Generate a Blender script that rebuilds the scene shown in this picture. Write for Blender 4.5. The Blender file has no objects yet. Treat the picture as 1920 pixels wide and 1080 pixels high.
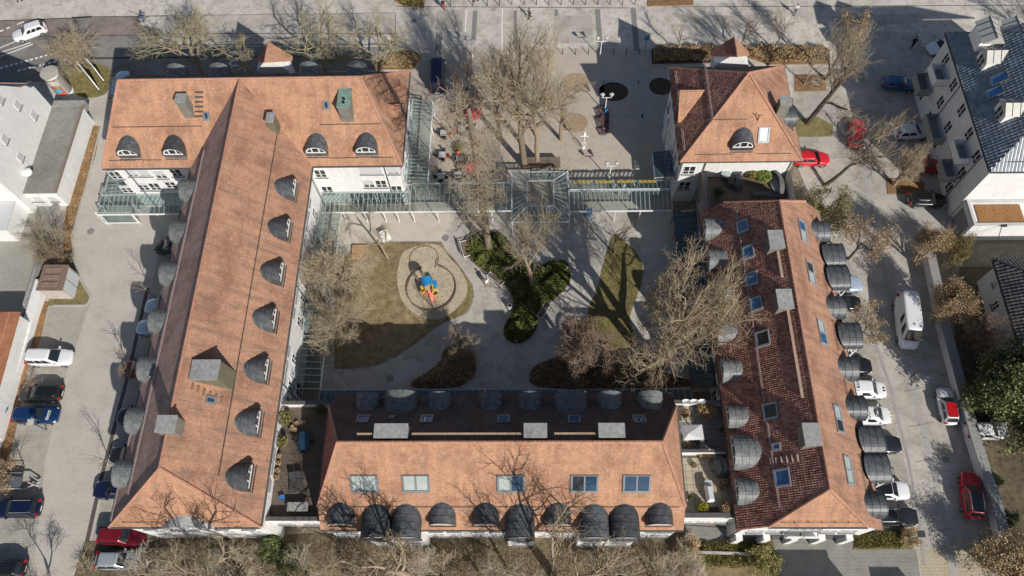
import bpy, bmesh, math, random
import numpy as np
from mathutils import Vector, Matrix

# ------------------------------------------------------------------ camera, sky, sun, exposure
SC = bpy.context.scene
COL = SC.collection
CAM_H = 75.0                      # drone height above the courtyard, metres
FPX = 1408.0                      # focal length in photo pixels (1920 wide)
_d = np.array([40.0, 675.0, FPX]); _d /= np.linalg.norm(_d)
_n = np.array([15.0, -2940.0, FPX]); _n -= _d * (_n @ _d); _n /= np.linalg.norm(_n)
_e = np.cross(_n, _d)
if _e[0] < 0: _e = -_e
ROT = np.array([_e, _n, -_d])     # rows: world east, north, up in camera axes (right, down, forward)

cam_data = bpy.data.cameras.new('drone_camera')
cam_data.sensor_width = 36.0
cam_data.lens = FPX / 1920.0 * 36.0
cam_data.clip_start = 1.0
cam_data.clip_end = 2000.0
cam = bpy.data.objects.new('drone_camera', cam_data)
COL.objects.link(cam)
_m = Matrix.Identity(4)
for i in range(3):
    _m[i][0] = ROT[i, 0]; _m[i][1] = -ROT[i, 1]; _m[i][2] = -ROT[i, 2]
_m[2][3] = CAM_H
cam.matrix_world = _m
SC.camera = cam

SUN_DIR = Vector((0.82, -1.24, 1.0)).normalized()     # towards the sun
SUN_EL = math.asin(SUN_DIR.z)
world = bpy.data.worlds.new('World'); SC.world = world; world.use_nodes = True
wn = world.node_tree.nodes; wl = world.node_tree.links
sky = wn.new('ShaderNodeTexSky'); sky.sky_type = 'NISHITA'; sky.sun_disc = False
sky.sun_elevation = SUN_EL
sky.sun_rotation = math.atan2(SUN_DIR.x, SUN_DIR.y)
wn['Background'].inputs['Strength'].default_value = 0.072
wl.new(sky.outputs['Color'], wn['Background'].inputs['Color'])
sun_data = bpy.data.lights.new('sun', 'SUN'); sun_data.energy = 4.6; sun_data.angle = math.radians(0.5)
sun_data.color = (1.0, 0.95, 0.88)
sun = bpy.data.objects.new('sun', sun_data); COL.objects.link(sun)
sun.rotation_euler = (-SUN_DIR).to_track_quat('-Z', 'Y').to_euler()
sun.location = (60, -90, 120)
SC.view_settings.view_transform = 'Standard'; SC.view_settings.look = 'None'
SC.view_settings.exposure = 0.1; SC.view_settings.gamma = 1.0
SC.view_settings.use_curve_mapping = False
SC.render.engine = 'CYCLES'
SC.cycles.use_denoising = True
SC.cycles.max_bounces = 6
SC.cycles.transparent_max_bounces = 16

# ------------------------------------------------------------------ survey helpers: photo pixel -> place on a real plane
_origin = np.array([0.0, 0.0, CAM_H])
def ray(px, py):
    return ROT @ np.array([(px - 960.0) / FPX, (py - 540.0) / FPX, 1.0])
def P(px, py, z=0.0):
    d = ray(px, py); t = (z - CAM_H) / d[2]
    return Vector(_origin + d * t)
def hit(px, py, pt, nrm):
    d = Vector(ray(px, py)); o = Vector(_origin); n = Vector(nrm)
    return o + d * ((Vector(pt) - o).dot(n) / d.dot(n))
def proj(v):
    c = ROT.T @ (np.array(v) - _origin); return 960 + FPX * c[0] / c[2], 540 + FPX * c[1] / c[2]
def height_at(base, top):
    best = (1e9, 5)
    for k in range(10, 300):
        h = k * 0.1; q = proj((base.x, base.y, base.z + h)); e = (q[0] - top[0]) ** 2 + (q[1] - top[1]) ** 2
        if e < best[0]: best = (e, h)
    return best[1]

# ------------------------------------------------------------------ materials
MATS = {}
def _base(name):
    m = bpy.data.materials.new(name); m.use_nodes = True
    nt = m.node_tree; b = nt.nodes['Principled BSDF']
    return m, nt, nt.nodes, nt.links, b
def _mul(c, k): return (min(1, c[0] * k), min(1, c[1] * k), min(1, c[2] * k), 1)
def _noise(nt, vec, scale, detail=5, rough=.6):
    n = nt.nodes.new('ShaderNodeTexNoise'); n.inputs['Scale'].default_value = scale
    n.inputs['Detail'].default_value = detail; n.inputs['Roughness'].default_value = rough
    nt.links.new(vec, n.inputs['Vector']); return n.outputs['Fac']
def _ramp(nt, fac, stops):
    r = nt.nodes.new('ShaderNodeValToRGB'); el = r.color_ramp.elements
    el[0].position, el[0].color = stops[0]; el[1].position, el[1].color = stops[-1]
    for p, c in stops[1:-1]:
        e = el.new(p); e.color = c
    nt.links.new(fac, r.inputs['Fac']); return r.outputs['Color']
def _mixc(nt, a, b, fac, mode='MIX'):
    m = nt.nodes.new('ShaderNodeMix'); m.data_type = 'RGBA'; m.blend_type = mode
    for s, v in ((m.inputs[6], a), (m.inputs[7], b)):
        if isinstance(v, (tuple, list)): s.default_value = v
        else: nt.links.new(v, s)
    if isinstance(fac, (int, float)): m.inputs[0].default_value = fac
    else: nt.links.new(fac, m.inputs[0])
    return m.outputs[2]
def M(name, col, rough=.8, var=.18, scale=2.0, bump=0.0, metal=0.0, spec=.3, big=.12, coord='Object', coat=0.0, patch=0.0, objvar=0.0, streak=0.0):
    if name in MATS: return MATS[name]
    m, nt, N, L, b = _base(name)
    b.inputs['Roughness'].default_value = rough; b.inputs['Metallic'].default_value = metal
    b.inputs['Specular IOR Level'].default_value = spec
    b.inputs['Coat Weight'].default_value = coat
    tc = N.new('ShaderNodeTexCoord').outputs[coord]
    if var > 0:
        f = _noise(nt, tc, scale)
        c = _ramp(nt, f, [(0.25, _mul(col, 1 - var)), (0.75, _mul(col, 1 + var))])
        if big > 0:
            f2 = _noise(nt, tc, scale * 0.09, 4)
            g = _ramp(nt, f2, [(0.3, (1 - big,) * 3 + (1,)), (0.7, (1 + big * .5,) * 3 + (1,))])
            c = _mixc(nt, c, g, 1.0, 'MULTIPLY')
        if patch > 0:      # repair patches and fine grit
            vo = N.new('ShaderNodeTexVoronoi'); vo.inputs['Scale'].default_value = .16; vo.distance = 'CHEBYCHEV'; L.new(tc, vo.inputs['Vector'])
            sx = N.new('ShaderNodeSeparateColor'); L.new(vo.outputs['Color'], sx.inputs[0])
            c = _mixc(nt, c, _ramp(nt, sx.outputs[0], [(0, (1 - patch,) * 3 + (1,)), (1, (1 + patch * .6,) * 3 + (1,))]), 1.0, 'MULTIPLY')
            c = _mixc(nt, c, _ramp(nt, _noise(nt, tc, 14, 2, .8), [(.3, (.86, .86, .86, 1)), (.7, (1.12, 1.12, 1.12, 1))]), 1.0, 'MULTIPLY')
            c = _mixc(nt, c, _ramp(nt, _noise(nt, tc, .55, 8, .75), [(.42, (.80, .79, .77, 1)), (.52, (1, 1, 1, 1))]), 1.0, 'MULTIPLY')
        if streak > 0:     # rain streaks running down
            mp = N.new('ShaderNodeMapping'); mp.inputs['Scale'].default_value = (3.5, 3.5, .5); L.new(tc, mp.inputs['Vector'])
            c = _mixc(nt, c, _ramp(nt, _noise(nt, mp.outputs[0], 1.0, 6, .7), [(.4, (1 - streak,) * 3 + (1,)), (.6, (1 + streak * .6,) * 3 + (1,))]), 1.0, 'MULTIPLY')
        if objvar > 0:
            oi = N.new('ShaderNodeObjectInfo')
            c = _mixc(nt, c, _ramp(nt, oi.outputs['Random'], [(0, (1 - objvar,) * 3 + (1,)), (1, (1 + objvar,) * 3 + (1,))]), 1.0, 'MULTIPLY')
        L.new(c, b.inputs['Base Color'])
        if bump > 0:
            bp = N.new('ShaderNodeBump'); bp.inputs['Strength'].default_value = 1.0
            bp.inputs['Distance'].default_value = bump
            L.new(_noise(nt, tc, scale * 4, 3), bp.inputs['Height']); L.new(bp.outputs['Normal'], b.inputs['Normal'])
    else:
        b.inputs['Base Color'].default_value = (*col, 1)
    MATS[name] = m; return m
def M_brick(name, col, col2, mortar, w, h, msize=.012, rough=.85, bump=.01, coord='Object', squash=1.0, offset=.5, var=.2, vscale=1.2, stain=None, rot=0.0):
    if name in MATS: return MATS[name]
    m, nt, N, L, b = _base(name)
    b.inputs['Roughness'].default_value = rough; b.inputs['Specular IOR Level'].default_value = .25
    tc = N.new('ShaderNodeTexCoord').outputs[coord]
    mp = N.new('ShaderNodeMapping'); mp.inputs['Rotation'].default_value = (0, 0, rot); L.new(tc, mp.inputs['Vector'])
    bt = N.new('ShaderNodeTexBrick'); L.new(mp.outputs[0], bt.inputs['Vector'])
    bt.inputs['Scale'].default_value = 1.0; bt.inputs['Brick Width'].default_value = w; bt.inputs['Row Height'].default_value = h
    bt.inputs['Mortar Size'].default_value = msize; bt.inputs['Mortar Smooth'].default_value = .4; bt.offset = offset
    bt.inputs['Color1'].default_value = (*col, 1); bt.inputs['Color2'].default_value = (*col2, 1); bt.inputs['Mortar'].default_value = (*mortar, 1)
    f = _noise(nt, tc, vscale, 6, .65)
    g = _ramp(nt, f, [(0.25, (1 - var,) * 3 + (1,)), (0.5, (1, 1, 1, 1)), (0.8, (1 + var * .6,) * 3 + (1,))])
    c = _mixc(nt, bt.outputs['Color'], g, 1.0, 'MULTIPLY')
    if stain:
        f2 = _noise(nt, tc, .16, 5, .7)
        c = _mixc(nt, c, (*stain, 1), _ramp(nt, f2, [(0.5, (0, 0, 0, 1)), (0.8, (.75, .75, .75, 1))]))
    L.new(c, b.inputs['Base Color'])
    if bump:
        bp = N.new('ShaderNodeBump'); bp.inputs['Strength'].default_value = 1.0; bp.inputs['Distance'].default_value = bump; bp.invert = True
        L.new(bt.outputs['Fac'], bp.inputs['Height']); L.new(bp.outputs['Normal'], b.inputs['Normal'])
    MATS[name] = m; return m
def M_tile(name, col, relief=.05, dark=.35, w=.18, h=.185):
    """clay roof tiles: uv in metres, u along the eave, v up the slope; courses and single tiles in relief, weather streaks"""
    if name in MATS: return MATS[name]
    m, nt, N, L, b = _base(name)
    b.inputs['Roughness'].default_value = .85; b.inputs['Specular IOR Level'].default_value = .2
    uv = N.new('ShaderNodeTexCoord').outputs['UV']
    bt = N.new('ShaderNodeTexBrick'); L.new(uv, bt.inputs['Vector'])
    bt.inputs['Scale'].default_value = 1.0; bt.inputs['Brick Width'].default_value = w; bt.inputs['Row Height'].default_value = h
    bt.inputs['Mortar Size'].default_value = .014; bt.inputs['Mortar Smooth'].default_value = .6
    bt.inputs['Color1'].default_value = _mul(col, 1.10); bt.inputs['Color2'].default_value = _mul(col, .90); bt.inputs['Mortar'].default_value = _mul(col, .84)
    bt.inputs['Bias'].default_value = -.1
    sp = N.new('ShaderNodeSeparateXYZ'); L.new(uv, sp.inputs[0])
    # slow blotches, and streaks drawn out down the slope
    f1 = _noise(nt, uv, .35, 6, .65)
    c = _mixc(nt, bt.outputs['Color'], _ramp(nt, f1, [(.34, (.66, .60, .58, 1)), (.5, (1, 1, 1, 1)), (.68, (1.10, 1.10, 1.08, 1))]), 1.0, 'MULTIPLY')
    mp = N.new('ShaderNodeMapping'); mp.inputs['Scale'].default_value = (1.6, .16, 1); L.new(uv, mp.inputs['Vector'])
    f2 = _noise(nt, mp.outputs[0], 1.0, 5, .7)
    c = _mixc(nt, c, (col[0] * .42, col[1] * .5, col[2] * .62, 1), _ramp(nt, f2, [(.46, (0, 0, 0, 1)), (.72, (dark, dark, dark, 1))]))
    f3 = _noise(nt, uv, 5.0, 3, .7)
    c = _mixc(nt, c, _ramp(nt, f3, [(.3, (.84, .84, .84, 1)), (.7, (1.12, 1.12, 1.12, 1))]), 1.0, 'MULTIPLY')
    # patches of replaced and mossy tiles, soot
    f4 = _noise(nt, uv, .9, 8, .8)
    c = _mixc(nt, c, (col[0] * .50, col[1] * .60, col[2] * .68, 1), _ramp(nt, f4, [(.50, (0, 0, 0, 1)), (.66, (.8, .8, .8, 1))]))
    f5 = _noise(nt, uv, 2.6, 6, .75)
    c = _mixc(nt, c, (min(1, col[0] * 1.22), col[1] * 1.3, col[2] * 1.4, 1), _ramp(nt, f5, [(.58, (0, 0, 0, 1)), (.72, (.6, .6, .6, 1))]))
    L.new(c, b.inputs['Base Color'])
    # relief: each course steps up towards its lower edge; each tile is slightly rounded
    def mth(op, a, bb=None):
        n = N.new('ShaderNodeMath'); n.operation = op
        for i, v in enumerate((a, bb)):
            if v is None: continue
            if isinstance(v, (int, float)): n.inputs[i].default_value = v
            else: L.new(v, n.inputs[i])
        return n.outputs[0]
    saw = mth('SUBTRACT', 1.0, mth('FRACT', mth('DIVIDE', sp.outputs[1], h)))
    rnd = mth('ABSOLUTE', mth('SINE', mth('MULTIPLY', sp.outputs[0], math.pi / w)))
    hgt = mth('ADD', mth('MULTIPLY', saw, .6), mth('MULTIPLY', rnd, .22))
    hgt = mth('ADD', hgt, mth('MULTIPLY', f3, 1.1))
    bp = N.new('ShaderNodeBump'); bp.inputs['Strength'].default_value = 1.0; bp.inputs['Distance'].default_value = relief
    L.new(hgt, bp.inputs['Height']); L.new(bp.outputs['Normal'], b.inputs['Normal'])
    MATS[name] = m; return m
def M_glass_sheet(name, tint=(.90, .95, .95), clear=.95, rough=.03):
    if name in MATS: return MATS[name]
    m, nt, N, L, b = _base(name)
    tr = N.new('ShaderNodeBsdfTransparent'); tr.inputs[0].default_value = (*tint, 1)
    b.inputs['Base Color'].default_value = (.10, .13, .14, 1); b.inputs['Roughness'].default_value = rough
    b.inputs['Specular IOR Level'].default_value = .8
    tc = N.new('ShaderNodeTexCoord').outputs['Object']
    f = _ramp(nt, _noise(nt, tc, .8, 5), [(.3, (clear * .8,) * 3 + (1,)), (.7, (min(1, clear * 1.15),) * 3 + (1,))])
    mx = N.new('ShaderNodeMixShader'); L.new(f, mx.inputs[0])
    L.new(b.outputs[0], mx.inputs[1]); L.new(tr.outputs[0], mx.inputs[2])
    L.new(mx.outputs[0], N['Material Output'].inputs['Surface'])
    MATS[name] = m; return m
def M_leaf(name, c1, c2, c3, rough=.6, scale=.8):
    if name in MATS: return MATS[name]
    m, nt, N, L, b = _base(name)
    b.inputs['Roughness'].default_value = rough; b.inputs['Specular IOR Level'].default_value = .3
    tc = N.new('ShaderNodeTexCoord').outputs['Object']
    f = _noise(nt, tc, scale, 4, .7)
    ge = N.new('ShaderNodeNewGeometry')
    ad = N.new('ShaderNodeMath'); ad.operation = 'MULTIPLY_ADD'; ad.inputs[1].default_value = .45; L.new(ge.outputs['Random Per Island'], ad.inputs[0])
    sb = N.new('ShaderNodeMath'); sb.operation = 'SUBTRACT'; L.new(f, sb.inputs[0]); sb.inputs[1].default_value = .22
    L.new(sb.outputs[0], ad.inputs[2])
    L.new(_ramp(nt, ad.outputs[0], [(.25, (*c1, 1)), (.5, (*c2, 1)), (.75, (*c3, 1))]), b.inputs['Base Color'])
    MATS[name] = m; return m

m_tile_s = M_tile('clay_tiles_orange', (.462, .254, .158), relief=.03, dark=.5)
m_tile_e = M_tile('clay_tiles_weathered', (.43, .238, .155), relief=.03, dark=.85)
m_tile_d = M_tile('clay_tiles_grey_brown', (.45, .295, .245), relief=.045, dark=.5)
m_tile_c = M_tile('clay_tiles_russet_dim', (.36, .15, .115), relief=.02, dark=.55, w=.24, h=.34)  # darker copy for slopes turned from the sun, dimness put into the colour
m_tile_n = M_tile('clay_tiles_shaded', (.12, .085, .078), relief=.03, dark=.5)  # north slopes: their shade is put into this near-black copy of the tiles
m_ridge = M('ridge_clay', (.42, .22, .15), .85, .25, 3.0)
m_white = M('white_render', (.72, .715, .70), .8, .04, 1.5, big=.07, streak=.07)
m_cream = M('pale_render', (.74, .735, .725), .85, .05, 1.2, big=.08, streak=.06)
m_zinc = M('dark_zinc', (.085, .092, .10), .45, .25, 2.5, spec=.45, big=.25, objvar=.3, streak=.35)
m_zinc2 = M('weathered_zinc', (.17, .18, .18), .5, .25, 2.0, spec=.45, big=.3, objvar=.22, streak=.3)
m_gutter = M('gutter_zinc', (.13, .125, .12), .5, .2, 3, metal=.3)
m_stonecap = M('chimney_slab', (.30, .30, .29), .9, .3, 3)
m_chim = M('chimney_cladding', (.20, .19, .165), .75, .2, 2)
m_copper = M('patina_copper', (.20, .30, .25), .7, .35, 2)
m_frame = M('window_frame_white', (.78, .78, .76), .5, .05, 2)
m_framed = M('window_frame_grey', (.20, .22, .24), .45, .15, 3, metal=.2)
m_glass = M('window_glass', (.030, .036, .042), .06, .4, .6, spec=.6, big=.3)
m_sky_glass = M('rooflight_glass_sky_blue', (.035, .12, .26), .04, .3, .4, spec=.9, metal=.15)  # blue base colour stands in for the bright sky reflected in the panes
m_sky_dark = M('rooflight_glass_dark', (.02, .05, .095), .04, .4, .5, spec=.9)  # same painted sky reflection, kept to a darker blue
m_blind = M('rooflight_blind', (.38, .43, .40), .25, .1, 1.0, spec=.6)
m_shutter = M('roller_shutter', (.55, .56, .57), .6, .08, 8)
m_sill = M('grey_sill', (.24, .24, .25), .5, .1, 4)
m_steel = M('galvanised_steel', (.62, .64, .63), .5, .15, 4, metal=.35)
m_wsteel = M('white_steel', (.80, .80, .78), .5, .06, 4)
m_dsteel = M('dark_steel', (.07, .072, .075), .5, .2, 4, metal=.2)
m_pane = M_glass_sheet('canopy_glass')
m_wood = M('weathered_wood', (.24, .18, .13), .85, .35, 3.5)
m_black = M('black_plastic', (.018, .018, .020), .5, .2, 3)

# ------------------------------------------------------------------ mesh helpers
class MB:
    def __init__(s): s.v = []; s.f = []; s.uv = {}; s.smooth = False
    def add(s, vs, fs):
        o = len(s.v); s.v += [tuple(v) for v in vs]; s.f += [tuple(i + o for i in f) for f in fs]; return s
    def box(s, x0, x1, y0, y1, z0, z1):
        return s.add([(x0, y0, z0), (x1, y0, z0), (x1, y1, z0), (x0, y1, z0), (x0, y0, z1), (x1, y0, z1), (x1, y1, z1), (x0, y1, z1)],
                     [(0, 3, 2, 1), (4, 5, 6, 7), (0, 1, 5, 4), (1, 2, 6, 5), (2, 3, 7, 6), (3, 0, 4, 7)])
    def hexa(s, lo, hi):
        return s.add(list(lo) + list(hi), [(3, 2, 1, 0), (4, 5, 6, 7), (0, 1, 5, 4), (1, 2, 6, 5), (2, 3, 7, 6), (3, 0, 4, 7)])
    def prism(s, poly, z0, z1):
        n = len(poly)
        s.add([(p[0], p[1], z0) for p in poly] + [(p[0], p[1], z1) for p in poly],
              [tuple(range(n))[::-1], tuple(range(n, 2 * n))] + [(i, (i + 1) % n, n + (i + 1) % n, n + i) for i in range(n)]); return s
    def tube(s, p, q, r0, r1=None, n=6):
        r1 = r0 if r1 is None else r1
        p = Vector(p); q = Vector(q); d = (q - p).normalized()
        a = d.orthogonal().normalized(); b = d.cross(a)
        vs = []
        for c, r in ((p, r0), (q, r1)):
            for k in range(n):
                t = 2 * math.pi * k / n; vs.append(c + a * (math.cos(t) * r) + b * (math.sin(t) * r))
        return s.add(vs, [(k, (k + 1) % n, n + (k + 1) % n, n + k) for k in range(n)] + [tuple(range(n))[::-1], tuple(range(n, 2 * n))])
    def path(s, pts, r, n=6):
        for a, b in zip(pts, pts[1:]): s.tube(a, b, r, r, n)
        return s
    def bar(s, p, q, w, h):
        p = Vector(p); q = Vector(q); d = (q - p).normalized(); up = Vector((0, 0, 1))
        if abs(d.z) > .95: up = Vector((0, 1, 0))
        a = d.cross(up).normalized() * (w / 2); b = a.cross(d).normalized() * (h / 2)
        return s.hexa([p - a - b, q - a - b, q + a - b, p + a - b], [p - a + b, q - a + b, q + a + b, p + a + b])
    def lathe(s, prof, n=16, c=(0, 0, 0), sx=1, sy=1):
        vs = []; fs = []
        for r, z in prof:
            for k in range(n):
                t = 2 * math.pi * k / n; vs.append((c[0] + r * math.cos(t) * sx, c[1] + r * math.sin(t) * sy, c[2] + z))
        for i in range(len(prof) - 1):
            for k in range(n): fs.append((i * n + k, i * n + (k + 1) % n, (i + 1) * n + (k + 1) % n, (i + 1) * n + k))
        fs.append(tuple(range(n))[::-1]); fs.append(tuple(range((len(prof) - 1) * n, len(prof) * n)))
        return s.add(vs, fs)
    def mesh(s, name, smooth=False, offset=(0, 0, 0), fix=True):
        me = bpy.data.meshes.new(name); ox, oy, oz = offset
        me.from_pydata([(x - ox, y - oy, z - oz) for x, y, z in s.v], [], s.f)
        if fix:
            bm = bmesh.new(); bm.from_mesh(me); bmesh.ops.recalc_face_normals(bm, faces=bm.faces); bm.to_mesh(me); bm.free()
        if smooth:
            me.polygons.foreach_set('use_smooth', [True] * len(me.polygons))
        me.update(); return me
def ob(name, me, parent=None, loc=(0, 0, 0), rz=0.0, mat=None, scale=None, matrix=None):
    o = bpy.data.objects.new(name, me); COL.objects.link(o)
    if matrix is not None: o.matrix_local = matrix
    else:
        o.location = loc; o.rotation_euler = (0, 0, rz)
        if scale is not None: o.scale = scale if hasattr(scale, '__len__') else (scale,) * 3
    if parent is not None: o.parent = parent
    if mat is not None and me is not None:
        if len(me.materials) == 0: me.materials.append(mat)
        elif me.materials[0] != mat:
            o.material_slots[0].link = 'OBJECT'; o.material_slots[0].material = mat
    return o
def wpos(o):
    v = Vector((0, 0, 0))
    while o is not None: v = v + o.location; o = o.parent
    return v
def part(name, mb, mat, root, smooth=False):
    """a part built in world coordinates under an unrotated root"""
    return ob(name, mb.mesh(name, smooth, tuple(wpos(root))), root, mat=mat)
def tag(o, label, cat, group=None, kind=None):
    if label: o['label'] = label
    if cat: o['category'] = cat
    if group: o['group'] = group
    if kind: o['kind'] = kind
    return o
def thing(name, label, cat, loc=(0, 0, 0), rz=0.0, group=None, scale=None):
    o = bpy.data.objects.new(name, None); COL.objects.link(o); o.location = loc; o.rotation_euler = (0, 0, rz)
    o.empty_display_size = .3
    if scale: o.scale = (scale,) * 3
    return tag(o, label, cat, group)
def struct(name, mb, mat, smooth=False, parent=None):
    o = ob(name, mb.mesh(name, smooth), parent, mat=mat)
    if parent is None: o['kind'] = 'structure'
    return o
_cache = {}
def cached(key, fn, smooth=False):
    if key not in _cache: _cache[key] = fn().mesh(str(key[0] if isinstance(key, tuple) else key), smooth)
    return _cache[key]
def spline(pts, n=6, closed=True):
    """Catmull-Rom through 2D points"""
    out = []; m = len(pts)
    rng = range(m) if closed else range(m - 1)
    for i in rng:
        p0, p1, p2, p3 = (pts[(i + k - 1) % m] if closed else pts[min(max(i + k - 1, 0), m - 1)] for k in range(4))
        for k in range(n):
            t = k / n
            out.append(tuple(.5 * (2 * b + (-a + c) * t + (2 * a - 5 * b + 4 * c - d) * t * t + (-a + 3 * b - 3 * c + d) * t ** 3) for a, b, c, d in zip(p0, p1, p2, p3)))
    if not closed: out.append(tuple(pts[-1]))
    return out
def gpx(pts, z=0): return [tuple(P(x, y, z))[:2] for x, y in pts]
# ================================================================== THE GROUND
m_ground = M('trodden_earth', (.26, .22, .16), .95, .3, 1.5, bump=.02)
m_pave = M('pale_asphalt', (.54, .50, .445), .9, .10, 2.2, big=.16, patch=.09)
m_road = M('grey_asphalt', (.235, .22, .205), .9, .14, 2.5, big=.18, patch=.14)
m_roadlane = M('worn_lane_asphalt', (.465, .43, .385), .9, .10, 2.0, big=.2, patch=.11)
m_redtrack = M('reddish_asphalt', (.26, .215, .19), .9, .14, 2.0, big=.2, patch=.12)
m_lot = M_brick('parking_pavers', (.50, .465, .41), (.465, .43, .38), (.31, .285, .25), .42, .205, .012, bump=.006, var=.16, vscale=.45, offset=.5, stain=(.36, .33, .285))
m_lot2 = M_brick('parking_bay_pavers', (.42, .395, .345), (.385, .36, .315), (.25, .24, .20), .24, .24, .018, bump=.006, var=.24, vscale=.7, offset=.3, stain=(.26, .24, .205))
m_court = M('courtyard_gravel_binding', (.47, .44, .395), .95, .16, 3.5, bump=.01, big=.14, patch=.05)
m_flag = M_brick('courtyard_flags', (.55, .50, .43), (.51, .465, .40), (.40, .365, .31), .6, .3, .015, bump=.005, var=.15, vscale=.5)
m_plaza = M_brick('plaza_setts', (.475, .415, .35), (.44, .385, .325), (.34, .30, .255), .3, .15, .01, bump=.004, var=.16, vscale=.4)
m_cobble = M_brick('small_setts', (.34, .33, .30), (.29, .28, .255), (.2, .19, .17), .13, .12, .02, bump=.01, var=.25, vscale=1.0, offset=.4)
m_band = M('granite_band', (.40, .385, .36), .9, .08, 3)
m_darkband = M_brick('dark_sett_band', (.20, .19, .18), (.16, .155, .15), (.3, .29, .27), .22, .3, .03, bump=.004, var=.2)
m_yellowpave = M_brick('buff_pavers', (.45, .39, .28), (.42, .365, .265), (.32, .28, .2), .5, .3, .02, bump=.006, var=.15, vscale=.5)
m_kerb = M('granite_kerb', (.40, .39, .36), .85, .12, 4)
m_lawn = M('winter_lawn', (.25, .19, .105), .95, .5, 1.3, bump=.04, big=.3)
m_green = M('thin_green_lawn', (.215, .178, .078), .95, .35, 1.6, bump=.04, big=.3)
m_sand = M('play_sand', (.47, .40, .295), .95, .2, 2.5, bump=.03, big=.12)
m_leafmould = M('leaf_litter', (.27, .155, .075), .95, .45, 4.0, bump=.05, big=.3)
m_soil = M('dark_soil', (.085, .06, .042), .95, .4, 3, bump=.05)
m_mark = M('road_paint', (.74, .74, .72), .7, .12, 5)
m_gardenfloor = M('garden_litter', (.135, .108, .068), .95, .5, 1.8, bump=.06, big=.35)

def sheet(name, pts, z, mat, parent=None, px=True, smooth=0, kind='structure'):
    if px: pts = gpx(pts)
    if smooth: pts = spline(pts, smooth)
    mb = MB(); mb.add([(x, y, z) for x, y in pts], [tuple(range(len(pts)))])
    o = ob(name, mb.mesh(name, fix=False), parent, mat=mat)
    if o.data.polygons[0].normal.z < 0: o.data.flip_normals()
    if parent is None: o['kind'] = kind
    return o
def raised(name, pts, z0, z1, mat, px=True, smooth=0, parent=None, kind='structure'):
    if px: pts = gpx(pts)
    if smooth: pts = spline(pts, smooth)
    mb = MB(); mb.prism(pts, z0, z1)
    o = ob(name, mb.mesh(name), parent, mat=mat)
    if parent is None: o['kind'] = kind
    return o
def ribbon(pts, w, z0, z1, closed=False):
    """kerb-like strip along 2D points"""
    mb = MB(); n = len(pts); L = []; R = []
    for i, p in enumerate(pts):
        a = Vector(pts[(i - 1) % n] if (closed or i > 0) else p); b = Vector(pts[(i + 1) % n] if (closed or i < n - 1) else p)
        t = (b - a).normalized(); nn = Vector((-t.y, t.x)) * (w / 2)
        L.append((p[0] + nn.x, p[1] + nn.y)); R.append((p[0] - nn.x, p[1] - nn.y))
    vs = [(x, y, z0) for x, y in L] + [(x, y, z0) for x, y in R] + [(x, y, z1) for x, y in L] + [(x, y, z1) for x, y in R]
    fs = []
    for i in range(n if closed else n - 1):
        j = (i + 1) % n
        fs += [(2 * n + i, 3 * n + i, 3 * n + j, 2 * n + j), (i, 2 * n + i, 2 * n + j, j), (n + i, n + j, 3 * n + j, 3 * n + i)]
    if not closed: fs += [(0, n, 3 * n, 2 * n), (n - 1, 3 * n - 1, 4 * n - 1, 2 * n - 1)]
    mb.add(vs, fs); return mb
def kerb(name, pts, w=.16, h=.10, px=True, smooth=0, closed=False, mat=None, parent=None):
    if px: pts = gpx(pts)
    if smooth: pts = spline(pts, smooth, closed)
    o = ob(name, ribbon(pts, w, -.02, h, closed).mesh(name), parent, mat=mat or m_kerb)
    if parent is None: o['kind'] = 'structure'
    return o

gr = MB(); gr.add([(-420, -300, -.03), (420, -300, -.03), (420, 520, -.03), (-420, 520, -.03)], [(0, 1, 2, 3)])
struct('ground', gr, m_ground)
# --- the street along the top, its lanes and the plaza
sheet('pavement', [(-130, 62), (130, 62), (130, 130), (-130, 130)], .0, m_pave, px=False)
street = sheet('street', [(-200, 62), (0, 43), (170, 34), (267, 30.5), (262, 40), (264, 47), (300, 54), (640, 62), (735, 70), (742, 130), (200, 145), (-200, 170)], .006, m_road)
sheet('cycle_track', [(-200, 60), (0, 40), (170, 32.5), (267, 30), (262, 40), (264, 47), (300, 55), (302, 64), (0, 69), (-200, 80)], .010, m_redtrack)
sheet('lane', [(302, 54), (640, 61), (742, 66), (742, 88), (300, 88)], .010, m_roadlane)
sheet('footway', [(300, 29), (742, 24), (742, 61), (640, 60), (300, 52)], .004, m_roadlane)
for a, b, w in (((0, 39), (172, 32.5), .16), ((134, 34), (171, 31.5), .35), ((171, 31.5), (310, 30), .12), ((0, 69), (300, 66), .1), ((300, 63), (742, 63), .1), ((270, 30), (742, 24), .07),
                ((104, 110), (640, 105), .3), ((300, 84), (740, 84), .12), ((742, 26), (740, 90), .08), ((742, 12), (1180, 15), .1), ((1260, 13), (1920, 10), .1), ((128, 35), (120, 66), .06), ((170, 33), (158, 66), .06)):
    q = gpx([a, b]); ob('joint', ribbon(q, w, .012, .014).mesh('joint'), street, mat=M('bitumen_joint', (.055, .05, .048), .8, .2, 4))
def dash_line(p0, p1, n, fill, w, name='dash'):
    A, B = P(*p0), P(*p1)
    for i in range(n):
        a = A.lerp(B, i / n); b = A.lerp(B, (i + fill) / n)
        ob(name, ribbon([a[:2], b[:2]], w, .013, .016).mesh(name), street, mat=m_mark)
dash_line((0, 128), (130, 92), 14, .62, .28); dash_line((33, 133), (128, 110), 10, .62, .28)
dash_line((0, 59), (24, 49), 2, .55, .3); dash_line((32, 46), (46, 40), 1, .9, .25)
for a, b in (((0, 90), (38, 74)), ((0, 99), (58, 80)), ((0, 106), (62, 83))):
    ob('lane_line', ribbon([P(*a)[:2], P(*b)[:2]], .16, .0125, .0155).mesh('lane_line'), street, mat=m_mark)
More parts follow.
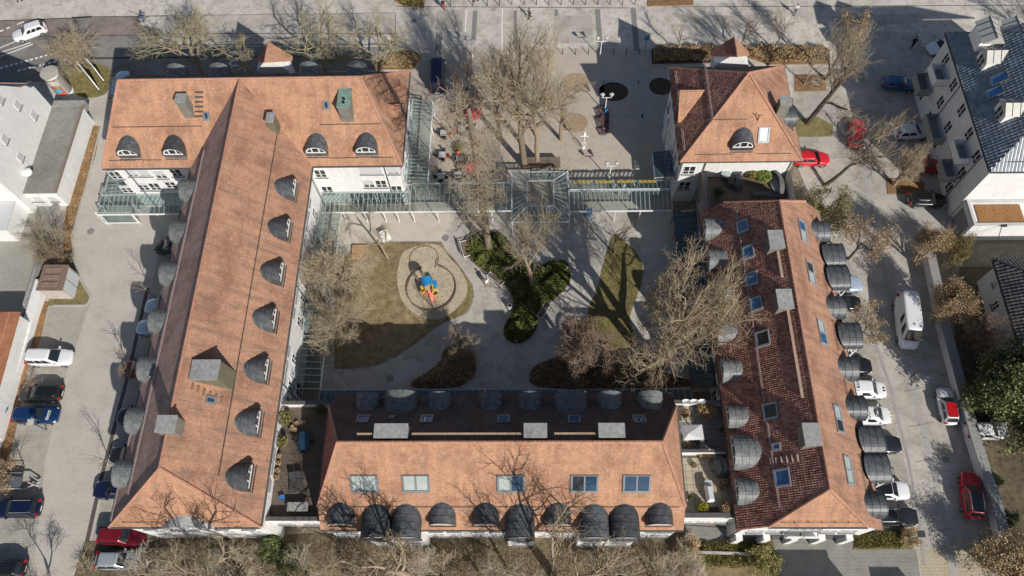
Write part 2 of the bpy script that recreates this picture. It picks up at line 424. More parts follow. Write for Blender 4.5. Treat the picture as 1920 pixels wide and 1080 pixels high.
def lettering(txt, loc, rz, sx, sy, parent, mat, name='lettering', matrix=None, extrude=.004):
    cu = bpy.data.curves.new(name, 'FONT'); cu.body = txt; cu.align_x = 'CENTER'; cu.align_y = 'CENTER'; cu.extrude = extrude; cu.size = 1.0
    tmp = bpy.data.objects.new('tmp', cu); COL.objects.link(tmp)
    dg = bpy.context.evaluated_depsgraph_get(); me = bpy.data.meshes.new_from_object(tmp.evaluated_get(dg)); me.name = name
    bpy.data.objects.remove(tmp); bpy.data.curves.remove(cu); me.materials.clear()
    for v in me.vertices: v.co.x *= sx; v.co.y *= sy
    return ob(name, me, parent, loc=loc, rz=rz, mat=mat, matrix=matrix)
for bx in (446, 592):
    c = P(bx, 117); lettering('BUS', (c.x, c.y, .016), -math.pi / 2, 1.9, 3.9, street, m_mark)
# plaza of setts between the two northern blocks, with cross bands and dark drainage strips
plaza = sheet('plaza', [(745, 88), (1250, 92), (1262, 400), (780, 400), (770, 200), (760, 130)], .006, m_plaza)
for x0, y0, x1, y1, w in ((826, 20, 821, 100, .85), (891, 20, 888, 75, .6), (966, 20, 967, 85, .45), (1043, 18, 1043, 85, .45), (1120, 17, 1126, 92, .65), (1187, 15, 1194, 96, .7)):
    ob('drain_band', ribbon([P(x0, y0)[:2], P(x1, y1)[:2]], w, .011, .013).mesh('drain_band'), plaza, mat=m_darkband)
for x0, y0, x1, y1 in ((1127, 98, 1132, 270), (1194, 98, 1210, 250), (1131, 154, 1198, 154), (1133, 218, 1206, 218), (875, 18, 872, 60), (942, 16, 941, 94)):
    ob('granite_strip', ribbon([P(x0, y0)[:2], P(x1, y1)[:2]], .5 if x0 > 1000 else .14, .010, .012).mesh('granite_strip'), plaza, mat=m_band if x0 > 1000 else m_mark)
for i, (cx, cy, rx, ry) in enumerate(((1080, 154, 1.75, 1.5), (1078, 230, 1.6, 1.5), (1150, 172, 1.9, 1.5), (1239, 162, 1.5, 1.4))):
    c = P(cx, cy); pts = [(c.x + rx * math.cos(t * math.pi / 12), c.y + ry * math.sin(t * math.pi / 12)) for t in range(24)]
    sheet('planting_pit', pts, .012, M('pit_mulch', (.36, .265, .17), .95, .4, 4, bump=.05) if i < 2 else m_soil, px=False)
raised('planting_bed', [(700, 128), (722, 108), (750, 97), (775, 98), (789, 106), (780, 122), (765, 130)], -.02, .09, m_leafmould, smooth=4)
raised('planting_bed', [(733, -12), (740, 2), (760, 12), (795, 15), (798, -12)], -.02, .09, m_leafmould)
raised('planting_bed', [(1215, -12), (1214, 12), (1300, 10), (1300, -12)], -.02, .09, m_leafmould)
raised('planting_bed', [(1222, 92), (1350, 90), (1348, 118), (1222, 120)], -.02, .10, m_soil)
raised('planting_bed', [(1360, 92), (1410, 90), (1550, 92), (1556, 120), (1440, 122)], -.02, .10, m_leafmould)
# manholes
for px, py, r in ((170, 434, .42), (777, 16, .4), (835, 446, .42), (731, 710, .4), (1773, 862, .33), (776, 39, .38)):
    c = P(px, py); mb = MB(); mb.lathe([(r, -.02), (r, .022), (r * .86, .024), (r * .84, .018), (.01, .018)], 20, (c.x, c.y, 0))
    struct('manhole_cover', mb, M('cast_iron', (.23, .22, .205), .7, .3, 5))
# --- the parking yard on the west side
lot = sheet('parking_yard', [(196, 172), (150, 190), (200, 140), (232, 136), (345, 150), (345, 420), (300, 700), (215, 1100), (-160, 1100), (-160, 380), (60, 380), (150, 220)], .004, m_lot)
sheet('parking_bays', [(88, 566), (170, 566), (125, 700), (85, 860), (60, 1100), (-160, 1100), (-160, 900), (40, 680)], .009, m_lot2)
kerb('drain_channel', [(277, 540), (241, 700), (189, 900), (150, 1075)], .42, .012, mat=M('wet_channel', (.10, .085, .075), .7, .3, 3))
sheet('parking_bays', [(298, 470), (270, 600), (246, 700), (195, 905), (158, 1090), (215, 1100), (300, 700), (330, 470)], .008, m_lot2)
sheet('neighbour_yard', [(-160, 388), (110, 388), (95, 480), (70, 560), (45, 640), (-160, 660)], .010, M('neighbour_slabs', (.33, .32, .28), .9, .12, 2, big=.15))
sheet('leaf_strip', [(152, 232), (188, 237), (180, 290), (162, 340), (148, 390), (138, 430), (136, 470), (140, 500), (120, 520), (118, 470), (120, 420), (130, 350), (100, 380)], .014, m_leafmould)
sheet('leaf_strip', [(84, 565), (92, 565), (75, 640), (50, 700), (36, 780), (8, 900), (-30, 1000), (-45, 1000), (0, 840), (38, 690)], .014, m_leafmould)
isl = [(136, 470), (142, 500), (153, 530), (163, 548), (169, 558), (164, 569), (155, 572), (100, 573), (92, 566), (110, 500)]
raised('traffic_island', isl, -.02, .08, m_green, smooth=3)
kerb('island_kerb', [(135, 440), (142, 497), (153, 527), (164, 546), (169.5, 557), (165, 569), (155, 573), (100, 573.5)], .18, .11, smooth=4)
kerb('yard_kerb', [(189, 238), (164, 340), (148, 395), (136, 440)], .16, .09, smooth=3)
sheet('verge', [(118, 130), (150, 120), (190, 122), (206, 130), (205, 160), (195, 178), (158, 183), (130, 165)], .014, m_green, smooth=3)
# --- the courtyard
court = sheet('courtyard', [(600, 400), (1310, 396), (1335, 735), (600, 740)], .008, m_court)
sheet('paved_terrace', [(610, 400), (862, 400), (846, 416), (838, 432), (832, 453), (690, 456), (612, 460)], .013, m_flag)
sheet('paved_terrace', [(1200, 396), (1300, 396), (1300, 460), (1206, 480), (1190, 438)], .013, m_flag)
lawn_pts = [(627, 500), (660, 470), (690, 456), (760, 453), (828, 454), (836, 470), (850, 484), (870, 510), (886, 535), (889, 556), (878, 583), (862, 594), (836, 603), (815, 616), (785, 640), (745, 668), (705, 686), (660, 692), (627, 692)]
raised('lawn', lawn_pts, -.02, .035, m_lawn)
sheet('worn_sand', [(760, 470), (800, 458), (826, 462), (842, 482), (862, 505), (876, 535), (870, 562), (845, 588), (815, 600), (780, 590), (755, 565), (745, 530), (748, 495)], .040, m_sand, smooth=4)
sheet('lawn_edge_green', [(884, 535), (889, 556), (879, 583), (862, 594), (838, 602), (842, 590), (864, 578), (876, 560)], .042, m_green, smooth=3)
raised('lawn', [(1150, 440), (1172, 455), (1190, 470), (1205, 500), (1200, 540), (1180, 600), (1195, 640), (1150, 655), (1110, 620), (1100, 590), (1120, 540), (1130, 500)], -.02, .04, m_green, smooth=3)
raised('lawn', [(1105, 590), (1150, 655), (1200, 645), (1240, 700), (1150, 712), (1060, 708), (1040, 690), (1060, 640)], -.02, .037, m_lawn, smooth=3)
raised('shrub_bed', [(835, 655), (862, 652), (885, 660), (893, 680), (888, 705), (860, 724), (800, 728), (770, 722), (800, 700), (825, 680)], -.02, .06, m_soil, smooth=3)
raised('shrub_bed', [(1000, 690), (1060, 668), (1160, 680), (1250, 700), (1300, 722), (1180, 728), (1010, 726)], -.02, .06, m_soil, smooth=3)
def ring(cx, cy, rx, ry, a0, a1, n=40):
    c = P(cx, cy); R = (P(cx + rx, cy) - c).length; R2 = (P(cx, cy + ry) - c).length
    return [(c.x + R * math.cos(a0 + (a1 - a0) * i / n), c.y + R2 * math.sin(a0 + (a1 - a0) * i / n)) for i in range(n + 1)]
m_pali = M('palisade_timber', (.17, .13, .10), .9, .3, 4)
kerb('sandpit_edge', ring(809, 540, 46, 43, math.radians(75), math.radians(-245)), .11, .24, px=False, mat=m_pali)
kerb('sandpit_edge', ring(795, 486, 27, 25, math.radians(-40), math.radians(190)), .10, .08, px=False, mat=m_pali)
kerb('sandpit_edge', [(818, 499), (817, 490), (820, 484)], .10, .1, mat=m_pali)
sheet('sandpit', ring(809, 540, 45, 42, 0, 2 * math.pi), .046, m_sand, px=False)
bed_pts = [(875, 457), (888, 442), (910, 441), (931, 438), (953, 453), (970, 479), (987, 494), (1010, 500), (1044, 490), (1063, 496), (1069, 515), (1066, 534), (1044, 558), (1025, 572), (1008, 590), (1008, 607), (1002, 624), (987, 640), (966, 645), (948, 634), (946, 615), (957, 594), (963, 579), (962, 562), (953, 543), (940, 530), (910, 511), (880, 485)]
raised('shrub_bed', bed_pts, -.02, .10, m_soil, smooth=3)
kerb('bed_edging', bed_pts, .10, .14, smooth=3, closed=True, mat=M('edging_stone', (.30, .28, .25), .9, .2, 4))
kerb('lawn_edging', lawn_pts, .08, .05, closed=True, mat=M('edging_stone2', (.28, .27, .24), .9, .2, 4))
# --- the eastern side street, its parking strip and gutter
sheet('forecourt', [(1485, 128), (1720, 128), (1800, 470), (1560, 470), (1490, 300)], .004, m_roadlane)
sheet('side_street', [(1560, 60), (1720, 60), (1760, 160), (1740, 420), (1755, 560), (1790, 700), (1850, 940), (1880, 1110), (1730, 1110), (1650, 800), (1590, 560), (1560, 420)], .008, m_roadlane)
sheet('parking_strip', [(1520, 400), (1575, 470), (1610, 560), (1650, 700), (1700, 880), (1716, 960), (1640, 1010), (1560, 600)], .012, m_lot2)
kerb('gutter_strip', [(1624, 330), (1634, 400), (1660, 520), (1692, 660), (1730, 800), (1765, 950), (1790, 1100)], .5, .016, mat=M('gutter_setts', (.36, .35, .33), .9, .12, 5))
kerb('strip_kerb', [(1574, 440), (1625, 600), (1668, 720), (1700, 850), (1722, 960), (1732, 1060)], .30, .018, mat=M('flush_kerb', (.33, .32, .30), .9, .12, 5))
sheet('buff_paving', [(1720, 1031), (1782, 1031), (1792, 1078), (1798, 1110), (1735, 1110)], .014, m_yellowpave)
sheet('buff_paving', [(1792, 1031), (1838, 1029), (1850, 1110), (1806, 1110)], .014, m_yellowpave)
sheet('footway', [(1788, 640), (1800, 640), (1862, 930), (1890, 1110), (1852, 1110), (1820, 900), (1780, 740)], .013, m_lot2)
raised('verge', [(1490, 225), (1530, 218), (1562, 235), (1560, 256), (1495, 257)], -.02, .06, m_green)
raised('verge', [(1490, 140), (1545, 140), (1550, 170), (1490, 172)], -.02, .05, m_leafmould)
raised('verge', [(1661, 335), (1720, 333), (1735, 345), (1732, 360), (1664, 364)], -.02, .07, m_leafmould)
sheet('driveway', [(1664, 366), (1700, 366), (1790, 366), (1800, 470), (1760, 470), (1704, 398)], .013, M('driveway_slabs', (.40, .385, .35), .9, .1, 3))
raised('verge', [(1600, 1005), (1650, 995), (1720, 992), (1712, 1030), (1600, 1031)], -.02, .07, m_green)
raised('garden', [(1800, 500), (1920, 500), (2000, 700), (2020, 1110), (1890, 1110), (1850, 900), (1790, 640)], -.02, .03, m_gardenfloor)
sheet('cobbled_yard', [(1446, 1000), (1600, 1000), (1602, 1031), (1718, 1030), (1730, 1110), (1470, 1110)], .013, m_cobble)
raised('garden', [(160, 1015), (600, 1000), (1300, 990), (1446, 1008), (1462, 1110), (130, 1110)], -.02, .03, m_gardenfloor)
sheet('garden_lawn', [(1270, 1045), (1452, 1040), (1460, 1110), (1280, 1110)], .036, m_lawn)
sheet('garden_path', [(1285, 985), (1360, 990), (1400, 1005), (1440, 1008), (1440, 1016), (1280, 1016)], .037, m_cobble)
kerb('garden_wall_low', [(1299, 1036), (1420, 1040)], .25, .45)

# repair patches, drain grates and slab joints in the asphalt
m_patch = M('asphalt_patch', (.42, .388, .345), .9, .15, 4, patch=.08); m_patch2 = M('dark_asphalt_patch', (.245, .23, .21), .9, .15, 4, patch=.08)
for pts, mm in (([(1637, 530), (1663, 528), (1667, 553), (1640, 556)], m_patch), ([(1690, 690), (1712, 686), (1730, 760), (1708, 764)], m_patch), ([(1745, 880), (1757, 878), (1772, 950), (1760, 952)], m_patch), ([(1600, 300), (1640, 296), (1646, 330), (1606, 336)], m_patch),
                ([(820, 20), (870, 19), (868, 60), (818, 62)], m_patch), ([(1040, 30), (1110, 29), (1112, 80), (1040, 82)], m_patch), ([(420, 38), (520, 36), (520, 52), (420, 54)], m_patch), ([(1300, 30), (1420, 28), (1420, 52), (1300, 54)], m_patch), ([(128, 35), (171, 33), (158, 66), (120, 67)], m_patch2), ([(1560, 30), (1720, 26), (1720, 44), (1560, 50)], m_patch)):
    sheet('asphalt_patch', pts, .0155, mm)
for px, py in ((925, 18), (1086, 16), (1571, 203), (1587, 214), (1775, 862), (880, 75), (640, 700), (905, 720)):
    c = P(px, py); mb = MB()
    for k in range(5): mb.box(c.x - .25, c.x + .25, c.y - .2 + k * .09, c.y - .16 + k * .09, .0, .02)
    mb.box(c.x - .28, c.x - .25, c.y - .23, c.y + .23, .0, .022); mb.box(c.x + .25, c.x + .28, c.y - .23, c.y + .23, .0, .022); struct('drain_grate', mb, M('cast_iron', (.23, .22, .205), .7, .3, 5))
for k in range(9):
    a, b = (1648 + 11.5 * k, 470 + 66 * k), (1683 + 13 * k, 462 + 66 * k); kerb('slab_joint', [a, b], .05, .0175, mat=M('bitumen_joint2', (.16, .15, .14), .9, .2, 4))
# ================================================================== BUILDINGS
def slab(root, pts, mat, name='roof_slope', thick=.16):
    """one roof slope: first two points are the eave; uv in metres"""
    p = [Vector(q) for q in pts]
    u = (p[1] - p[0]); u.z = 0; u.normalize()
    n = (p[1] - p[0]).cross(p[2] - p[0]).normalized()
    if n.z < 0: n = -n
    v = n.cross(u)
    o = wpos(root); bm = bmesh.new(); uvl = bm.loops.layers.uv.new('UVMap')
    top = [bm.verts.new(q - o) for q in p]; bot = [bm.verts.new(q - o - Vector((0, 0, thick))) for q in p]
    fs = [bm.faces.new(top), bm.faces.new(bot[::-1])]
    for i in range(len(p)):
        j = (i + 1) % len(p); fs.append(bm.faces.new((top[i], bot[i], bot[j], top[j])))
    bmesh.ops.recalc_face_normals(bm, faces=bm.faces)
    for f in fs:
        for l in f.loops:
            q = l.vert.co + o; l[uvl].uv = (q.dot(u), (q - p[0]).dot(v))
    me = bpy.data.meshes.new(name); bm.to_mesh(me); bm.free()
    return ob(name, me, root, mat=mat)
def pantiles(root, pts, w, h, mat, amp=.06, lift=.045):
    '''rows of single curved tiles over a slope (first two points: the eave); each tile a small arched shell'''
    p = [Vector(q) for q in pts]; u = (p[1] - p[0]); u.z = 0; u.normalize(); n = (p[1] - p[0]).cross(p[2] - p[0]).normalized()
    if n.z < 0: n = -n
    v = n.cross(u)
    if v.z < 0: v = -v
    o = wpos(root); P2 = [((q - p[0]).dot(u), (q - p[0]).dot(v)) for q in p]
    def inside(a, b):
        c = False; m = len(P2)
        for i in range(m):
            (x0, y0), (x1, y1) = P2[i], P2[(i + 1) % m]
            if (y0 > b) != (y1 > b) and a < (x1 - x0) * (b - y0) / (y1 - y0) + x0: c = not c
        return c
    ua, ub = min(q[0] for q in P2), max(q[0] for q in P2); va, vb = 0, max(q[1] for q in P2)
    prof = ((-.5, .0), (-.3, .1), (-.1, .75), (.1, 1.0), (.3, .75), (.52, .05)); V = []; F = []; rg = random.Random(3)
    U0, V0, N0 = np.array(u), np.array(v), np.array(n); base = np.array(p[0] - o)
    for j in range(int((vb - va) / h)):
        for i in range(int((ub - ua) / w)):
            a, b = ua + (i + .5) * w, (j + .5) * h
            if not inside(a, b): continue
            k = len(V); dl = rg.uniform(-.008, .008)
            for e, (s, z) in ((0, (-.52, lift)), (1, (.55, .008))):
                for q, hh in prof: V.append(base + U0 * (a + q * w) + V0 * (b + s * h) + N0 * (.012 + z + dl + amp * hh))
            m = len(prof); F += [(k + t, k + t + 1, k + m + t + 1, k + m + t) for t in range(m - 1)]
            F.append(tuple(range(k, k + m)))
    me = bpy.data.meshes.new('roof_tiles'); me.from_pydata([tuple(q) for q in V], [], F); me.update()
    t = ob('roof_tiles', me, root, mat=mat); t['kind'] = 'stuff'; return t
def M_pan(name, c1, c2, c3, rough=.6, spec=.3): 
    m = M_leaf(name, c1, c2, c3, rough, .5); m.node_tree.nodes['Principled BSDF'].inputs['Specular IOR Level'].default_value = spec; return m
m_pan_red = M_pan('russet_pantile', (.19, .085, .065), (.33, .155, .115), (.45, .24, .18), .7)
m_pan_slate = M_pan('slate_pantile', (.12, .15, .18), (.17, .205, .24), (.23, .265, .30), .33, .7)
m_pan_black = M_pan('black_pantile', (.03, .03, .03), (.05, .048, .046), (.085, .08, .075), .35, .6)
def ridge(root, a, b, r=.13, mat=None, name='ridge_tiles'):
    a = Vector(a); b = Vector(b); L = (b - a).length; n = max(2, int(L / .38)); mb = MB()
    for i in range(n):
        p = a.lerp(b, i / n); q = a.lerp(b, (i + 1.06) / n); mb.tube(p, q, r * 1.12, r * .92, 6)
    o = part(name, mb, mat or m_ridge, root); o['kind'] = 'stuff'; return o
def gutter(root, a, b, w=.15):
    return part('gutter', MB().bar(a, b, w, .13), m_gutter, root)
def pipe(root, pts, r=.055):
    return part('downpipe', MB().path(pts, r, 6), m_gutter, root)
def guard(root, a, b, nrm, h=.16, rows=1, mat=None, step=1.3):
    a = Vector(a); b = Vector(b); n = Vector(nrm).normalized(); L = (b - a).length; mb = MB()
    for k in range(1, rows + 1): mb.tube(a + n * (h * k / rows), b + n * (h * k / rows), .03, None, 5)
    c = int(L / step) + 1
    for i in range(c + 1):
        p = a.lerp(b, i / c); mb.bar(p, p + n * (h + .03), .06, .05)
    return part('snow_guard', mb, mat or m_gutter, root)
def lattice_guard(root, a, b, up, nrm, wid=.28, step=.24):
    a = Vector(a); b = Vector(b); up = Vector(up).normalized() * wid; n = Vector(nrm).normalized() * .14; mb = MB()
    mb.bar(a + n, b + n, .04, .04); mb.bar(a + up + n, b + up + n, .04, .04)
    L = (b - a).length; c = int(L / step)
    for i in range(c + 1):
        p = a.lerp(b, i / c) + n; mb.bar(p, p + up, .05, .03)
    for i in range(0, c + 1, 6):
        p = a.lerp(b, i / c); mb.bar(p - n * .2, p + n, .04, .04)
    return part('snow_grid', mb, M('pinkish_steel', (.46, .36, .34), .6, .15, 3), root)

# ---- barrel dormers: local +Y looks out, X along the eave, origin where the front meets the roof
def _arc(w, spring, rise, n=14, sh=0.0):
    return [((w / 2 - sh) * math.cos(math.pi * i / n), spring + (rise - sh) * math.sin(math.pi * i / n)) for i in range(n + 1)]
def barrel(w, spring, rise, off, s, seams):
    mb = MB(); A = _arc(w, spring, rise); B = _arc(w, spring, rise, sh=.07); n = len(A)
    lip = .14
    back = lambda z: min(lip - .2, -off - z / s - .12)
    vs = [(x, lip, z) for x, z in A] + [(x, back(z), z) for x, z in A] + [(x, lip, z) for x, z in B] + [(x, -.12, z) for x, z in B]
    fs = []
    for i in range(n - 1):
        fs += [(i, i + 1, n + i + 1, n + i), (i, 2 * n + i, 2 * n + i + 1, i + 1), (2 * n + i, 3 * n + i, 3 * n + i + 1, 2 * n + i + 1)]
    mb.add(vs, fs)
    zb = -.12 if off < .3 else spring - .35
    for sx in (1, -1):
        x = sx * w / 2
        if off < .3: mb.add([(x, .0, zb), (x, back(zb), zb), (x, back(spring), spring), (x, lip, spring), (x, lip, spring - .1), (x, 0, spring - .1)], [(0, 1, 2, 3, 4, 5)])
        else: mb.box(x - .04, x + .04, back(spring), lip, zb, spring)
    y = lip - .02; ymin = -off - (spring + rise) / s
    k = 0
    while k < seams and y > ymin:
        for i in range(n - 1):
            (x0, z0), (x1, z1) = A[i], A[i + 1]
            if y < back(max(z0, z1)) + .1: continue
            c = .035; cz = spring
            def o2(x, z):
                d = Vector((x, 0, z - cz)).normalized(); return (x + d.x * c, z + d.z * c)
            X0, Z0 = o2(x0, z0); X1, Z1 = o2(x1, z1)
            mb.hexa([(x0, y - .025, z0), (x1, y - .025, z1), (x1, y + .025, z1), (x0, y + .025, z0)], [(X0, y - .025, Z0), (X1, y - .025, Z1), (X1, y + .025, Z1), (X0, y + .025, Z0)])
        y -= .62; k += 1
    return mb
def barrel_front(w, spring, rise, zb=-.12):
    A = _arc(w, spring, rise, sh=.05); mb = MB()
    vs = [(A[0][0], 0, zb)] + [(x, 0, z) for x, z in A] + [(A[-1][0], 0, zb)]
    mb.add(vs, [tuple(range(len(vs)))])
    mb.box(-w / 2 - .02, w / 2 + .02, -.02, .16, zb - .02, zb + .06)
    return mb
def barrel_frame(w, spring, rise):
    A = _arc(w, spring + .05, rise - .1, sh=.1); B = _arc(w, spring + .05, rise - .1, sh=.24); mb = MB(); n = len(A)
    for i in range(n - 1):
        mb.hexa([(A[i][0], .01, A[i][1]), (A[i + 1][0], .01, A[i + 1][1]), (B[i + 1][0], .01, B[i + 1][1]), (B[i][0], .01, B[i][1])],
                [(A[i][0], .06, A[i][1]), (A[i + 1][0], .06, A[i + 1][1]), (B[i + 1][0], .06, B[i + 1][1]), (B[i][0], .06, B[i][1])])
    W = w / 2 - .1
    mb.box(-W, W, .01, .065, spring - .02, spring + .12)
    for x in (-W * .36, W * .36): mb.box(x - .06, x + .06, .01, .062, spring + .1, spring + rise * .78)
    return mb
def barrel_pane(w, spring, rise):
    A = _arc(w, spring + .05, rise - .1, sh=.16); mb = MB(); mb.add([(x, .02, z) for x, z in A], [tuple(range(len(A)))]); return mb
def dormer(root, p, rz, kind='small', s=1.0, mat=None):
    w, spring, rise, off, seams = dict(small=(2.35, .62, 1.12, 0, 3), big=(2.5, .85, 1.0, .75, 5), tall=(3.1, 1.0, 1.2, 0, 5), canopy=(2.55, .35, .62, 1.0, 5))[kind]
    key = (kind, round(s, 2)); loc = Vector(p) - wpos(root)
    m = mat or m_zinc
    d = ob('dormer', cached(('dormer',) + key, lambda: barrel(w, spring, rise, off, s, seams)), root, loc, rz, m)
    zb = -.12 if off < .3 else -.6
    ob('dormer_front', cached(('dormer_front',) + key, lambda: barrel_front(w, spring, rise, zb)), d, mat=m)
    ob('window_frame', cached(('window_frame',) + key, lambda: barrel_frame(w, spring, rise)), d, mat=m_frame)
    ob('pane', cached(('pane',) + key, lambda: barrel_pane(w, spring, rise)), d, mat=m_glass)
    return d
# ---- rooflights lying on a slope
def rooflight(root, px, py, pt, nrm, u, w=.8, h=1.2, panes=1, glass=None, frame=None, lift=0.0):
    n = Vector(nrm).normalized(); q = hit(px, py, pt, nrm) - wpos(root) + n * lift; u = Vector(u).normalized(); v = n.cross(u)
    if v.z < 0: v = -v; u = -u
    mtx = Matrix(((u.x, v.x, n.x, q.x), (u.y, v.y, n.y, q.y), (u.z, v.z, n.z, q.z), (0, 0, 0, 1)))
    W = w * panes / 2
    def fr():
        mb = MB(); t = .09
        mb.box(-W - t, W + t, -h / 2 - t - .12, -h / 2, -.05, .13); mb.box(-W - t, W + t, h / 2, h / 2 + t, -.05, .13)
        for k in range(panes + 1):
            x = -W + k * w; mb.box(x - t / (1 if k in (0, panes) else 1.2), x + t / (1 if k in (0, panes) else 1.2), -h / 2, h / 2, -.05, .128)
        return mb
    f = ob('rooflight', cached(('rooflight', w, h, panes), fr), root, mat=frame or m_framed, matrix=mtx)
    for k in range(panes):
        x = -W + (k + .5) * w
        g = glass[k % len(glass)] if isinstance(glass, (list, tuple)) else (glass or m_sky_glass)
        ob('pane', cached(('rooflight_pane', w, h), lambda: MB().box(-w / 2 + .05, w / 2 - .05, -h / 2, h / 2, .02, .07)), f, (x, 0, 0), mat=g)
    return f
def chimney(root, px, py, pt, nrm, wx, wy, h, mat=None, cap=None, taper=0, flues=0):
    q = hit(px, py, pt, nrm); x, y, z = q
    y += wy / 2        # the pixel names the south foot
    c = part('chimney', MB().hexa([(x - wx / 2, y - wy / 2, z - 1.6), (x + wx / 2, y - wy / 2, z - 1.6), (x + wx / 2, y + wy / 2, z - 1.6), (x - wx / 2, y + wy / 2, z - 1.6)],
                                  [(x - wx / 2 + taper, y - wy / 2, z + h), (x + wx / 2 - taper, y - wy / 2, z + h), (x + wx / 2 - taper, y + wy / 2, z + h), (x - wx / 2 + taper, y + wy / 2, z + h)]), mat or m_chim, root)
    e = .07
    part('chimney_cap', MB().box(x - wx / 2 + taper - e, x + wx / 2 - taper + e, y - wy / 2 - e, y + wy / 2 + e, z + h, z + h + .12), cap or m_stonecap, c)
    for k in range(flues):
        yy = y - wy / 2 + .5 + k * .45
        part('flue', MB().lathe([(.13, 0), (.13, .16), (.09, .16), (.085, .02)], 10, (x, yy, z + h + .12)), m_black, c)
    return c
# ---- facade windows: local X along wall, +Y out of the wall, origin at the middle of the sill
def _wframe(w, h):
    mb = MB(); t = .07
    mb.box(-w / 2, w / 2, 0, .05, 0, t); mb.box(-w / 2, w / 2, 0, .05, h - t, h)
    for x in (-w / 2 + t / 2, 0, w / 2 - t / 2): mb.box(x - t / (2 if x else 1.4), x + t / (2 if x else 1.4), 0, .052, t, h - t)
    mb.box(-w / 2 + t, w / 2 - t, 0, .045, h * .36, h * .36 + .05)
    return mb
def window(root, p, rz, w=1.15, h=1.45, shut=0.0, sill=True):
    loc = Vector(p) - wpos(root)
    f = ob('window', cached(('window', w, h), lambda: _wframe(w, h)), root, loc, rz, m_frame)
    ob('pane', cached(('window_pane', w, h), lambda: MB().box(-w / 2 + .04, w / 2 - .04, .0, .022, .04, h - .04)), f, mat=m_glass)
    if sill: ob('sill', cached(('sill', w), lambda: MB().box(-w / 2 - .08, w / 2 + .08, 0, .2, -.09, -.01)), f, mat=m_sill)
    if shut: ob('shutter', cached(('shutter', w, h, shut), lambda: MB().box(-w / 2 + .03, w / 2 - .03, .03, .075, h * (1 - shut), h)), f, mat=m_shutter)
    return f
RZ = dict(N=0.0, S=math.pi, E=-math.pi / 2, W=math.pi / 2)
def steep(a, b, c):
    n = (Vector(b) - Vector(a)).cross(Vector(c) - Vector(a)).normalized()
    return n if n.z > 0 else -n

rnd = random.Random(5)
# ------------------------------------------------------------------ north-west block: long wing + cross wing
E, R = 8.6, 15.1
A = thing('apartment_block', 'white T-shaped apartment block with long orange tiled roof and barrel dormers, west of courtyard', 'building', (-30, 34, 0))
part('wall', MB().prism([(-45.6, 47.05), (-35.9, 47.05), (-35.9, 9.45), (-23.95, 9.45), (-23.95, 47.05), (-14.3, 47.05), (-14.3, 58.8), (-45.6, 58.8)], -.1, 8.75), m_white, A)
xW, xE, xR = -36.5, -23.35, -29.93
slab(A, [(-46.2, 46.5, E), (xW, 46.5, E), (xR, 52.95, R), (-42.7, 52.95, R)], m_tile_s)
slab(A, [(xE, 46.5, E), (-13.7, 46.5, E), (-17.4, 52.95, R), (xR, 52.95, R)], m_tile_s)
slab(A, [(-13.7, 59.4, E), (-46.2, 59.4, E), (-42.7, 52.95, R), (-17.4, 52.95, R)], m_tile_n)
slab(A, [(-46.2, 59.4, E), (-46.2, 46.5, E), (-42.7, 52.95, R)], m_tile_d)
slab(A, [(-13.7, 46.5, E), (-13.7, 59.4, E), (-17.4, 52.95, R)], m_tile_e)
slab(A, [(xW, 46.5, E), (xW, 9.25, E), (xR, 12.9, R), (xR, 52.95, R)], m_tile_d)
slab(A, [(xE, 9.25, E), (xE, 46.5, E), (xR, 52.95, R), (xR, 12.9, R)], m_tile_e)
slab(A, [(xW, 9.25, E), (xE, 9.25, E), (xR, 12.9, R)], m_tile_s)
for a, b in (((-42.7, 52.95, R), (-17.4, 52.95, R)), ((xR, 12.9, R), (xR, 52.95, R)), ((xW, 9.25, E), (xR, 12.9, R)), ((xE, 9.25, E), (xR, 12.9, R)),
             ((-13.7, 46.5, E), (-17.4, 52.95, R)), ((-13.7, 59.4, E), (-17.4, 52.95, R)), ((-46.2, 46.5, E), (-42.7, 52.95, R))): ridge(A, a, b)
g = E - .1
for a, b in (((-46.2, 46.43, g), (xW - .05, 46.43, g)), ((xE + .08, 46.43, g), (-13.65, 46.43, g)), ((xE + .07, 9.3, g), (xE + .07, 46.4, g)), ((xW - .07, 9.3, g), (xW - .07, 46.4, g)), ((xW, 9.18, g), (xE, 9.18, g)), ((-13.62, 46.5, g), (-13.62, 59.4, g))): gutter(A, a, b)
pS, nS = (-40, 46.5, E), steep((-46.2, 46.5, E), (xW, 46.5, E), (xR, 52.95, R))
pEa, nEa = (xE, 30, E), steep((xE, 9.25, E), (xE, 46.5, E), (xR, 30, R))
pWe, nWe = (xW, 30, E), steep((xW, 46.5, E), (xW, 9.25, E), (xR, 30, R))
t45 = (R - E) / (52.95 - 46.5); tE = (R - E) / (xE - xR)
for px in (245, 330, 595, 688):
    dormer(A, (P(px, 298, 9.4).x, 46.5 + .75, E + .75 * t45), RZ['S'], 'small', t45)
for px in (325, 405, 575, 665):
    dormer(A, (P(px, 128, 11).x, 59.4 - .75, E + .75 * t45), RZ['N'], 'small', t45, m_zinc2)
for py in (353, 428, 510, 597, 692, 790, 892):
    dormer(A, (xE - .95, P(520, py + 4, 10).y, E + .95 * tE), RZ['E'], 'small', tE)
for py in (355, 432, 512, 600, 690, 787, 887):
    dormer(A, (xW + .5, P(300, py, 10.0).y, E + .5 * tE), RZ['W'], 'small', tE, m_zinc2)
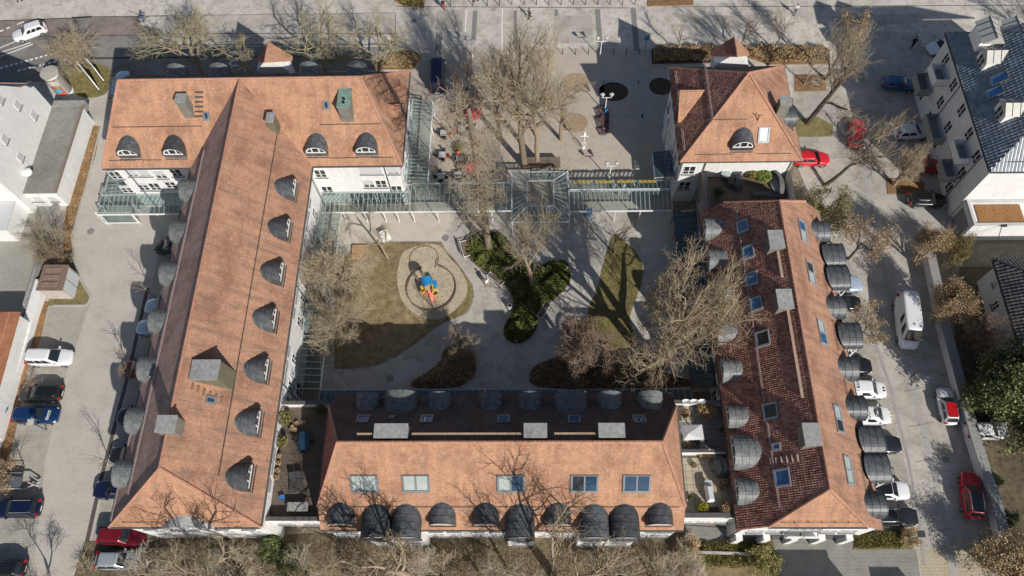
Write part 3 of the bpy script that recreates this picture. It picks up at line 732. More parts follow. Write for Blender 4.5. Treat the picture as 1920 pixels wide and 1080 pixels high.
# cross gable over the street, small pyramid roof
gx = P(495, 118, 13).x
def cross_gable(root, x0, yr, z0, zr, hw, s, tl, mats, wallmat, out):
    '''gable looking north/east/west: ridge from the front back to where it meets the main slope'''
    back = (zr - z0) / s; q = out
    V = lambda f, a, z: (x0 + a, yr - f, z) if q == 'N' else ((x0 - f, yr + a, z) if q == 'E' else (x0 + f, yr + a, z))
    for sg, m in ((-1, mats[0]), (1, mats[1])):
        slab(root, [V(-tl, sg * hw, z0), V(.15, sg * hw, z0), V(back + .15, 0, zr), V(-tl, 0, zr)], m, 'gable_roof', .12)
    ridge(root, V(-tl, 0, zr), V(back, 0, zr), .1)
    w = hw - .25; mb = MB(); mb.add([V(0, -w, 0), V(0, w, 0), V(0, w, z0 - .05), V(0, 0, zr - .35), V(0, -w, z0 - .05), V(1.6, -w, 0), V(1.6, w, 0), V(1.6, w, z0 - .05), V(1.6, 0, zr - .35), V(1.6, -w, z0 - .05)],
        [(0, 1, 2, 3, 4), (9, 8, 7, 6, 5), (0, 5, 6, 1), (1, 6, 7, 2), (2, 7, 8, 3), (3, 8, 9, 4), (4, 9, 5, 0)])
    part('gable_wall', mb, wallmat, root)
cross_gable(A, gx, 59.6, 10.6, 12.9, 2.0, 1.0, .45, (m_tile_c, m_tile_s), m_white, 'N')
# wall dormer on the east hip
cross_gable(A, -14.2, 52.4, 9.3, 11.3, 1.8, 1.76, .3, (m_tile_s, m_tile_s), m_white, 'E')
for k in (0, 1): window(A, (-14.2, 51.7 + 1.4 * k, 8.6), RZ['E'], .8, 1.1)
# snow guards and the pale grid on the west slope
zb = E + 3.1; yb = 46.5 + 3.1 / t45
guard(A, (-44.2, yb, zb), (-34.6, yb, zb), nS); guard(A, (-22, yb, zb), (-15.6, yb, zb), nS)
xb = xE - 3.1 / tE; guard(A, (xb, 13.0, zb), (xb, 49.0, zb), nEa)
for a, b in ((-45.2, -42.4), (-41.6, -39.6)): guard(A, (a, 47.1, E + .6), (b, 47.1, E + .6), nS, .14)
for a, b in ((-21.3, -18.4), (-16.9, -14.6)): guard(A, (a, 47.1, E + .6), (b, 47.1, E + .6), nS, .14)
guard(A, (-35.0, 9.62, E + .66), (-25.0, 9.62, E + .66), steep((xW, 9.25, E), (xE, 9.25, E), (xR, 12.9, R)), .14)
xg = xW + 2.35; zg = E + 2.35 * tE
lattice_guard(A, (xg, 11.6, zg), (xg, 46.8, zg), (1, 0, tE), nWe)
lattice_guard(A, (xW + .25, 9.7, E + .25), (xW + .25, 13.2, E + .25), (1, 0, tE), nWe)
lattice_guard(A, (xW + .25, 16.0, E + .25), (xW + .25, 19.2, E + .25), (1, 0, tE), nWe)
for px, py, wx, wy, h, tp, mat, cap, fl in ((356, 221, 1.15, 1.0, 2.5, .08, m_chim, m_stonecap, 0), (653, 228, 1.25, 2.6, 2.3, 0, m_chim, m_copper, 2)):
    chimney(A, px, py, pS, nS, wx, wy, h, mat, cap, tp, fl)
chimney(A, 515, 248, pEa, nEa, .8, 1.1, 1.7, M('olive_cladding', (.16, .15, .10), .7, .2, 2), m_stonecap, .05)
cw = chimney(A, 394, 722, pEa, nEa, 3.0, 1.7, 1.5, M('olive_cladding', (.16, .15, .10), .7, .2, 2), m_stonecap, .35)
chimney(A, 318, 815, pEa, nEa, 1.5, 1.3, .9, m_chim, m_stonecap)
rooflight(A, 387, 217, pS, nS, (1, 0, 0), .5, .6, 1, m_sky_dark); rooflight(A, 612, 197, pS, nS, (1, 0, 0), .5, .6, 1, m_sky_dark); rooflight(A, 394, 750, pEa, nEa, (0, 1, 0), .5, .6, 1, m_sky_dark)
for k in range(6):      # step irons beside the western chimney and below the big one
    q = hit(368, 174 + k * 9, pS, nS); part('roof_step', MB().box(q.x - .1, q.x + .75, q.y - .06, q.y + .06, q.z, q.z + .14), m_gutter, A)
    q = hit(362 + k * 11, 722 + k * 5, pEa, nEa); part('roof_step', MB().box(q.x - .08, q.x + .08, q.y - .45, q.y + .1, q.z, q.z + .14), M('clay_step', (.30, .17, .11), .8, .2, 3), A)
pipe(A, [P(717.4, 311.2, 8.4), (P(717.4, 311, 8.4).x, 46.9, 7.9), (P(717.4, 311, 8.4).x, 46.9, 0)])
pipe(A, [P(228, 315, 8.4), (P(228, 315, 8.4).x, 46.9, 7.9), (P(228, 315, 8.4).x, 46.9, 0)])
for yy in (46.2, 33.2, 22.7): pipe(A, [(xE, yy, 8.4), (-23.85, yy, 7.9), (-23.85, yy, 0)])
for px, py, sh in ((604, 332, 0), (617, 362, 0), (687, 326, 1), (708, 326, 1), (694, 351, .5), (717, 351, 0), (739, 326, .8), (746, 361, 0), (223, 335, 0), (252, 330, .8), (275, 330, .85), (306, 334, .5), (335, 330, 0), (243, 361, .3), (274, 356, .3), (296, 356, 0), (325, 352, .2)):
    q = hit(px, py, (0, 47.05, 0), (0, 1, 0)); window(A, (q.x, 47.05, q.z), RZ['S'], 1.25, 1.45, sh)
for px in (674, 686, 709, 725, 748): q = hit(px, 384, (0, 47.05, 0), (0, 1, 0)); window(A, (q.x, 47.05, .3), RZ['S'], 1.5, 2.3, 0)
for i in range(12):
    y = 12.4 + i * 2.85
    for z, sh in ((6.3, .0), (3.5, .0)):
        for d in (-.5, .75):
            if (i + d) % 3 < 2.4: window(A, (-23.95, y + d, z), RZ['E'], .95, 1.4, rnd.choice((0, 0, 0, .6, .95)))
    if i % 2 == 0: window(A, (-23.95, y, .2), RZ['E'], 1.4, 2.1, 0, False)
for i in range(7):
    y = 48.0 + i * 1.65
    for z in (6.6, 3.9): window(A, (-14.3, y, z), RZ['E'], .8, 1.4)
for x in (-34.0, -31.6, -27.6, -25.2): window(A, (x, 9.45, 6.3), RZ['S']); window(A, (x, 9.45, 3.4), RZ['S'])
# curved white eyebrow gable at the foot of the south hip
ec = P(350, 990, 8.8).x
mb = MB(); n = 12
for i in range(n):
    x0, x1 = (ec - 2.3 + 4.6 * k / n for k in (i, i + 1)); h0, h1 = (1.25 * math.sin(math.pi * k / n) for k in (i, i + 1))
    mb.hexa([(x0, 9.1, 8.3), (x1, 9.1, 8.3), (x1, 10.3, 8.3), (x0, 10.3, 8.3)], [(x0, 9.1, 8.62 + h0), (x1, 9.1, 8.62 + h1), (x1, 10.6, 8.7 + h1), (x0, 10.6, 8.7 + h0)])
part('eyebrow_gable', mb, M('eyebrow_lead', (.40, .41, .41), .6, .2, 2, streak=.2), A)
for x in (ec - .8, ec + .5): window(A, (x, 9.1, 8.45), RZ['S'], .9, .75)

# ------------------------------------------------------------------ north-east villa with pyramid roof
B = thing('villa', 'white square villa under a steep orange pyramid roof beside the plaza', 'building', (22.3, 53, 0))
part('wall', MB().prism([(16.45, 47.05), (28.2, 47.05), (28.2, 58.8), (16.45, 58.8)], -.1, 8.75), m_white, B)
ap = (22.33, 52.85, 15.0); c = dict(SW=(15.9, 46.5, E), SE=(28.75, 46.5, E), NE=(28.75, 59.4, E), NW=(15.9, 59.4, E))
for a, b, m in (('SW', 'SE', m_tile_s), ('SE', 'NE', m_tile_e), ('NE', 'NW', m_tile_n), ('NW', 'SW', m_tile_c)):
    slab(B, [c[a], c[b], ap], m); gutter(B, Vector(c[a]) - Vector((0, 0, .1)), Vector(c[b]) - Vector((0, 0, .1)))
for k in c: ridge(B, c[k], ap)
pantiles(B, [c['NW'], c['SW'], ap], .2, .27, m_pan_red, .05, .04)
nB = steep(c['SW'], c['SE'], ap); nBw = steep(c['NW'], c['SW'], ap); nBe = steep(c['SE'], c['NE'], ap); tB = 6.4 / 6.4
dormer(B, (P(1391, 285, 9.5).x, 46.5 + .8, E + .8), RZ['S'], 'small', 1.0)
dormer(B, (28.75 - .8, P(1480, 215, 10.5).y, E + .8), RZ['E'], 'small', 1.0)
rooflight(B, 1432, 252, c['SW'], nB, (1, 0, 0), 1.0, 1.35, 1, m_blind)
chimney(B, 1462, 221, c['SE'], nBe, 1.05, .95, 2.2)
guard(B, (18.6, 49.6, E + 3.1), (22.6, 49.6, E + 3.1), nB); guard(B, (17.5, 47.05, E + .55), (21.5, 47.05, E + .55), nB, .14); guard(B, (24, 47.05, E + .55), (27.5, 47.05, E + .55), nB, .14)
lattice_guard(B, (19.0, 49.2, E + 3.1), (19.0, 57.0, E + 3.1), (1, 0, 1), nBw, .14, .5)
lattice_guard(B, (16.4, 47.6, E + .5), (16.4, 50.3, E + .5), (1, 0, 1), nBw, .14, .5)
lattice_guard(B, (16.4, 55.5, E + .5), (16.4, 58.4, E + .5), (1, 0, 1), nBw, .14, .5)
q = hit(1420, 226, c['SW'], nB); part('lightning_rod', MB().path([q, q + Vector((0, 0, .7))], .05).path([q + Vector((0, 0, .7)), q + Vector((-.2, 0, 1.0))], .045).path([q + Vector((0, 0, .7)), q + Vector((.22, 0, 1.0))], .045), m_black, B)
# west wall dormer with its own little roof, north gable with pyramid cap
cross_gable(B, 16.3, 53.6, 9.2, 11.5, 2.3, 1.0, .3, (m_tile_s, m_tile_c), m_white, 'W')
for k in (0, 1): window(B, (16.3, 52.9 + 1.4 * k, 8.4), RZ['W'], .9, 1.3)
cross_gable(B, 22.3, 59.6, 10.4, 12.6, 2.1, 1.0, .45, (m_tile_c, m_tile_s), m_white, 'N')
for px, py in ((1290, 326), (1281, 354)):
    q = hit(px, py, (0, 47.05, 0), (0, 1, 0)); window(B, (q.x, 47.05, q.z), RZ['S'], 1.3, 1.5)
for i in range(6):
    y = 48.2 + i * 1.85
    for z in (6.4, 3.6): window(B, (16.45, y, z), RZ['W'], .9, 1.45)
for i in range(3): part('entrance_panel', MB().box(16.1, 16.45, 49.2 + 3 * i, 50.6 + 3 * i, 0, 2.6), m_wsteel, B)
pipe(B, [P(1327.4, 305, 8.4), (P(1327, 305, 8.4).x, 46.93, 7.9), (P(1327, 305, 8.4).x, 46.93, 0)]); pipe(B, [(28.0, 46.5, 8.4), (28.0, 46.93, 7.9), (28.0, 46.93, 0)])

# ------------------------------------------------------------------ a half-hipped long block (east wing C, south wing D)
def half_hip(root, ax, e0, e1, zE, rid, zR, end0, end1, hz, run, mats, hipmats, s0=.55, gi=.35):
    """ax: 'y' ridge runs north-south (e0,e1 = west,east eave x; rid = ridge x; end0,end1 = south,north gable lines)
       ax: 'x' ridge runs east-west (e0,e1 = south,north eave y; end0,end1 = west,east gable lines)"""
    V = (lambda a, l, z: (a, l, z)) if ax == 'y' else (lambda a, l, z: (l, a, z))
    t0 = (zR - zE) / (rid - e0); t1 = (zR - zE) / (e1 - rid)
    a0 = e0 + (hz - zE) / t0; a1 = e1 - (hz - zE) / t1
    r0, r1 = end0 + run, end1 - run
    slab(root, [V(e0, end0, zE), V(e0, end1, zE), V(a0, end1, hz), V(rid, r1, zR), V(rid, r0, zR), V(a0, end0, hz)], mats[0])
    slab(root, [V(e1, end0, zE), V(e1, end1, zE), V(a1, end1, hz), V(rid, r1, zR), V(rid, r0, zR), V(a1, end0, hz)], mats[1])
    slab(root, [V(a0, end0, hz), V(a1, end0, hz), V(rid, r0, zR)], hipmats[0])
    slab(root, [V(a0, end1, hz), V(a1, end1, hz), V(rid, r1, zR)], hipmats[1])
    ridge(root, V(rid, r0, zR), V(rid, r1, zR))
    for e, r in ((end0, r0), (end1, r1)):
        for a in (a0, a1): ridge(root, V(a, e, hz), V(rid, r, zR))
    s = .55; w0, w1 = e0 + s0, e1 - s; g0, g1 = end0 + gi, end1 - .35
    body = MB()
    lo = [V(w0, g0, -.1), V(w1, g0, -.1), V(w1, g1, -.1), V(w0, g1, -.1)]; zw = zE + s0 * t0 - .18; hi = [V(w0, g0, zw), V(w1, g0, zw), V(w1, g1, zw), V(w0, g1, zw)]
    body.hexa(lo, hi)
    for gg, d in ((g0, .02), (g1, -.02)):      # gable trapezoids up to the half hip
        q = [V(w0, gg, zE + s0 * t0 - .2), V(w1, gg, zE + s * t1 - .2), V(a1, gg, hz - .2), V(a0, gg, hz - .2)]
        q2 = [V(w0, gg + d * 8, zE + s0 * t0 - .2), V(w1, gg + d * 8, zE + s * t1 - .2), V(a1, gg + d * 8, hz - .2), V(a0, gg + d * 8, hz - .2)]
        body.hexa(q, q2)
    part('wall', body, m_white, root)
    for a in (e0 - .07, e1 + .07): gutter(root, V(a, end0, zE - .1), V(a, end1, zE - .1))
    for e in (end0 - .07, end1 + .07): gutter(root, V(a0, e, hz - .08), V(a1, e, hz - .08))
    return t0, t1

C = thing('apartment_block', 'white long block with half-hipped russet and orange roof, east of courtyard along side street', 'building', (24.2, 25, 0))
zE, zR, hz = 6.3, 12.3, 8.3
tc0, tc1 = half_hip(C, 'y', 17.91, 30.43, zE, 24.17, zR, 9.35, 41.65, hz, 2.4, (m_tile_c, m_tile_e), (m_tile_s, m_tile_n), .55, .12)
pCw, nCw = (17.91, 20, zE), steep((17.91, 9, zE), (17.91, 40, zE), (24.17, 20, zR))
pCe, nCe = (30.43, 20, zE), steep((30.43, 9, zE), (30.43, 40, zE), (24.17, 20, zR))
pantiles(C, [(17.91, 9.35, zE), (17.91, 41.65, zE), (20.0, 41.65, hz), (24.17, 39.25, zR), (24.17, 11.75, zR), (20.0, 9.35, hz)], .2, .27, m_pan_red, .05, .04)
for py, kind in ((425, 'small'), (483, 'small'), (548, 'small'), (620, 'small'), (692, 'small'), (779, 'small'), (847, 'tall'), (919, 'small')):
    dormer(C, (17.91 + .12, P(1360, py, 7.6).y, zE + .12 * tc0), RZ['W'], kind, tc0, m_zinc2)
for py, kind in ((430, 'small'), (474, 'canopy'), (516, 'canopy'), (573, 'small'), (625, 'canopy'), (688, 'small'), (762, 'small'), (822, 'canopy'), (875, 'canopy'), (944, 'small')):
    yy = P(1590, py, 7.6).y
    if kind == 'small': dormer(C, (30.43 - .1, yy, zE + .1 * tc1), RZ['E'], kind, tc1)
    else:
        dormer(C, (30.43 + 1.0, yy, zE + .5), RZ['E'], 'canopy', tc1)
        part('bay', MB().box(29.8, 30.9, yy - 1.1, yy + 1.1, 0, zE + .45), m_white, C)
        mb = MB()
        for sy in (-1.2, 1.2):
            mb.bar((31.3, yy + sy, 0), (31.3, yy + sy, zE + .6), .1, .1); mb.bar((31.3, yy + sy, zE - .9), (30.5, yy + sy, zE + .5), .07, .07)
        mb.box(31.2, 31.3, yy - 1.2, yy + 1.2, 3.9, 4.0); mb.box(30.9, 31.35, yy - 1.25, yy + 1.25, 2.9, 3.05)
        part('balcony_frame', mb, m_wsteel, C)
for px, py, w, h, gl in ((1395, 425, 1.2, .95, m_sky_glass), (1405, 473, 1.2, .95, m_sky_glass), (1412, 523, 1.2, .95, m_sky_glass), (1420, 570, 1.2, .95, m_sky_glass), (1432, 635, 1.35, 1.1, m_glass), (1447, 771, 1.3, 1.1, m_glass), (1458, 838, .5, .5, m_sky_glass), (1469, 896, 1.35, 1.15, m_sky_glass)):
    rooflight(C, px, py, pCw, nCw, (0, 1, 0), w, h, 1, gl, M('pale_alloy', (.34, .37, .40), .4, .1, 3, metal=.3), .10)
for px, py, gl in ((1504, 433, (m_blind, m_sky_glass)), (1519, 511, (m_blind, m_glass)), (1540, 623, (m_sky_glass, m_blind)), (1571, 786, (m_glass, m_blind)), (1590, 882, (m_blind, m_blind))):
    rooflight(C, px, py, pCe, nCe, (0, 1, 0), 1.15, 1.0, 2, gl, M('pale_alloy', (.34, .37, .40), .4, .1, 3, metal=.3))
for px, py in ((1452, 474), (1468, 586), (1518, 840)): chimney(C, px, py, pCw, nCw, 1.3, 1.8, 1.0, m_chim, m_stonecap)
xg = 17.91 + 3.0; lattice_guard(C, (xg, 10.8, zE + 3.0 * tc0), (xg, 40.0, zE + 3.0 * tc0), (1, 0, tc0), nCw, .10, .5)
xg = 17.91 + 5.5
for y0, y1 in ((19.6, 28.2), (31.2, 34.0)): part('roof_walkway', MB().bar((xg, y0, zE + 5.5 * tc0 + .2), (xg, y1, zE + 5.5 * tc0 + .2), .26, .05), M('walkway_board', (.40, .29, .21), .8, .2, 2), C)
for y0, y1 in ((11.5, 15.6), (19, 22.5), (25.5, 28.5), (31, 33.5), (37.2, 40.2)): guard(C, (28.9, y0, zE + 1.53 * tc1), (28.9, y1, zE + 1.53 * tc1), nCe, .14)
guard(C, (20.9, 9.75, 8.95), (27.6, 9.75, 8.95), steep((20, 9.35, hz), (28, 9.35, hz), (24.17, 11.75, zR)), .2)
for k in range(6):
    q = hit(1445 + k * 10, 862 - k * 1.5, pCw, nCw); part('roof_step', MB().box(q.x - .1, q.x + .1, q.y - .5, q.y + .1, q.z, q.z + .14), M('pale_step', (.40, .30, .26), .8, .2, 3), C)
for x in (19.8, 21.6, 26.2, 28.0): window(C, (x, 9.47, 4.4), RZ['S'], 1.4, 1.3)
for x in (23.2, 24.6): window(C, (x, 9.47, 5.6), RZ['S'], 1.3, 1.2); part('balcony', MB().box(x - .75, x + .75, 8.9, 9.47, 4.3, 4.45).box(x - .75, x + .75, 8.9, 8.96, 4.45, 5.3), m_wsteel, C)
for x in (18.9, 21.4, 23.9, 26.4, 28.9): part('arcade_pier', MB().box(x - .3, x + .3, 8.95, 9.47, 0, 2.7), m_white, C)
part('arcade_shadow_sheet', MB().box(18.6, 29.7, 9.40, 9.465, .05, 2.6), m_glass, C)  # flat dark sheet on the wall, painted shade of the arcade
for i in range(13):
    y = 11.2 + i * 2.35
    window(C, (18.46, y, 3.6), RZ['W'], 1.0, 1.45)
    if i % 2: window(C, (18.46, y, .3), RZ['W'], 1.3, 2.1, 0, False)
pipe(C, [(17.95, 9.5, 6.1), (18.4, 9.5, 5.6), (18.4, 9.5, 0)]); pipe(C, [(30.4, 9.5, 6.1), (29.95, 9.5, 5.6), (29.95, 9.5, 0)])

D = thing('apartment_block', 'white long block with half-hipped orange roof and black shaded slope, south side of courtyard', 'building', (-2.8, 15.5, 0))
zE, zR, hz = 6.3, 12.8, 8.1
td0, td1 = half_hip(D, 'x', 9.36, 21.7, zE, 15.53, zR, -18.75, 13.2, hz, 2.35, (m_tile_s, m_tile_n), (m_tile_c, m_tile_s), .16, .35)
pDs, nDs = (0, 9.36, zE), steep((0, 9.36, zE), (5, 9.36, zE), (0, 15.53, zR)); pDn, nDn = (0, 21.7, zE), steep((0, 21.7, zE), (5, 21.7, zE), (0, 15.53, zR))
for px in (640, 830, 911, 1046, 1236): dormer(D, (P(px, 985, 7).x, 9.36 + .35, zE + .35 * td0), RZ['S'], 'small', td0)
for px in (705, 762, 975, 1114, 1171):
    x = P(px, 990, 7.2).x; dormer(D, (x, 9.36 - .75, zE + .15), RZ['S'], 'big', td0)
    part('bay', MB().box(x - 1.2, x + 1.2, 8.75, 10.2, -.1, zE + .2), m_white, D)
    window(D, (x, 8.75, 4.2), RZ['S'], 1.5, 1.5); window(D, (x, 8.75, 1.2), RZ['S'], 1.5, 1.6)
for px, k in ((690, 'small'), (752, 'tall'), (823, 'small'), (920, 'small'), (993, 'small'), (1070, 'tall'), (1143, 'small'), (1220, 'small')):
    dormer(D, (P(px, 742, 8).x, 21.7 - .5, zE + .5 * td1), RZ['N'], k, td1, m_zinc2)
for px, gl in ((683, (m_blind, m_blind)), (780, (m_blind, m_blind)), (958, (m_blind, m_sky_dark)), (1096, (m_glass, m_sky_dark)), (1194, (m_sky_dark, m_sky_dark))):
    rooflight(D, px, 905, pDs, nDs, (1, 0, 0), 1.1, 1.45, 2, gl)
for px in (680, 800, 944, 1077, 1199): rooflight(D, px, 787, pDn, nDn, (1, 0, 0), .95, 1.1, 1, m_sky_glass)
rooflight(D, 734, 784, pDn, nDn, (1, 0, 0), .3, .3)
for px, wx in ((733, 2.75), (1004, 1.85), (1147, 2.1)):
    x = P(px, 811, 13).x; zc = zR - .6
    cc = part('chimney', MB().box(x - wx / 2, x + wx / 2, 15.9, 17.0, 10.5, 13.0), m_chim, D)
    part('chimney_cap', MB().box(x - wx / 2 - .06, x + wx / 2 + .06, 15.84, 17.06, 13.0, 13.12), m_stonecap, cc)
for x0, x1 in ((-14.9, -13.6), (-10.2, -.3), (1.9, 5.6)): part('roof_walkway', MB().bar((x0, 16.35, zR - .45), (x1, 16.35, zR - .45), .2, .05), M('walkway_board', (.40, .29, .21), .8, .2, 2), D)
guard(D, (-18.2, 11.06, 8.1), (12.6, 11.06, 8.1), nDs, .10)
guard(D, (-16.5, 20.2, 7.9), (11.5, 20.2, 7.9), nDn, .16)
for px in (625, 655, 815, 850, 895, 930, 1045, 1065, 1225, 1250): q = P(px, 998, 5); window(D, (q.x, 9.52, 4.4), RZ['S'], 1.2, 1.3); window(D, (q.x, 9.52, 1.2), RZ['S'], 1.2, 1.4)

# ------------------------------------------------------------------ roof terraces that link the blocks
def terrace(name, label, x0, x1, y0, y1, z, floor_mat, walls, parapets):
    t = thing(name, label, 'terrace', ((x0 + x1) / 2, (y0 + y1) / 2, 0))
    part('wall', MB().box(x0, x1, y0, y1, walls, z - .06), m_white, t)
    part('terrace_floor', MB().box(x0, x1, y0, y1, z - .06, z), floor_mat, t)
    for a in parapets: part('parapet', MB().box(*a), m_white, t); part('coping', MB().box(a[0] - .04, a[1] + .04, a[2] - .04, a[3] + .04, a[5], a[5] + .05), m_gutter, t)
    return t
m_deck = M_brick('deck_boards', (.15, .118, .092), (.12, .095, .075), (.05, .04, .03), 3.0, .145, .01, bump=.006, var=.3, vscale=1.5)
m_slabA = M('beige_slab', (.42, .36, .27), .85, .1, 1.2, big=.1)
m_slabB = M('slate_slab', (.20, .20, .20), .8, .3, 2.0)
m_joint = M('dark_joint', (.12, .11, .095), .9, .2, 3)
TZ = 5.0
AD = terrace('roof_terrace', 'timber decked roof terrace with potted plants between west and south blocks', -23.93, -18.42, 10.5, 20.9, TZ, m_deck, 0, [(-23.9, -18.45, 10.2, 10.48, 3.2, 5.9), (-23.9, -18.45, 20.92, 21.2, 2.5, 6.0)])
for x in (-22.6, -20.2): window(AD, (x, 10.2, 3.9), RZ['S'], 1.5, .9)
DC = terrace('roof_terrace', 'stone paved double roof terrace between south and east blocks', 12.87, 18.44, 10.9, 20.9, TZ, m_joint, 2.6, [(12.9, 18.42, 10.5, 10.85, 2.4, 5.9), (12.9, 18.42, 20.92, 21.2, 2.5, 5.9), (12.9, 18.42, 16.2, 16.42, 4.9, 6.3)])
for x in (14.1, 15.7, 17.3): window(DC, (x, 10.5, 3.1), RZ['S'], 1.1, .8)
part('passage_wall', MB().box(17.9, 18.4, 10.6, 20.9, -.1, 2.6), m_cream, DC)
sm = MB().box(-.29, .29, -.29, .29, 0, .035).mesh('slab'); sm.materials.append(m_slabA)
sm2 = MB().box(-.34, .34, -.27, .27, 0, .035).mesh('slab'); sm2.materials.append(m_slabB)
for i in range(9):
    for j in range(8):
        ob('slab', sm, DC, (-2.45 + i * .61, -4.5 + j * .61, TZ + rnd.uniform(-.004, .004)), mat=m_slabA)
for j in range(8):
    for i in range(7):
        ob('slab', sm2, DC, (-2.3 + i * .72 + .2 * (j % 2), .9 + j * .56, TZ + rnd.uniform(-.006, .006)), mat=M('buff_flag', (.38, .345, .27), .85, .15, 2) if i < 3 and j > 4 else m_slabB)
BC = terrace('roof_terrace', 'dark decked roof terrace with lounge furniture below the square villa', 19.3, 28.0, 41.7, 47.0, TZ, m_deck, 0, [(19.0, 19.28, 41.9, 46.9, 2.5, 6.0), (28.02, 28.3, 41.9, 46.9, 2.5, 6.0)])
part('fence_panel', MB().box(18.75, 18.95, 41.9, 46.8, 2.5, 6.1), M('grey_boards', (.22, .20, .18), .85, .25, 3), BC)
for y in (42.8, 44.0): window(BC, (18.75, y, 3.2), RZ['W'], .8, 1.4)

# ------------------------------------------------------------------ east: grey-roofed apartment house, flat annex, black-roofed house
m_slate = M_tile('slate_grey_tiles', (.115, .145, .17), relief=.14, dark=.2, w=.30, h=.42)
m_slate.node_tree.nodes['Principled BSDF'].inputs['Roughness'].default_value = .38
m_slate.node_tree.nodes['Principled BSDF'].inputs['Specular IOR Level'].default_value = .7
F = thing('apartment_house', 'white four-storey apartment house with slate-grey roof and metal dormers beyond side street', 'building', (54, 54, 0))
fe = 9.3
part('wall', MB().box(47.75, 63, 44.75, 63.0, -.1, fe), m_cream, F)
fx = 47.35; tF = 1.0; yM = 53.85; fz = fe + 9.45 * 1.0; fa = fx + (fz - fe) / tF
m_slate_lit = M_tile('slate_grey_tiles_lit', (.24, .26, .25), relief=.08, dark=.2, w=.30, h=.42)  # lighter copy for the south slope, sunlight put into the colour
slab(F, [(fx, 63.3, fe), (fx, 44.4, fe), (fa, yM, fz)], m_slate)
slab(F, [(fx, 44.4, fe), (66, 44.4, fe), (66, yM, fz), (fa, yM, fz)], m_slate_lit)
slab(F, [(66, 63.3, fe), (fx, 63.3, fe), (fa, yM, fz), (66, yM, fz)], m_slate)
pantiles(F, [(fx, 63.3, fe), (fx, 44.4, fe), (fa, yM, fz)], .36, .46, m_pan_slate, .10, .06)
pantiles(F, [(fx, 44.4, fe), (66, 44.4, fe), (66, yM, fz), (fa, yM, fz)], .36, .46, m_pan_slate, .06, .05)
ridge(F, (fx, 44.4, fe), (fa, yM, fz), .12, m_zinc); ridge(F, (fx, 63.3, fe), (fa, yM, fz), .12, m_zinc)
gutter(F, (fx - .06, 44.4, fe - .1), (fx - .06, 63.3, fe - .1)); gutter(F, (fx, 44.33, fe - .1), (66, 44.33, fe - .1))
guard(F, (fx + 1.5, 45.05, fe + .76), (60, 45.05, fe + .76), (0, -.7, .7), .16)
pF, nF = (fx, 55, fe), steep((fx, 63, fe), (fx, 44, fe), (fa, 55, fz))
m_alu = M('aluminium_sheet', (.50, .49, .45), .45, .08, 2, metal=.15)
def metal_dormer(x0, yy, z0, dirn):
    V = (lambda f, a, z: (x0 + f, yy + a, z)) if dirn == 'W' else (lambda f, a, z: (x0 + a, yy - f, z))
    w, L2 = 1.0, 2.4
    d = part('dormer', MB().hexa([V(0, -w, z0 - .3), V(L2, -w, z0 - .3), V(L2, w, z0 - .3), V(0, w, z0 - .3)], [V(0, -w, z0 + 1.5), V(L2, -w, z0 + 1.5), V(L2, w, z0 + 1.5), V(0, w, z0 + 1.5)]), m_wsteel, F)
    part('dormer_roof', MB().add([V(-.2, -w - .2, z0 + 1.47), V(-.2, 0, z0 + 2.25), V(-.2, w + .2, z0 + 1.47), V(L2 + .6, -w - .2, z0 + 1.47), V(L2 + .6, 0, z0 + 2.25), V(L2 + .6, w + .2, z0 + 1.47)],
                                 [(0, 1, 4, 3), (1, 2, 5, 4), (0, 2, 1), (3, 4, 5), (0, 3, 5, 2)]), m_alu, d)
    part('seam', MB().bar(V(-.22, 0, z0 + 2.28), V(L2 + .5, 0, z0 + 2.28), .06, .05), m_dsteel, d)
    for k in (.5, 1.3, 2.1):
        for sg in (-1, 1): part('seam', MB().bar(V(k, 0, z0 + 2.29), V(k, sg * (w + .18), z0 + 1.52), .03, .04), m_dsteel, d)
    window(F, V(-.02, 0, z0 + .05), RZ[dirn], 1.2, 1.3)
for px, py in ((1838, 134), (1872, 232)):
    q = hit(px, py, pF, nF); metal_dormer(q.x, q.y + .9, q.z, 'W')
for px in (1862, 1912):
    metal_dormer(P(px, 60, 13.2).x, 61.3, fe + 2.0, 'N')
m_blueglass = M('sky_reflection_rooflight', (.04, .16, .42), .12, .15, 1, spec=.7)  # strong blue is the sky's reflection put into the glass colour
rooflight(F, 1876, 148, pF, nF, (0, 1, 0), 1.0, 1.4, 1, m_blueglass, None, .13); rooflight(F, 1868, 173, pF, nF, (0, 1, 0), 1.0, 1.3, 1, m_blueglass, None, .13)
for y in (61.0, 57.4, 53.8, 50.6, 47.6):
    for z in (6.6, 3.6, .8): window(F, (47.75, y, z), RZ['W'], 1.1, 1.6, 0, False)
m_balc = M('grey_balcony', (.30, .30, .29), .7, .1, 3)
for yy, z, w in ((59.6, 6.1, 2.4), (61.0, 2.9, 2.6), (54.6, 2.6, 3.6), (49.0, 5.9, 2.6), (48.6, 2.9, 2.4)):
    b = part('balcony', MB().box(46.2, 47.75, yy - w / 2, yy + w / 2, z - .15, z), m_balc, F)
    part('railing', MB().box(46.2, 46.28, yy - w / 2, yy + w / 2, z, z + 1.0).box(46.28, 47.75, yy - w / 2, yy - w / 2 + .06, z, z + 1.0).box(46.28, 47.75, yy + w / 2 - .06, yy + w / 2, z, z + 1.0), m_wsteel if z > 5 else m_balc, b)
for y in (56.4, 47.0): pipe(F, [(fx, y, fe - .2), (47.7, y, fe - .6), (47.7, y, 0)])

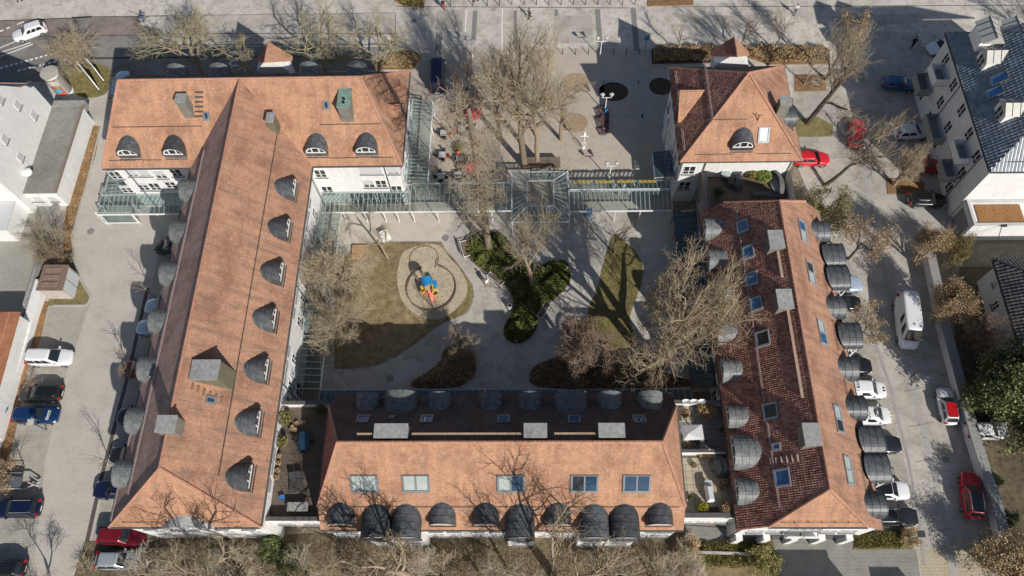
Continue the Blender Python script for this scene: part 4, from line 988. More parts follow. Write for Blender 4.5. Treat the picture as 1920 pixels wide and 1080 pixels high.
G = thing('garage_annex', 'low flat-roofed garage with brown planted roof in front of grey-roofed house', 'garage', (52, 43, 0))
part('wall', MB().box(48.0, 60, 41.5, 44.72, -.1, 3.2), m_cream, G)
part('parapet', MB().box(48.0, 60, 41.5, 41.75, 3.2, 3.45).box(48.0, 48.3, 41.75, 44.7, 3.2, 3.45).box(48.3, 60, 44.4, 44.7, 3.2, 3.4), M('pale_coping', (.50, .50, .48), .6, .1, 3), G)
part('planted_roof', MB().box(48.75, 53.6, 41.95, 44.1, 3.2, 3.33), M('sedum_brown', (.30, .155, .06), .95, .4, 5, bump=.05), G)
part('garage_door', MB().box(47.94, 48.0, 41.9, 44.3, 0, 2.5), M('grey_garage_door', (.24, .25, .26), .6, .08, 4), G)
part('floodlight', MB().bar((51.0, 41.45, 3.3), (50.3, 39.9, 3.1), .06, .06).box(50.9, 51.5, 41.3, 41.55, 3.25, 3.45), m_dsteel, G)
Hh = thing('bungalow', 'pale bungalow with black pantile hip roof behind white street wall', 'house', (53, 32, 0))
part('wall', MB().box(48.7, 60, 24, 36.3, -.1, 4.6), m_cream, Hh)
m_pan = M_tile('black_pantiles', (.055, .052, .05), relief=.16, dark=.2, w=.34, h=.42); m_pan.node_tree.nodes['Principled BSDF'].inputs['Roughness'].default_value = .4
slab(Hh, [(48.15, 36.85, 4.5), (48.15, 23, 4.5), (54, 23, 8.0), (54, 31.0, 8.0)], m_pan)
slab(Hh, [(60, 36.85, 4.5), (48.15, 36.85, 4.5), (54, 31.0, 8.0), (60, 31, 8.0)], m_pan)
pantiles(Hh, [(48.15, 36.85, 4.5), (48.15, 23, 4.5), (54, 23, 8.0), (54, 31.0, 8.0)], .36, .42, m_pan_black, .09, .06)
pantiles(Hh, [(60, 36.85, 4.5), (48.15, 36.85, 4.5), (54, 31.0, 8.0), (60, 31, 8.0)], .36, .42, m_pan_black, .09, .06)
ridge(Hh, (48.15, 36.85, 4.5), (54, 31.0, 8.0), .13, m_dsteel); gutter(Hh, (48.08, 36.85, 4.4), (48.08, 23, 4.4))
window(Hh, (48.7, 34.6, 2.6), RZ['W'], .5, .6); window(Hh, (48.7, 32.6, 1.4), RZ['W'], .8, 1.2)

# ------------------------------------------------------------------ west: gabled white house with flat garage, orange-roofed shed, transformer hut
fl = 2.9; q0 = P(93, 200, fl); q1 = P(47, 361, fl); qx = (q0.x + q1.x) / 2
Wd = thing('house', 'tall white house with small square windows and curved gable at the street corner', 'house', (qx - 6, 52, 0))
yN, yS = q0.y, q1.y
gab = [(yS - 1.0, 0), (yN, 0), (yN, 6.6), (yN - .5, 6.9), (yN - .9, 7.8), (yN - 1.6, 8.3), (yN - 3.2, 10.4), (yN - 7, 15.0), (yN - 12, 9.0), (yS - 1.0, 9.0)]
part('wall', MB().add([(qx, y, z) for y, z in gab] + [(qx - 14, y, z) for y, z in gab], [tuple(range(10)), tuple(range(10, 20))[::-1]] + [(i, (i + 1) % 10, 10 + (i + 1) % 10, 10 + i) for i in range(10)]), m_white, Wd)
slab(Wd, [(qx + .3, yN - .7, 8.0), (qx - 15, yN - .7, 8.0), (qx - 15, yN - 7, 15.4), (qx + .3, yN - 7, 15.4)], m_tile_d)
slab(Wd, [(qx - 15, yS - 1.6, 8.0), (qx + .3, yS - 1.6, 8.0), (qx + .3, yN - 7, 15.4), (qx - 15, yN - 7, 15.4)], m_tile_d)
gutter(Wd, (qx + .3, yN - .2, 7.6), (qx - 14, yN - .2, 7.6))
for px, py in ((37, 203), (67, 222), (13, 267), (42, 300), (4, 192)):
    q = hit(px, py, (qx, 0, 0), (1, 0, 0)); window(Wd, (qx, q.y, q.z), RZ['E'], .8, 1.0, .9)
part('air_unit', MB().lathe([(.5, 0), (.55, .15), (.5, .35), (.2, .45)], 14, (qx + .45, yS + 2.2, 3.6)), m_wsteel, Wd)
Gd = thing('flat_garage', 'long garage with grey felt flat roof beside the tall white house', 'garage', (qx + 2, 52, 0))
gx1 = (P(152, 201, fl).x + P(105, 361, fl).x) / 2
part('wall', MB().box(qx + .02, gx1, yS - .05, yN - .1, -.1, fl - .1), m_white, Gd)
part('felt_roof', MB().box(qx + .02, gx1 + .1, yS - .1, yN, fl - .1, fl), M('grey_felt', (.235, .225, .20), .95, .2, 2.5, big=.3), Gd)
part('parapet', MB().box(gx1 - .02, gx1 + .2, yS - .1, yN, fl - .05, fl + .18), M('brown_coping', (.22, .17, .14), .8, .2, 3), Gd)
part('upstand', MB().box(qx + .02, gx1 + .1, yN, yN + .9, fl - 1.0, fl + .05), m_stonecap, Gd)
for x in (qx + 1.0, qx + 2.8): window(Gd, (x, yS - .05, 1.1), RZ['S'], 1.0, .9, .8)
window(Gd, (qx + .1, yS - .05, 1.1), RZ['S'], .4, .9)
low = thing('extension', 'small white flat extension at the left edge with wooden pallet step', 'extension', (qx - 3, yS - 4, 0))
part('wall', MB().box(qx - 6, P(20, 410, 2.4).x, yS - 4.8, yS - 1.02, -.1, 2.6), m_white, low)
part('roof_edge', MB().box(qx - 6, P(20, 410, 2.4).x + .1, yS - 4.9, yS - 1.02, 2.6, 2.75), m_shutter, low)
pl = thing('wood_stack', 'stack of light timber boards beside the white extension', 'boards', P(27, 398, 0))
for i in range(6):
    ob('board', cached('board', lambda: MB().box(-.9, .9, -.11, .11, 0, .9)), pl, (0, -.7 + i * .26, .0), mat=M('fresh_timber', (.46, .33, .18), .8, .2, 3))
sg = thing('shed', 'long shed with rusty orange sheet roof and white wall at left edge', 'shed', (-64, 33, 0))
r0 = P(38, 585, 3.2); sh0 = P(0, 722, 3.2); dxy = (sh0 - r0)
part('wall', MB().prism([(r0.x - .3, r0.y - .2), (r0.x - .3 + dxy.x * 1.6, r0.y + dxy.y * 1.6), (r0.x - 15 + dxy.x * 1.6, r0.y + dxy.y * 1.6), (r0.x - 15, r0.y - .2)], -.1, 3.1), m_white, sg)
mb = MB(); mb.prism([(r0.x, r0.y), (r0.x + dxy.x * 1.6, r0.y + dxy.y * 1.6), (r0.x - 15 + dxy.x * 1.6, r0.y + dxy.y * 1.6), (r0.x - 15, r0.y)], 3.1, 3.25)
part('sheet_roof', mb, M('rusty_sheet', (.36, .155, .08), .8, .3, 1.2, big=.3), sg)
for k in range(1, 4): a = Vector((r0.x - 1.1 * k, r0.y, 3.27)); part('seam', MB().bar(a, a + dxy * 1.6, .08, .06), M('rusty_seam', (.45, .26, .18), .8, .2, 3), sg)
hut0 = [P(x, y, 2.5) for x, y in ((127, 498), (115, 543), (69, 543), (84, 498))]
hut = thing('transformer_hut', 'small brick-brown flat-roofed transformer hut with grey doors on island', 'hut', (hut0[1].x - 1.5, hut0[1].y + 1.2, 0))
part('wall', MB().prism([(v.x, v.y) for v in hut0], -.05, 2.4), M('pebbledash', (.46, .40, .36), .95, .3, 8), hut)
hr = MB(); cen = sum(hut0, Vector()) / 4; hr.prism([((v.x - cen.x) * 1.06 + cen.x, (v.y - cen.y) * 1.06 + cen.y) for v in hut0], 2.4, 2.55); part('roof', hr, M('brown_felt', (.20, .14, .11), .95, .3, 4), hut)
for k in range(3):
    a = hut0[3].lerp(hut0[2], .2 + .3 * k); b2 = hut0[0].lerp(hut0[1], .2 + .3 * k); p0 = a.lerp(b2, .15); p1 = a.lerp(b2, .8)
    part('roof_panel', MB().bar((p0.x, p0.y, 2.6), (p1.x, p1.y, 2.6), .55, .1), M('brown_panel', (.25, .17, .13), .95, .3, 4), hut)
e0, e1 = hut0[0], hut0[1]; out = Vector((e0.y - e1.y, -(e0.x - e1.x), 0)).normalized()
for s0, s1 in ((.08, .48), (.54, .94)):
    a = e0.lerp(e1, s0) + out * .04; b2 = e0.lerp(e1, s1) + out * .04
    part('door', MB().hexa([(a.x, a.y, .1), (b2.x, b2.y, .1), (b2.x + out.x * .05, b2.y + out.y * .05, .1), (a.x + out.x * .05, a.y + out.y * .05, .1)], [(a.x, a.y, 2.2), (b2.x, b2.y, 2.2), (b2.x + out.x * .05, b2.y + out.y * .05, 2.2), (a.x + out.x * .05, a.y + out.y * .05, 2.2)]), M('pale_grey_door', (.50, .54, .57), .5, .08, 2), hut)
# garden walls
def wall_line(name, label, pts, z0, w, h, mat, cap=None):
    t = thing(name, label, 'wall', (pts[0][0], pts[0][1], 0))
    part('wall_body', ribbon(pts, w, z0, h), mat, t)
    if cap: part('coping', ribbon(pts, w + .14, h, h + .07), cap, t)
    return t
wall_line('boundary_wall', 'low white rendered wall with parking plates along the yard edge', gpx([(84, 530), (72, 570), (52, 640), (30, 710), (5, 795), (-30, 920)]), -.1, 1.05, .9, m_white)
wall_line('retaining_wall', 'grey concrete retaining wall beside the leaf strip, left', gpx([(112, 385), (96, 440), (78, 500), (48, 600)]), -.1, .3, 1.0, m_stonecap)
m_ribcap = M_brick('ribbed_coping', (.38, .38, .36), (.34, .34, .33), (.16, .16, .16), 1.0, .12, .03, bump=.01, var=.1)
wl1 = wall_line('street_wall', 'white street wall with ribbed tile coping along the east pavement', gpx([(1732, 485), (1748, 560), (1762, 630), (1778, 690), (1797, 765), (1815, 830), (1833, 890), (1852, 945), (1870, 1020), (1886, 1085)]), -.1, .45, 1.5, m_cream)
part('coping', ribbon(gpx([(1732, 485), (1748, 560), (1762, 630), (1778, 690), (1797, 765), (1815, 830), (1833, 890), (1852, 945), (1870, 1020), (1886, 1085)]), .95, 1.5, 1.62), m_ribcap, wl1)
# ================================================================== TREES AND SHRUBS
m_bark = M('grey_bark', (.27, .215, .155), .9, .3, 6, objvar=.25)
m_bark_dk = M('dark_bark', (.10, .078, .06), .9, .3, 6)
m_twig = M('pale_twigs', (.40, .33, .225), .9, .3, 1.2, objvar=.15)
m_twig_pl = M('bleached_twigs', (.52, .46, .36), .9, .2, 2)
m_twig_tn = M('tan_twigs', (.37, .295, .20), .9, .3, 1.2)
m_twig_ol = M('olive_twigs', (.36, .315, .19), .9, .25, 2)
m_twig_br = M('brown_twigs', (.33, .24, .165), .9, .25, 2)
m_twig_rd = M('reddish_twigs', (.33, .235, .175), .9, .25, 2)
m_leaf_br = M_leaf('beech_leaves', (.22, .14, .07), (.38, .27, .14), (.55, .42, .25))
m_leaf_ol = M_leaf('olive_leaves', (.10, .09, .025), (.19, .17, .05), (.32, .29, .10))
m_leaf_gr = M_leaf('evergreen_leaves', (.035, .05, .02), (.10, .12, .04), (.24, .26, .10))
m_leaf_bed = M_leaf('laurel_leaves', (.035, .048, .014), (.12, .14, .035), (.27, .27, .08))
m_leaf_ye = M_leaf('forsythia_blossom', (.35, .30, .02), (.55, .48, .03), (.68, .60, .06))

def _rot_about(d, ang, az):
    """tilt unit vector d by ang towards azimuth az"""
    ax, ay, az_ = (1, 0, 0) if abs(d[2]) > .9 else (0, 0, 1)
    ux, uy, uz = d[1] * az_ - d[2] * ay, d[2] * ax - d[0] * az_, d[0] * ay - d[1] * ax
    n = math.sqrt(ux * ux + uy * uy + uz * uz); ux /= n; uy /= n; uz /= n
    vx, vy, vz = d[1] * uz - d[2] * uy, d[2] * ux - d[0] * uz, d[0] * uy - d[1] * ux
    c, s = math.cos(ang), math.sin(ang); ca, sa = math.cos(az), math.sin(az)
    return (d[0] * c + s * (ux * ca + vx * sa), d[1] * c + s * (uy * ca + vy * sa), d[2] * c + s * (uz * ca + vz * sa))
def skeleton(seed, kids, ratio, ang, L0=3.2, r0=.16, trop=.12, wob=.18, start=.45, stems=1, stem_tilt=0.0, depth=4, nseg=(5, 5, 4, 3, 2), caps=(9, .085, .022, .008, .0045)):
    rg = random.Random(seed); U = rg.uniform; segs = []
    def grow(p, d, L, r, lev):
        n = nseg[min(lev, len(nseg) - 1)]; st = L / n; last = lev >= depth
        for i in range(n):
            w = wob * (1.25 if lev else .6)
            dx, dy, dz = d[0] + U(-w, w), d[1] + U(-w, w), d[2] + U(-w, w) + trop * (.6 if lev else 1)
            m = math.sqrt(dx * dx + dy * dy + dz * dz); d = (dx / m, dy / m, dz / m)
            q = (p[0] + d[0] * st, p[1] + d[1] * st, p[2] + d[2] * st)
            r2 = r * (1 - (.5 if not last else .6) * (i + 1) / n)
            ra = r * (1 - (.5 if not last else .6) * i / n)
            cap = caps[min(lev, 4)]; segs.append((p, q, min(ra, cap), min(r2, cap * .9), lev)); p = q
            t = (i + 1) / n
            if not last and t >= (start if lev == 0 else .25):
                k = kids[min(lev, len(kids) - 1)]; k = int(k) + (1 if U(0, 1) < k - int(k) else 0)
                for _ in range(k):
                    a = math.radians(U(*ang)) * (1.0 if lev else 1.05)
                    l2 = L * ratio[min(lev, len(ratio) - 1)] * U(.7, 1.15) * (1.05 - .35 * t)
                    grow(p, _rot_about(d, a, U(0, 2 * math.pi)), l2, max(r2 * U(.5, .72), .006), lev + 1)
    for s in range(stems):
        a = 2 * math.pi * s / stems + U(-.4, .4)
        d = (math.cos(a) * math.sin(stem_tilt), math.sin(a) * math.sin(stem_tilt), math.cos(stem_tilt)) if stem_tilt else (U(-.05, .05), U(-.05, .05), 1)
        grow((math.cos(a) * .1 * (stems > 1), math.sin(a) * .1 * (stems > 1), 0), d, L0 * (1 if stems == 1 else U(.8, 1.1)), r0, 0)
    return segs
def seg_mesh(name, segs, k, rscale=1.0, rmin=0.0):
    P0 = np.array([s[0] for s in segs]); P1 = np.array([s[1] for s in segs])
    R0 = np.maximum(np.array([s[2] for s in segs]) * rscale, rmin); R1 = np.maximum(np.array([s[3] for s in segs]) * rscale, rmin * .8)
    d = P1 - P0; d /= np.linalg.norm(d, axis=1)[:, None] + 1e-9
    ref = np.where(np.abs(d[:, 2:3]) > .9, np.array([[1., 0, 0]]), np.array([[0, 0, 1.]]))
    a = np.cross(d, ref); a /= np.linalg.norm(a, axis=1)[:, None]; b = np.cross(d, a)
    n = len(segs); V = np.zeros((n, 2 * k, 3))
    for i in range(k):
        t = 2 * math.pi * i / k; o = a * math.cos(t) + b * math.sin(t)
        V[:, i] = P0 + o * R0[:, None]; V[:, k + i] = P1 + o * R1[:, None]
    base = (np.arange(n) * 2 * k)[:, None]
    F = []
    for i in range(k):
        j = (i + 1) % k; F.append(np.stack([base[:, 0] + i, base[:, 0] + j, base[:, 0] + k + j, base[:, 0] + k + i], 1))
    F = np.stack(F, 1).reshape(-1, 4)
    me = bpy.data.meshes.new(name); V = V.reshape(-1, 3)
    me.vertices.add(len(V)); me.vertices.foreach_set('co', V.ravel())
    me.loops.add(F.size); me.loops.foreach_set('vertex_index', F.ravel().astype(np.int32))
    me.polygons.add(len(F)); me.polygons.foreach_set('loop_start', np.arange(0, F.size, 4, dtype=np.int32)); me.polygons.foreach_set('loop_total', np.full(len(F), 4, dtype=np.int32))
    me.polygons.foreach_set('use_smooth', np.ones(len(F), dtype=bool)); me.update(calc_edges=True); return me
def leaf_mesh(name, C, size, seed=1, flat=.0):
    """small folded leaf sprays centred on the points C"""
    rs = np.random.RandomState(seed); n = len(C); C = np.asarray(C)
    u = rs.normal(size=(n, 3)); u /= np.linalg.norm(u, axis=1)[:, None]
    w = rs.normal(size=(n, 3)); w[:, 2] += flat; w -= u * np.sum(u * w, 1)[:, None]; w /= np.linalg.norm(w, axis=1)[:, None]
    s = size * rs.uniform(.6, 1.4, size=(n, 1))
    V = np.stack([C - u * s, C + np.cross(u, w) * s * .3 + w * s * .65, C + u * s, C - w * s * .65], 1).reshape(-1, 3)
    F = np.arange(4 * n).reshape(-1, 4)
    me = bpy.data.meshes.new(name); me.vertices.add(len(V)); me.vertices.foreach_set('co', V.ravel())
    me.loops.add(F.size); me.loops.foreach_set('vertex_index', F.ravel().astype(np.int32))
    me.polygons.add(n); me.polygons.foreach_set('loop_start', np.arange(0, 4 * n, 4, dtype=np.int32)); me.polygons.foreach_set('loop_total', np.full(n, 4, dtype=np.int32))
    me.update(calc_edges=True); return me
TREES = {}
def tree_kind(kind, var):
    var = {('dense', 4): 1, ('dense', 5): 3, ('shrub', 4): 1, ('shrub', 5): 2, ('slim', 6): 3, ('bush', 4): 1, ('bush', 5): 2}.get((kind, var), var)
    key = (kind, var)
    if key in TREES: return TREES[key]
    sd = var * 37 + sum(map(ord, kind)); lv = None
    if kind == 'spread':   sk = skeleton(sd, (1.7, 2.3, 2.3, 2.0), (.95, .72, .60, .55), (28, 62), 3.4, .19, .10, .22, .55, depth=4)
    elif kind == 'street': sk = skeleton(sd, (1.7, 2.1, 2.2, 1.7), (1.05, .70, .58, .5), (32, 68), 3.0, .22, .05, .26, .55, depth=4, caps=(9, .12, .036, .012, .005))
    elif kind == 'huge':   sk = skeleton(sd, (2.0, 2.5, 2.3, 1.9), (.9, .70, .60, .52), (30, 68), 2.8, .24, .10, .2, .4, depth=4, stems=2, stem_tilt=.22, caps=(9, .09, .022, .008, .0045))
    elif kind == 'slim':   sk = skeleton(sd, (1.6, 2.0, 1.7, 1.2), (.62, .6, .55, .5), (25, 50), 4.5, .09, .12, .15, .4, depth=3)
    elif kind == 'larch':
        sk = skeleton(sd, (5.5, 2.1, 2.0), (.21, .55, .5), (60, 98), 10, .30, .05, .05, .3, depth=3, nseg=(16, 4, 3, 3), caps=(9, .022, .010, .006, .004))
    elif kind == 'tall':   sk = skeleton(sd, (1.8, 2.2, 2.3, 2.0), (.64, .72, .62, .55), (24, 54), 5.2, .21, .11, .18, .35, depth=4)
    elif kind == 'dense':  sk = skeleton(sd, (1.9, 2.3, 2.2, 1.8), (.9, .70, .60, .52), (30, 70), 2.8, .22, .10, .2, .4, depth=4, stems=2, stem_tilt=.22)
    elif kind == 'shrub':  sk = skeleton(sd, (1.6, 2.1, 1.8), (.6, .6, .55), (20, 50), 2.6, .06, .06, .22, .2, stems=9, stem_tilt=.6, depth=3)
    elif kind == 'weep':   sk = skeleton(sd, (1.6, 2.0, 2.1, 1.8), (.9, .75, .64, .58), (30, 72), 2.8, .20, .0, .2, .35, stems=3, stem_tilt=.3, depth=4)
    else:                  sk = skeleton(sd, (2.2, 2.4, 2.0), (.7, .6, .5), (30, 65), 3.0, .10, .10, .2, .2, depth=3)
    z = max(s[1][2] for s in sk); rr = sorted(math.hypot(s[1][0], s[1][1]) for s in sk)[int(len(sk) * .97)]
    tr = [s for s in sk if s[4] <= 1]; cr = [s for s in sk if s[4] > 1]
    tm = seg_mesh('trunk', tr, 6); cm = seg_mesh('crown', cr, 3, 1.0, .0036)
    mx = max(q[4] for q in sk); tips = [s[1] for s in sk if s[4] == mx]
    TREES[key] = (tm, cm, z, rr, tips); return TREES[key]
def tree(name, label, base_px, top_px, radius, kind, var, twig=None, bark=None, leaf=None, leafn=0, leafsize=.12, rz=None, h=None, cat='tree', group=None, base=None, leafonly=False, lean=None):
    tm, cm, z, rr, tips = tree_kind(kind, var)
    b = Vector(base) if base is not None else P(*base_px)
    H = h or height_at(b, top_px)
    t = thing(name, label, cat, (b.x, b.y, -.02), rnd.uniform(0, 6.28) if rz is None else rz, group)
    t.scale = (radius / rr, radius / rr, H / z)
    if lean: t.rotation_euler = (Matrix.Rotation(lean[0], 3, 'Y') @ Matrix.Rotation(lean[1], 3, 'X') @ Matrix.Rotation(t.rotation_euler[2], 3, 'Z')).to_euler()
    ob('trunk', tm, t, mat=bark or m_bark)
    if not leafonly: ob('crown', cm, t, mat=twig or m_twig)
    if leaf is not None:
        key = ('leaf', kind, var, leafn, leafsize)
        if key not in TREES:
            rs = np.random.RandomState(var + 3); T = np.array(tips); I = rs.randint(0, len(T), leafn)
            TREES[key] = leaf_mesh('foliage', T[I] + rs.normal(scale=.16, size=(leafn, 3)), leafsize, var)
        ob('foliage', TREES[key], t, mat=leaf)
    return t
# street trees north of the west block
tree('street_tree', 'round bare tree over the verge beside the advertising column', (150, 131), (133, 52), 3.6, 'dense', 1, m_twig)
for i, (bp, tp, r, lab) in enumerate((((385, 158), (345, 12), 6.2, 'bare pollarded street tree behind the roof, westmost of four'), ((478, 155), (440, 12), 6.2, 'bare street tree just left of the small pyramid gable'),
                                      ((612, 152), (575, 15), 6.4, 'bare spreading street tree just right of the pyramid gable'), ((712, 148), (700, 30), 4.8, 'mossy bare tree leaning over the planted bed by the plaza'))):
    tree('street_tree', lab, bp, tp, r, 'street', i + 1, m_twig_ol, m_bark, group='bare trees along the street')
# plaza and courtyard trees
tree('plaza_tree', 'tall bare tree in the middle of the plaza, left trunk of the pair', (984, 314), (962, 60), 5.8, 'tall', 1, m_twig)
tree('plaza_tree', 'tall bare tree in the plaza, right trunk of the pair with wide crown', (1008, 304), (1035, 70), 6.2, 'tall', 2, m_twig)
tree('plaza_tree', 'dark knobbly bare tree next to the navy van on the plaza', (878, 232), (880, 95), 2.6, 'street', 5, m_twig_br, m_bark_dk)
tree('plaza_tree', 'thin bare tree among the cafe tables', (857, 272), (842, 160), 1.9, 'slim', 1, m_twig)
tree('larch_tree', 'tall thick-trunked larch rising from the top of the evergreen bed', (917, 470), (884, 130), 3.7, 'larch', 1, m_twig, m_bark)
tree('courtyard_tree', 'bare tree with bent trunk growing in the evergreen bed', (999, 542), (1024, 350), 3.7, 'spread', 1, m_twig)
tree('courtyard_tree', 'slender bare tree on the small green lawn', (1152, 476), (1172, 398), 2.5, 'slim', 2, m_twig_br)
tree('courtyard_tree', 'huge dense bare tree overhanging the east block roof', (1234, 690), (1294, 466), 6.1, 'huge', 2, m_twig_tn, m_bark)
tree('courtyard_tree', 'low reddish-brown bushy tree in the shaded south bed', (1096, 700), (1090, 606), 3.9, 'dense', 3, m_twig_rd, m_bark_dk)
tree('courtyard_tree', 'small pale bare bush above the dark round bed', (866, 668), (852, 622), 1.9, 'shrub', 1, m_twig)
tree('courtyard_tree', 'large sprawling olive-grey tree against the west block facade', (650, 560), (630, 448), 4.8, 'weep', 1, m_twig)
tree('courtyard_tree', 'drooping straw-coloured tree at the shaded lawn corner', (645, 640), (632, 560), 3.2, 'weep', 2, m_twig)
tree('courtyard_tree', 'small bare tree leaning over the paved terrace', (727, 484), (688, 408), 2.7, 'spread', 2, m_twig)
# east side
tree('forecourt_tree', 'big bare tree with long leaning trunk behind the square villa', (1513, 232), (1625, 48), 5.2, 'tall', 3, m_twig, m_bark_dk, lean=(.12, 0))
tree('forecourt_tree', 'brownish leafy bare tree rising over the street by the villa', (1548, 150), (1640, 30), 3.0, 'spread', 3, m_twig_br, m_bark_dk, m_leaf_br, 1500, .06)
tree('forecourt_tree', 'bare tree reaching across the red cars from the hedge', (1545, 348), (1640, 200), 3.4, 'street', 1, m_twig, m_bark_dk, lean=(.34, .05))
tree('forecourt_tree', 'round twiggy tree on the small verge by the driveway', (1675, 347), (1718, 268), 2.0, 'dense', 4, m_twig)
for i, (bp, tp, r, lab) in enumerate((((1270, 97), (1283, 22), 2.6, 'thin bare tree in the shaded bed on the plaza corner'), ((1384, 98), (1400, 10), 2.9, 'thin bare tree behind the villa gable'),
                                      ((1452, 92), (1478, 5), 2.4, 'thin bare tree by the bed right of the villa gable'), ((1508, 158), (1548, 60), 2.2, 'thin bare tree beside parked bicycles behind the villa'))):
    tree('young_tree', lab, bp, tp, r, 'slim', i + 3, m_twig_br, group='thin trees behind the villa')
tree('hedge_bush', 'olive-green bush beside the dark roof terrace', (1530, 425), (1548, 345), 2.7, 'shrub', 2, m_twig_ol, None, m_leaf_ol, 3500, .07, cat='bush')
tree('street_tree', 'brown-leaved tree beside the northern balcony canopies', (1590, 486), (1640, 400), 3.0, 'spread', 4, m_twig_br, m_bark_dk, m_leaf_br, 2600, .07)
tree('street_tree', 'brown-leaved tree between balcony canopies and white van', (1588, 648), (1632, 568), 2.2, 'spread', 5, m_twig_br, m_bark_dk, m_leaf_br, 3000, .07)
tree('street_tree', 'columnar tan-leaved hornbeam at the driveway corner', (1712, 492), (1762, 420), 2.2, 'dense', 5, m_twig_br, None, m_leaf_br, 9000, .055)
tree('street_tree', 'olive-leaved bush tree behind the driveway hornbeam', (1768, 492), (1800, 432), 1.7, 'dense', 1, m_twig_br, None, m_leaf_ol, 8000, .055)
tree('street_tree', 'tan-leaved hornbeam hanging over the street wall', (1752, 600), (1800, 520), 2.5, 'dense', 3, m_twig_br, None, m_leaf_br, 10000, .055)
tree('garden_shrub', 'bare spiky shrub by the bungalow wall', (1818, 648), (1858, 570), 2.4, 'shrub', 3, m_twig_rd, cat='shrub')
tree('street_tree', 'broad tan-leaved tree at the bottom right corner by the wall', (1858, 1062), (1905, 985), 3.3, 'dense', 2, m_twig_br, None, m_leaf_br, 12000, .055)
tree('evergreen_tree', 'big dark evergreen tree in front of the bungalow', (1860, 775), (1915, 640), 4.6, 'dense', 4, m_leaf_gr, m_bark_dk, m_leaf_gr, 45000, .065)
tree('evergreen_tree', 'second evergreen tree at the right edge', (1925, 810), (1985, 690), 3.6, 'dense', 5, m_leaf_gr, m_bark_dk, m_leaf_gr, 32000, .065)
for bp, tp, r, lab in (((1852, 905), (1868, 882), .95, 'round glossy evergreen shrub just inside the street wall'), ((1880, 978), (1898, 955), .95, 'second round glossy shrub further down the street wall')):
    tree('evergreen_shrub', lab, bp, tp, r, 'bush', 1, m_leaf_gr, None, m_leaf_gr, 5000, .10, cat='shrub')
tree('evergreen_shrub', 'small brown clipped shrub beside the street lamp', (1700, 1012), (1708, 986), .9, 'bush', 2, m_twig_br, None, m_leaf_br, 4000, .09, cat='shrub')
# west yard
tree('yard_shrub', 'sprawling bare shrub over the retaining wall', (104, 470), (82, 398), 3.0, 'shrub', 4, m_twig, cat='shrub')
tree('yard_shrub', 'tangled bare shrub above the transformer hut', (118, 500), (104, 456), 2.0, 'shrub', 5, m_twig_br, cat='shrub')
for i, (bp, tp, r, lab) in enumerate((((293, 560), (262, 490), 1.6, 'sapling in the shaded parking strip, topmost'), ((236, 672), (216, 618), 1.2, 'bare sapling at the edge of the wing shadow'), ((250, 706), (236, 672), 1.0, 'twiggy sapling beside the dark red car'),
                                      ((208, 870), (180, 786), 1.5, 'bare sapling left of the western dormers'), ((70, 722), (62, 690), 1.3, 'low bare sapling between white car and black car'), ((170, 1062), (160, 1030), 1.6, 'bushy bare sapling at bottom left by the silver car'))):
    tree('sapling', lab, bp, tp, r, 'slim' if i in (0, 1, 3) else 'bush', i + 3 if i in (0, 1, 3) else i, m_twig, group='saplings in the yard')
for bp, tp, r, lab in (((45, 872), (20, 800), 1.7, 'bare leaning sapling left of the blue van bay'), ((10, 900), (-8, 830), 2.4, 'tan leafy bush at the left edge of the yard'), ((-40, 860), (-75, 770), 2.4, 'bush mostly outside the left edge')):
    tree('yard_tree', lab, bp, tp, r, 'dense' if 'bush' in lab else 'slim', 2 if 'bush' in lab else 6, m_twig_br, None, m_leaf_br if 'tan' in lab else None, 2500, .07)
# southern garden row; their tops stand in front of the south facades, trunks below the frame
south = [((545, 1098), 7.5, 3.2, 'spread', 3, 'bare tree at the left foot of the south block'), ((700, 1100), 8.0, 3.4, 'spread', 4, 'taller bare tree below the second rooflight'), ((790, 1080), 6.0, 3.0, 'spread', 1, 'forked bare tree below the lone dormers'),
         ((960, 1085), 6.5, 3.2, 'spread', 5, 'bare tree just left of the large garden tree'), ((1140, 1085), 7.5, 3.6, 'spread', 2, 'pale bare tree just right of the large garden tree'), ((1225, 1090), 6.0, 3.0, 'spread', 4, 'bare tree below the right pair of roof bays'), ((410, 1100), 7.0, 3.0, 'spread', 5, 'bare tree beside the yellow bush'),
         ((300, 1085), 4.2, 3.4, 'shrub', 1, 'dense bare shrub below the west block, beside the silver car'), ((365, 1070), 4.6, 3.3, 'shrub', 2, 'bare shrub below the eyebrow gable'), ((445, 1075), 4.4, 3.4, 'shrub', 3, 'bare shrub at the south-east corner of the west block'),
         ((585, 1090), 5.5, 3.0, 'spread', 1, 'bare tree below the timber terrace'), ((660, 1085), 5.8, 3.4, 'spread', 2, 'bare tree below the first pair of roof bays'), ((740, 1095), 5.5, 3.3, 'spread', 5, 'bare tree right of the first roof bays'),
         ((830, 1100), 4.8, 3.2, 'shrub', 4, 'low bare shrub below the middle dormers'), ((910, 1095), 5.0, 3.2, 'spread', 4, 'bare tree below the centre rooflights'), ((1180, 1100), 6.2, 4.0, 'spread', 3, 'pale bare tree left of the garden lawn'), ((1275, 1075), 3.6, 2.4, 'shrub', 5, 'tan shrub beside the garden lawn edge')]
for bp, h, r, k, v, lab in south: tree('garden_tree', lab, bp, None, r, k, v, m_twig_pl if v % 2 else m_twig, None, None, h=h, group='bare trees of the south garden')
tree('garden_tree', 'large bare tree towering in front of the south block', None, None, 6.6, 'street', 4, m_twig_tn, m_bark, h=20.5, base=(2.0, 6.0, 0))
tree('garden_tree', 'tall bare tree south of the terrace shading the orange roof', None, None, 5.6, 'street', 5, m_twig_tn, m_bark, h=19.0, base=(-11.4, 5.8, 0))
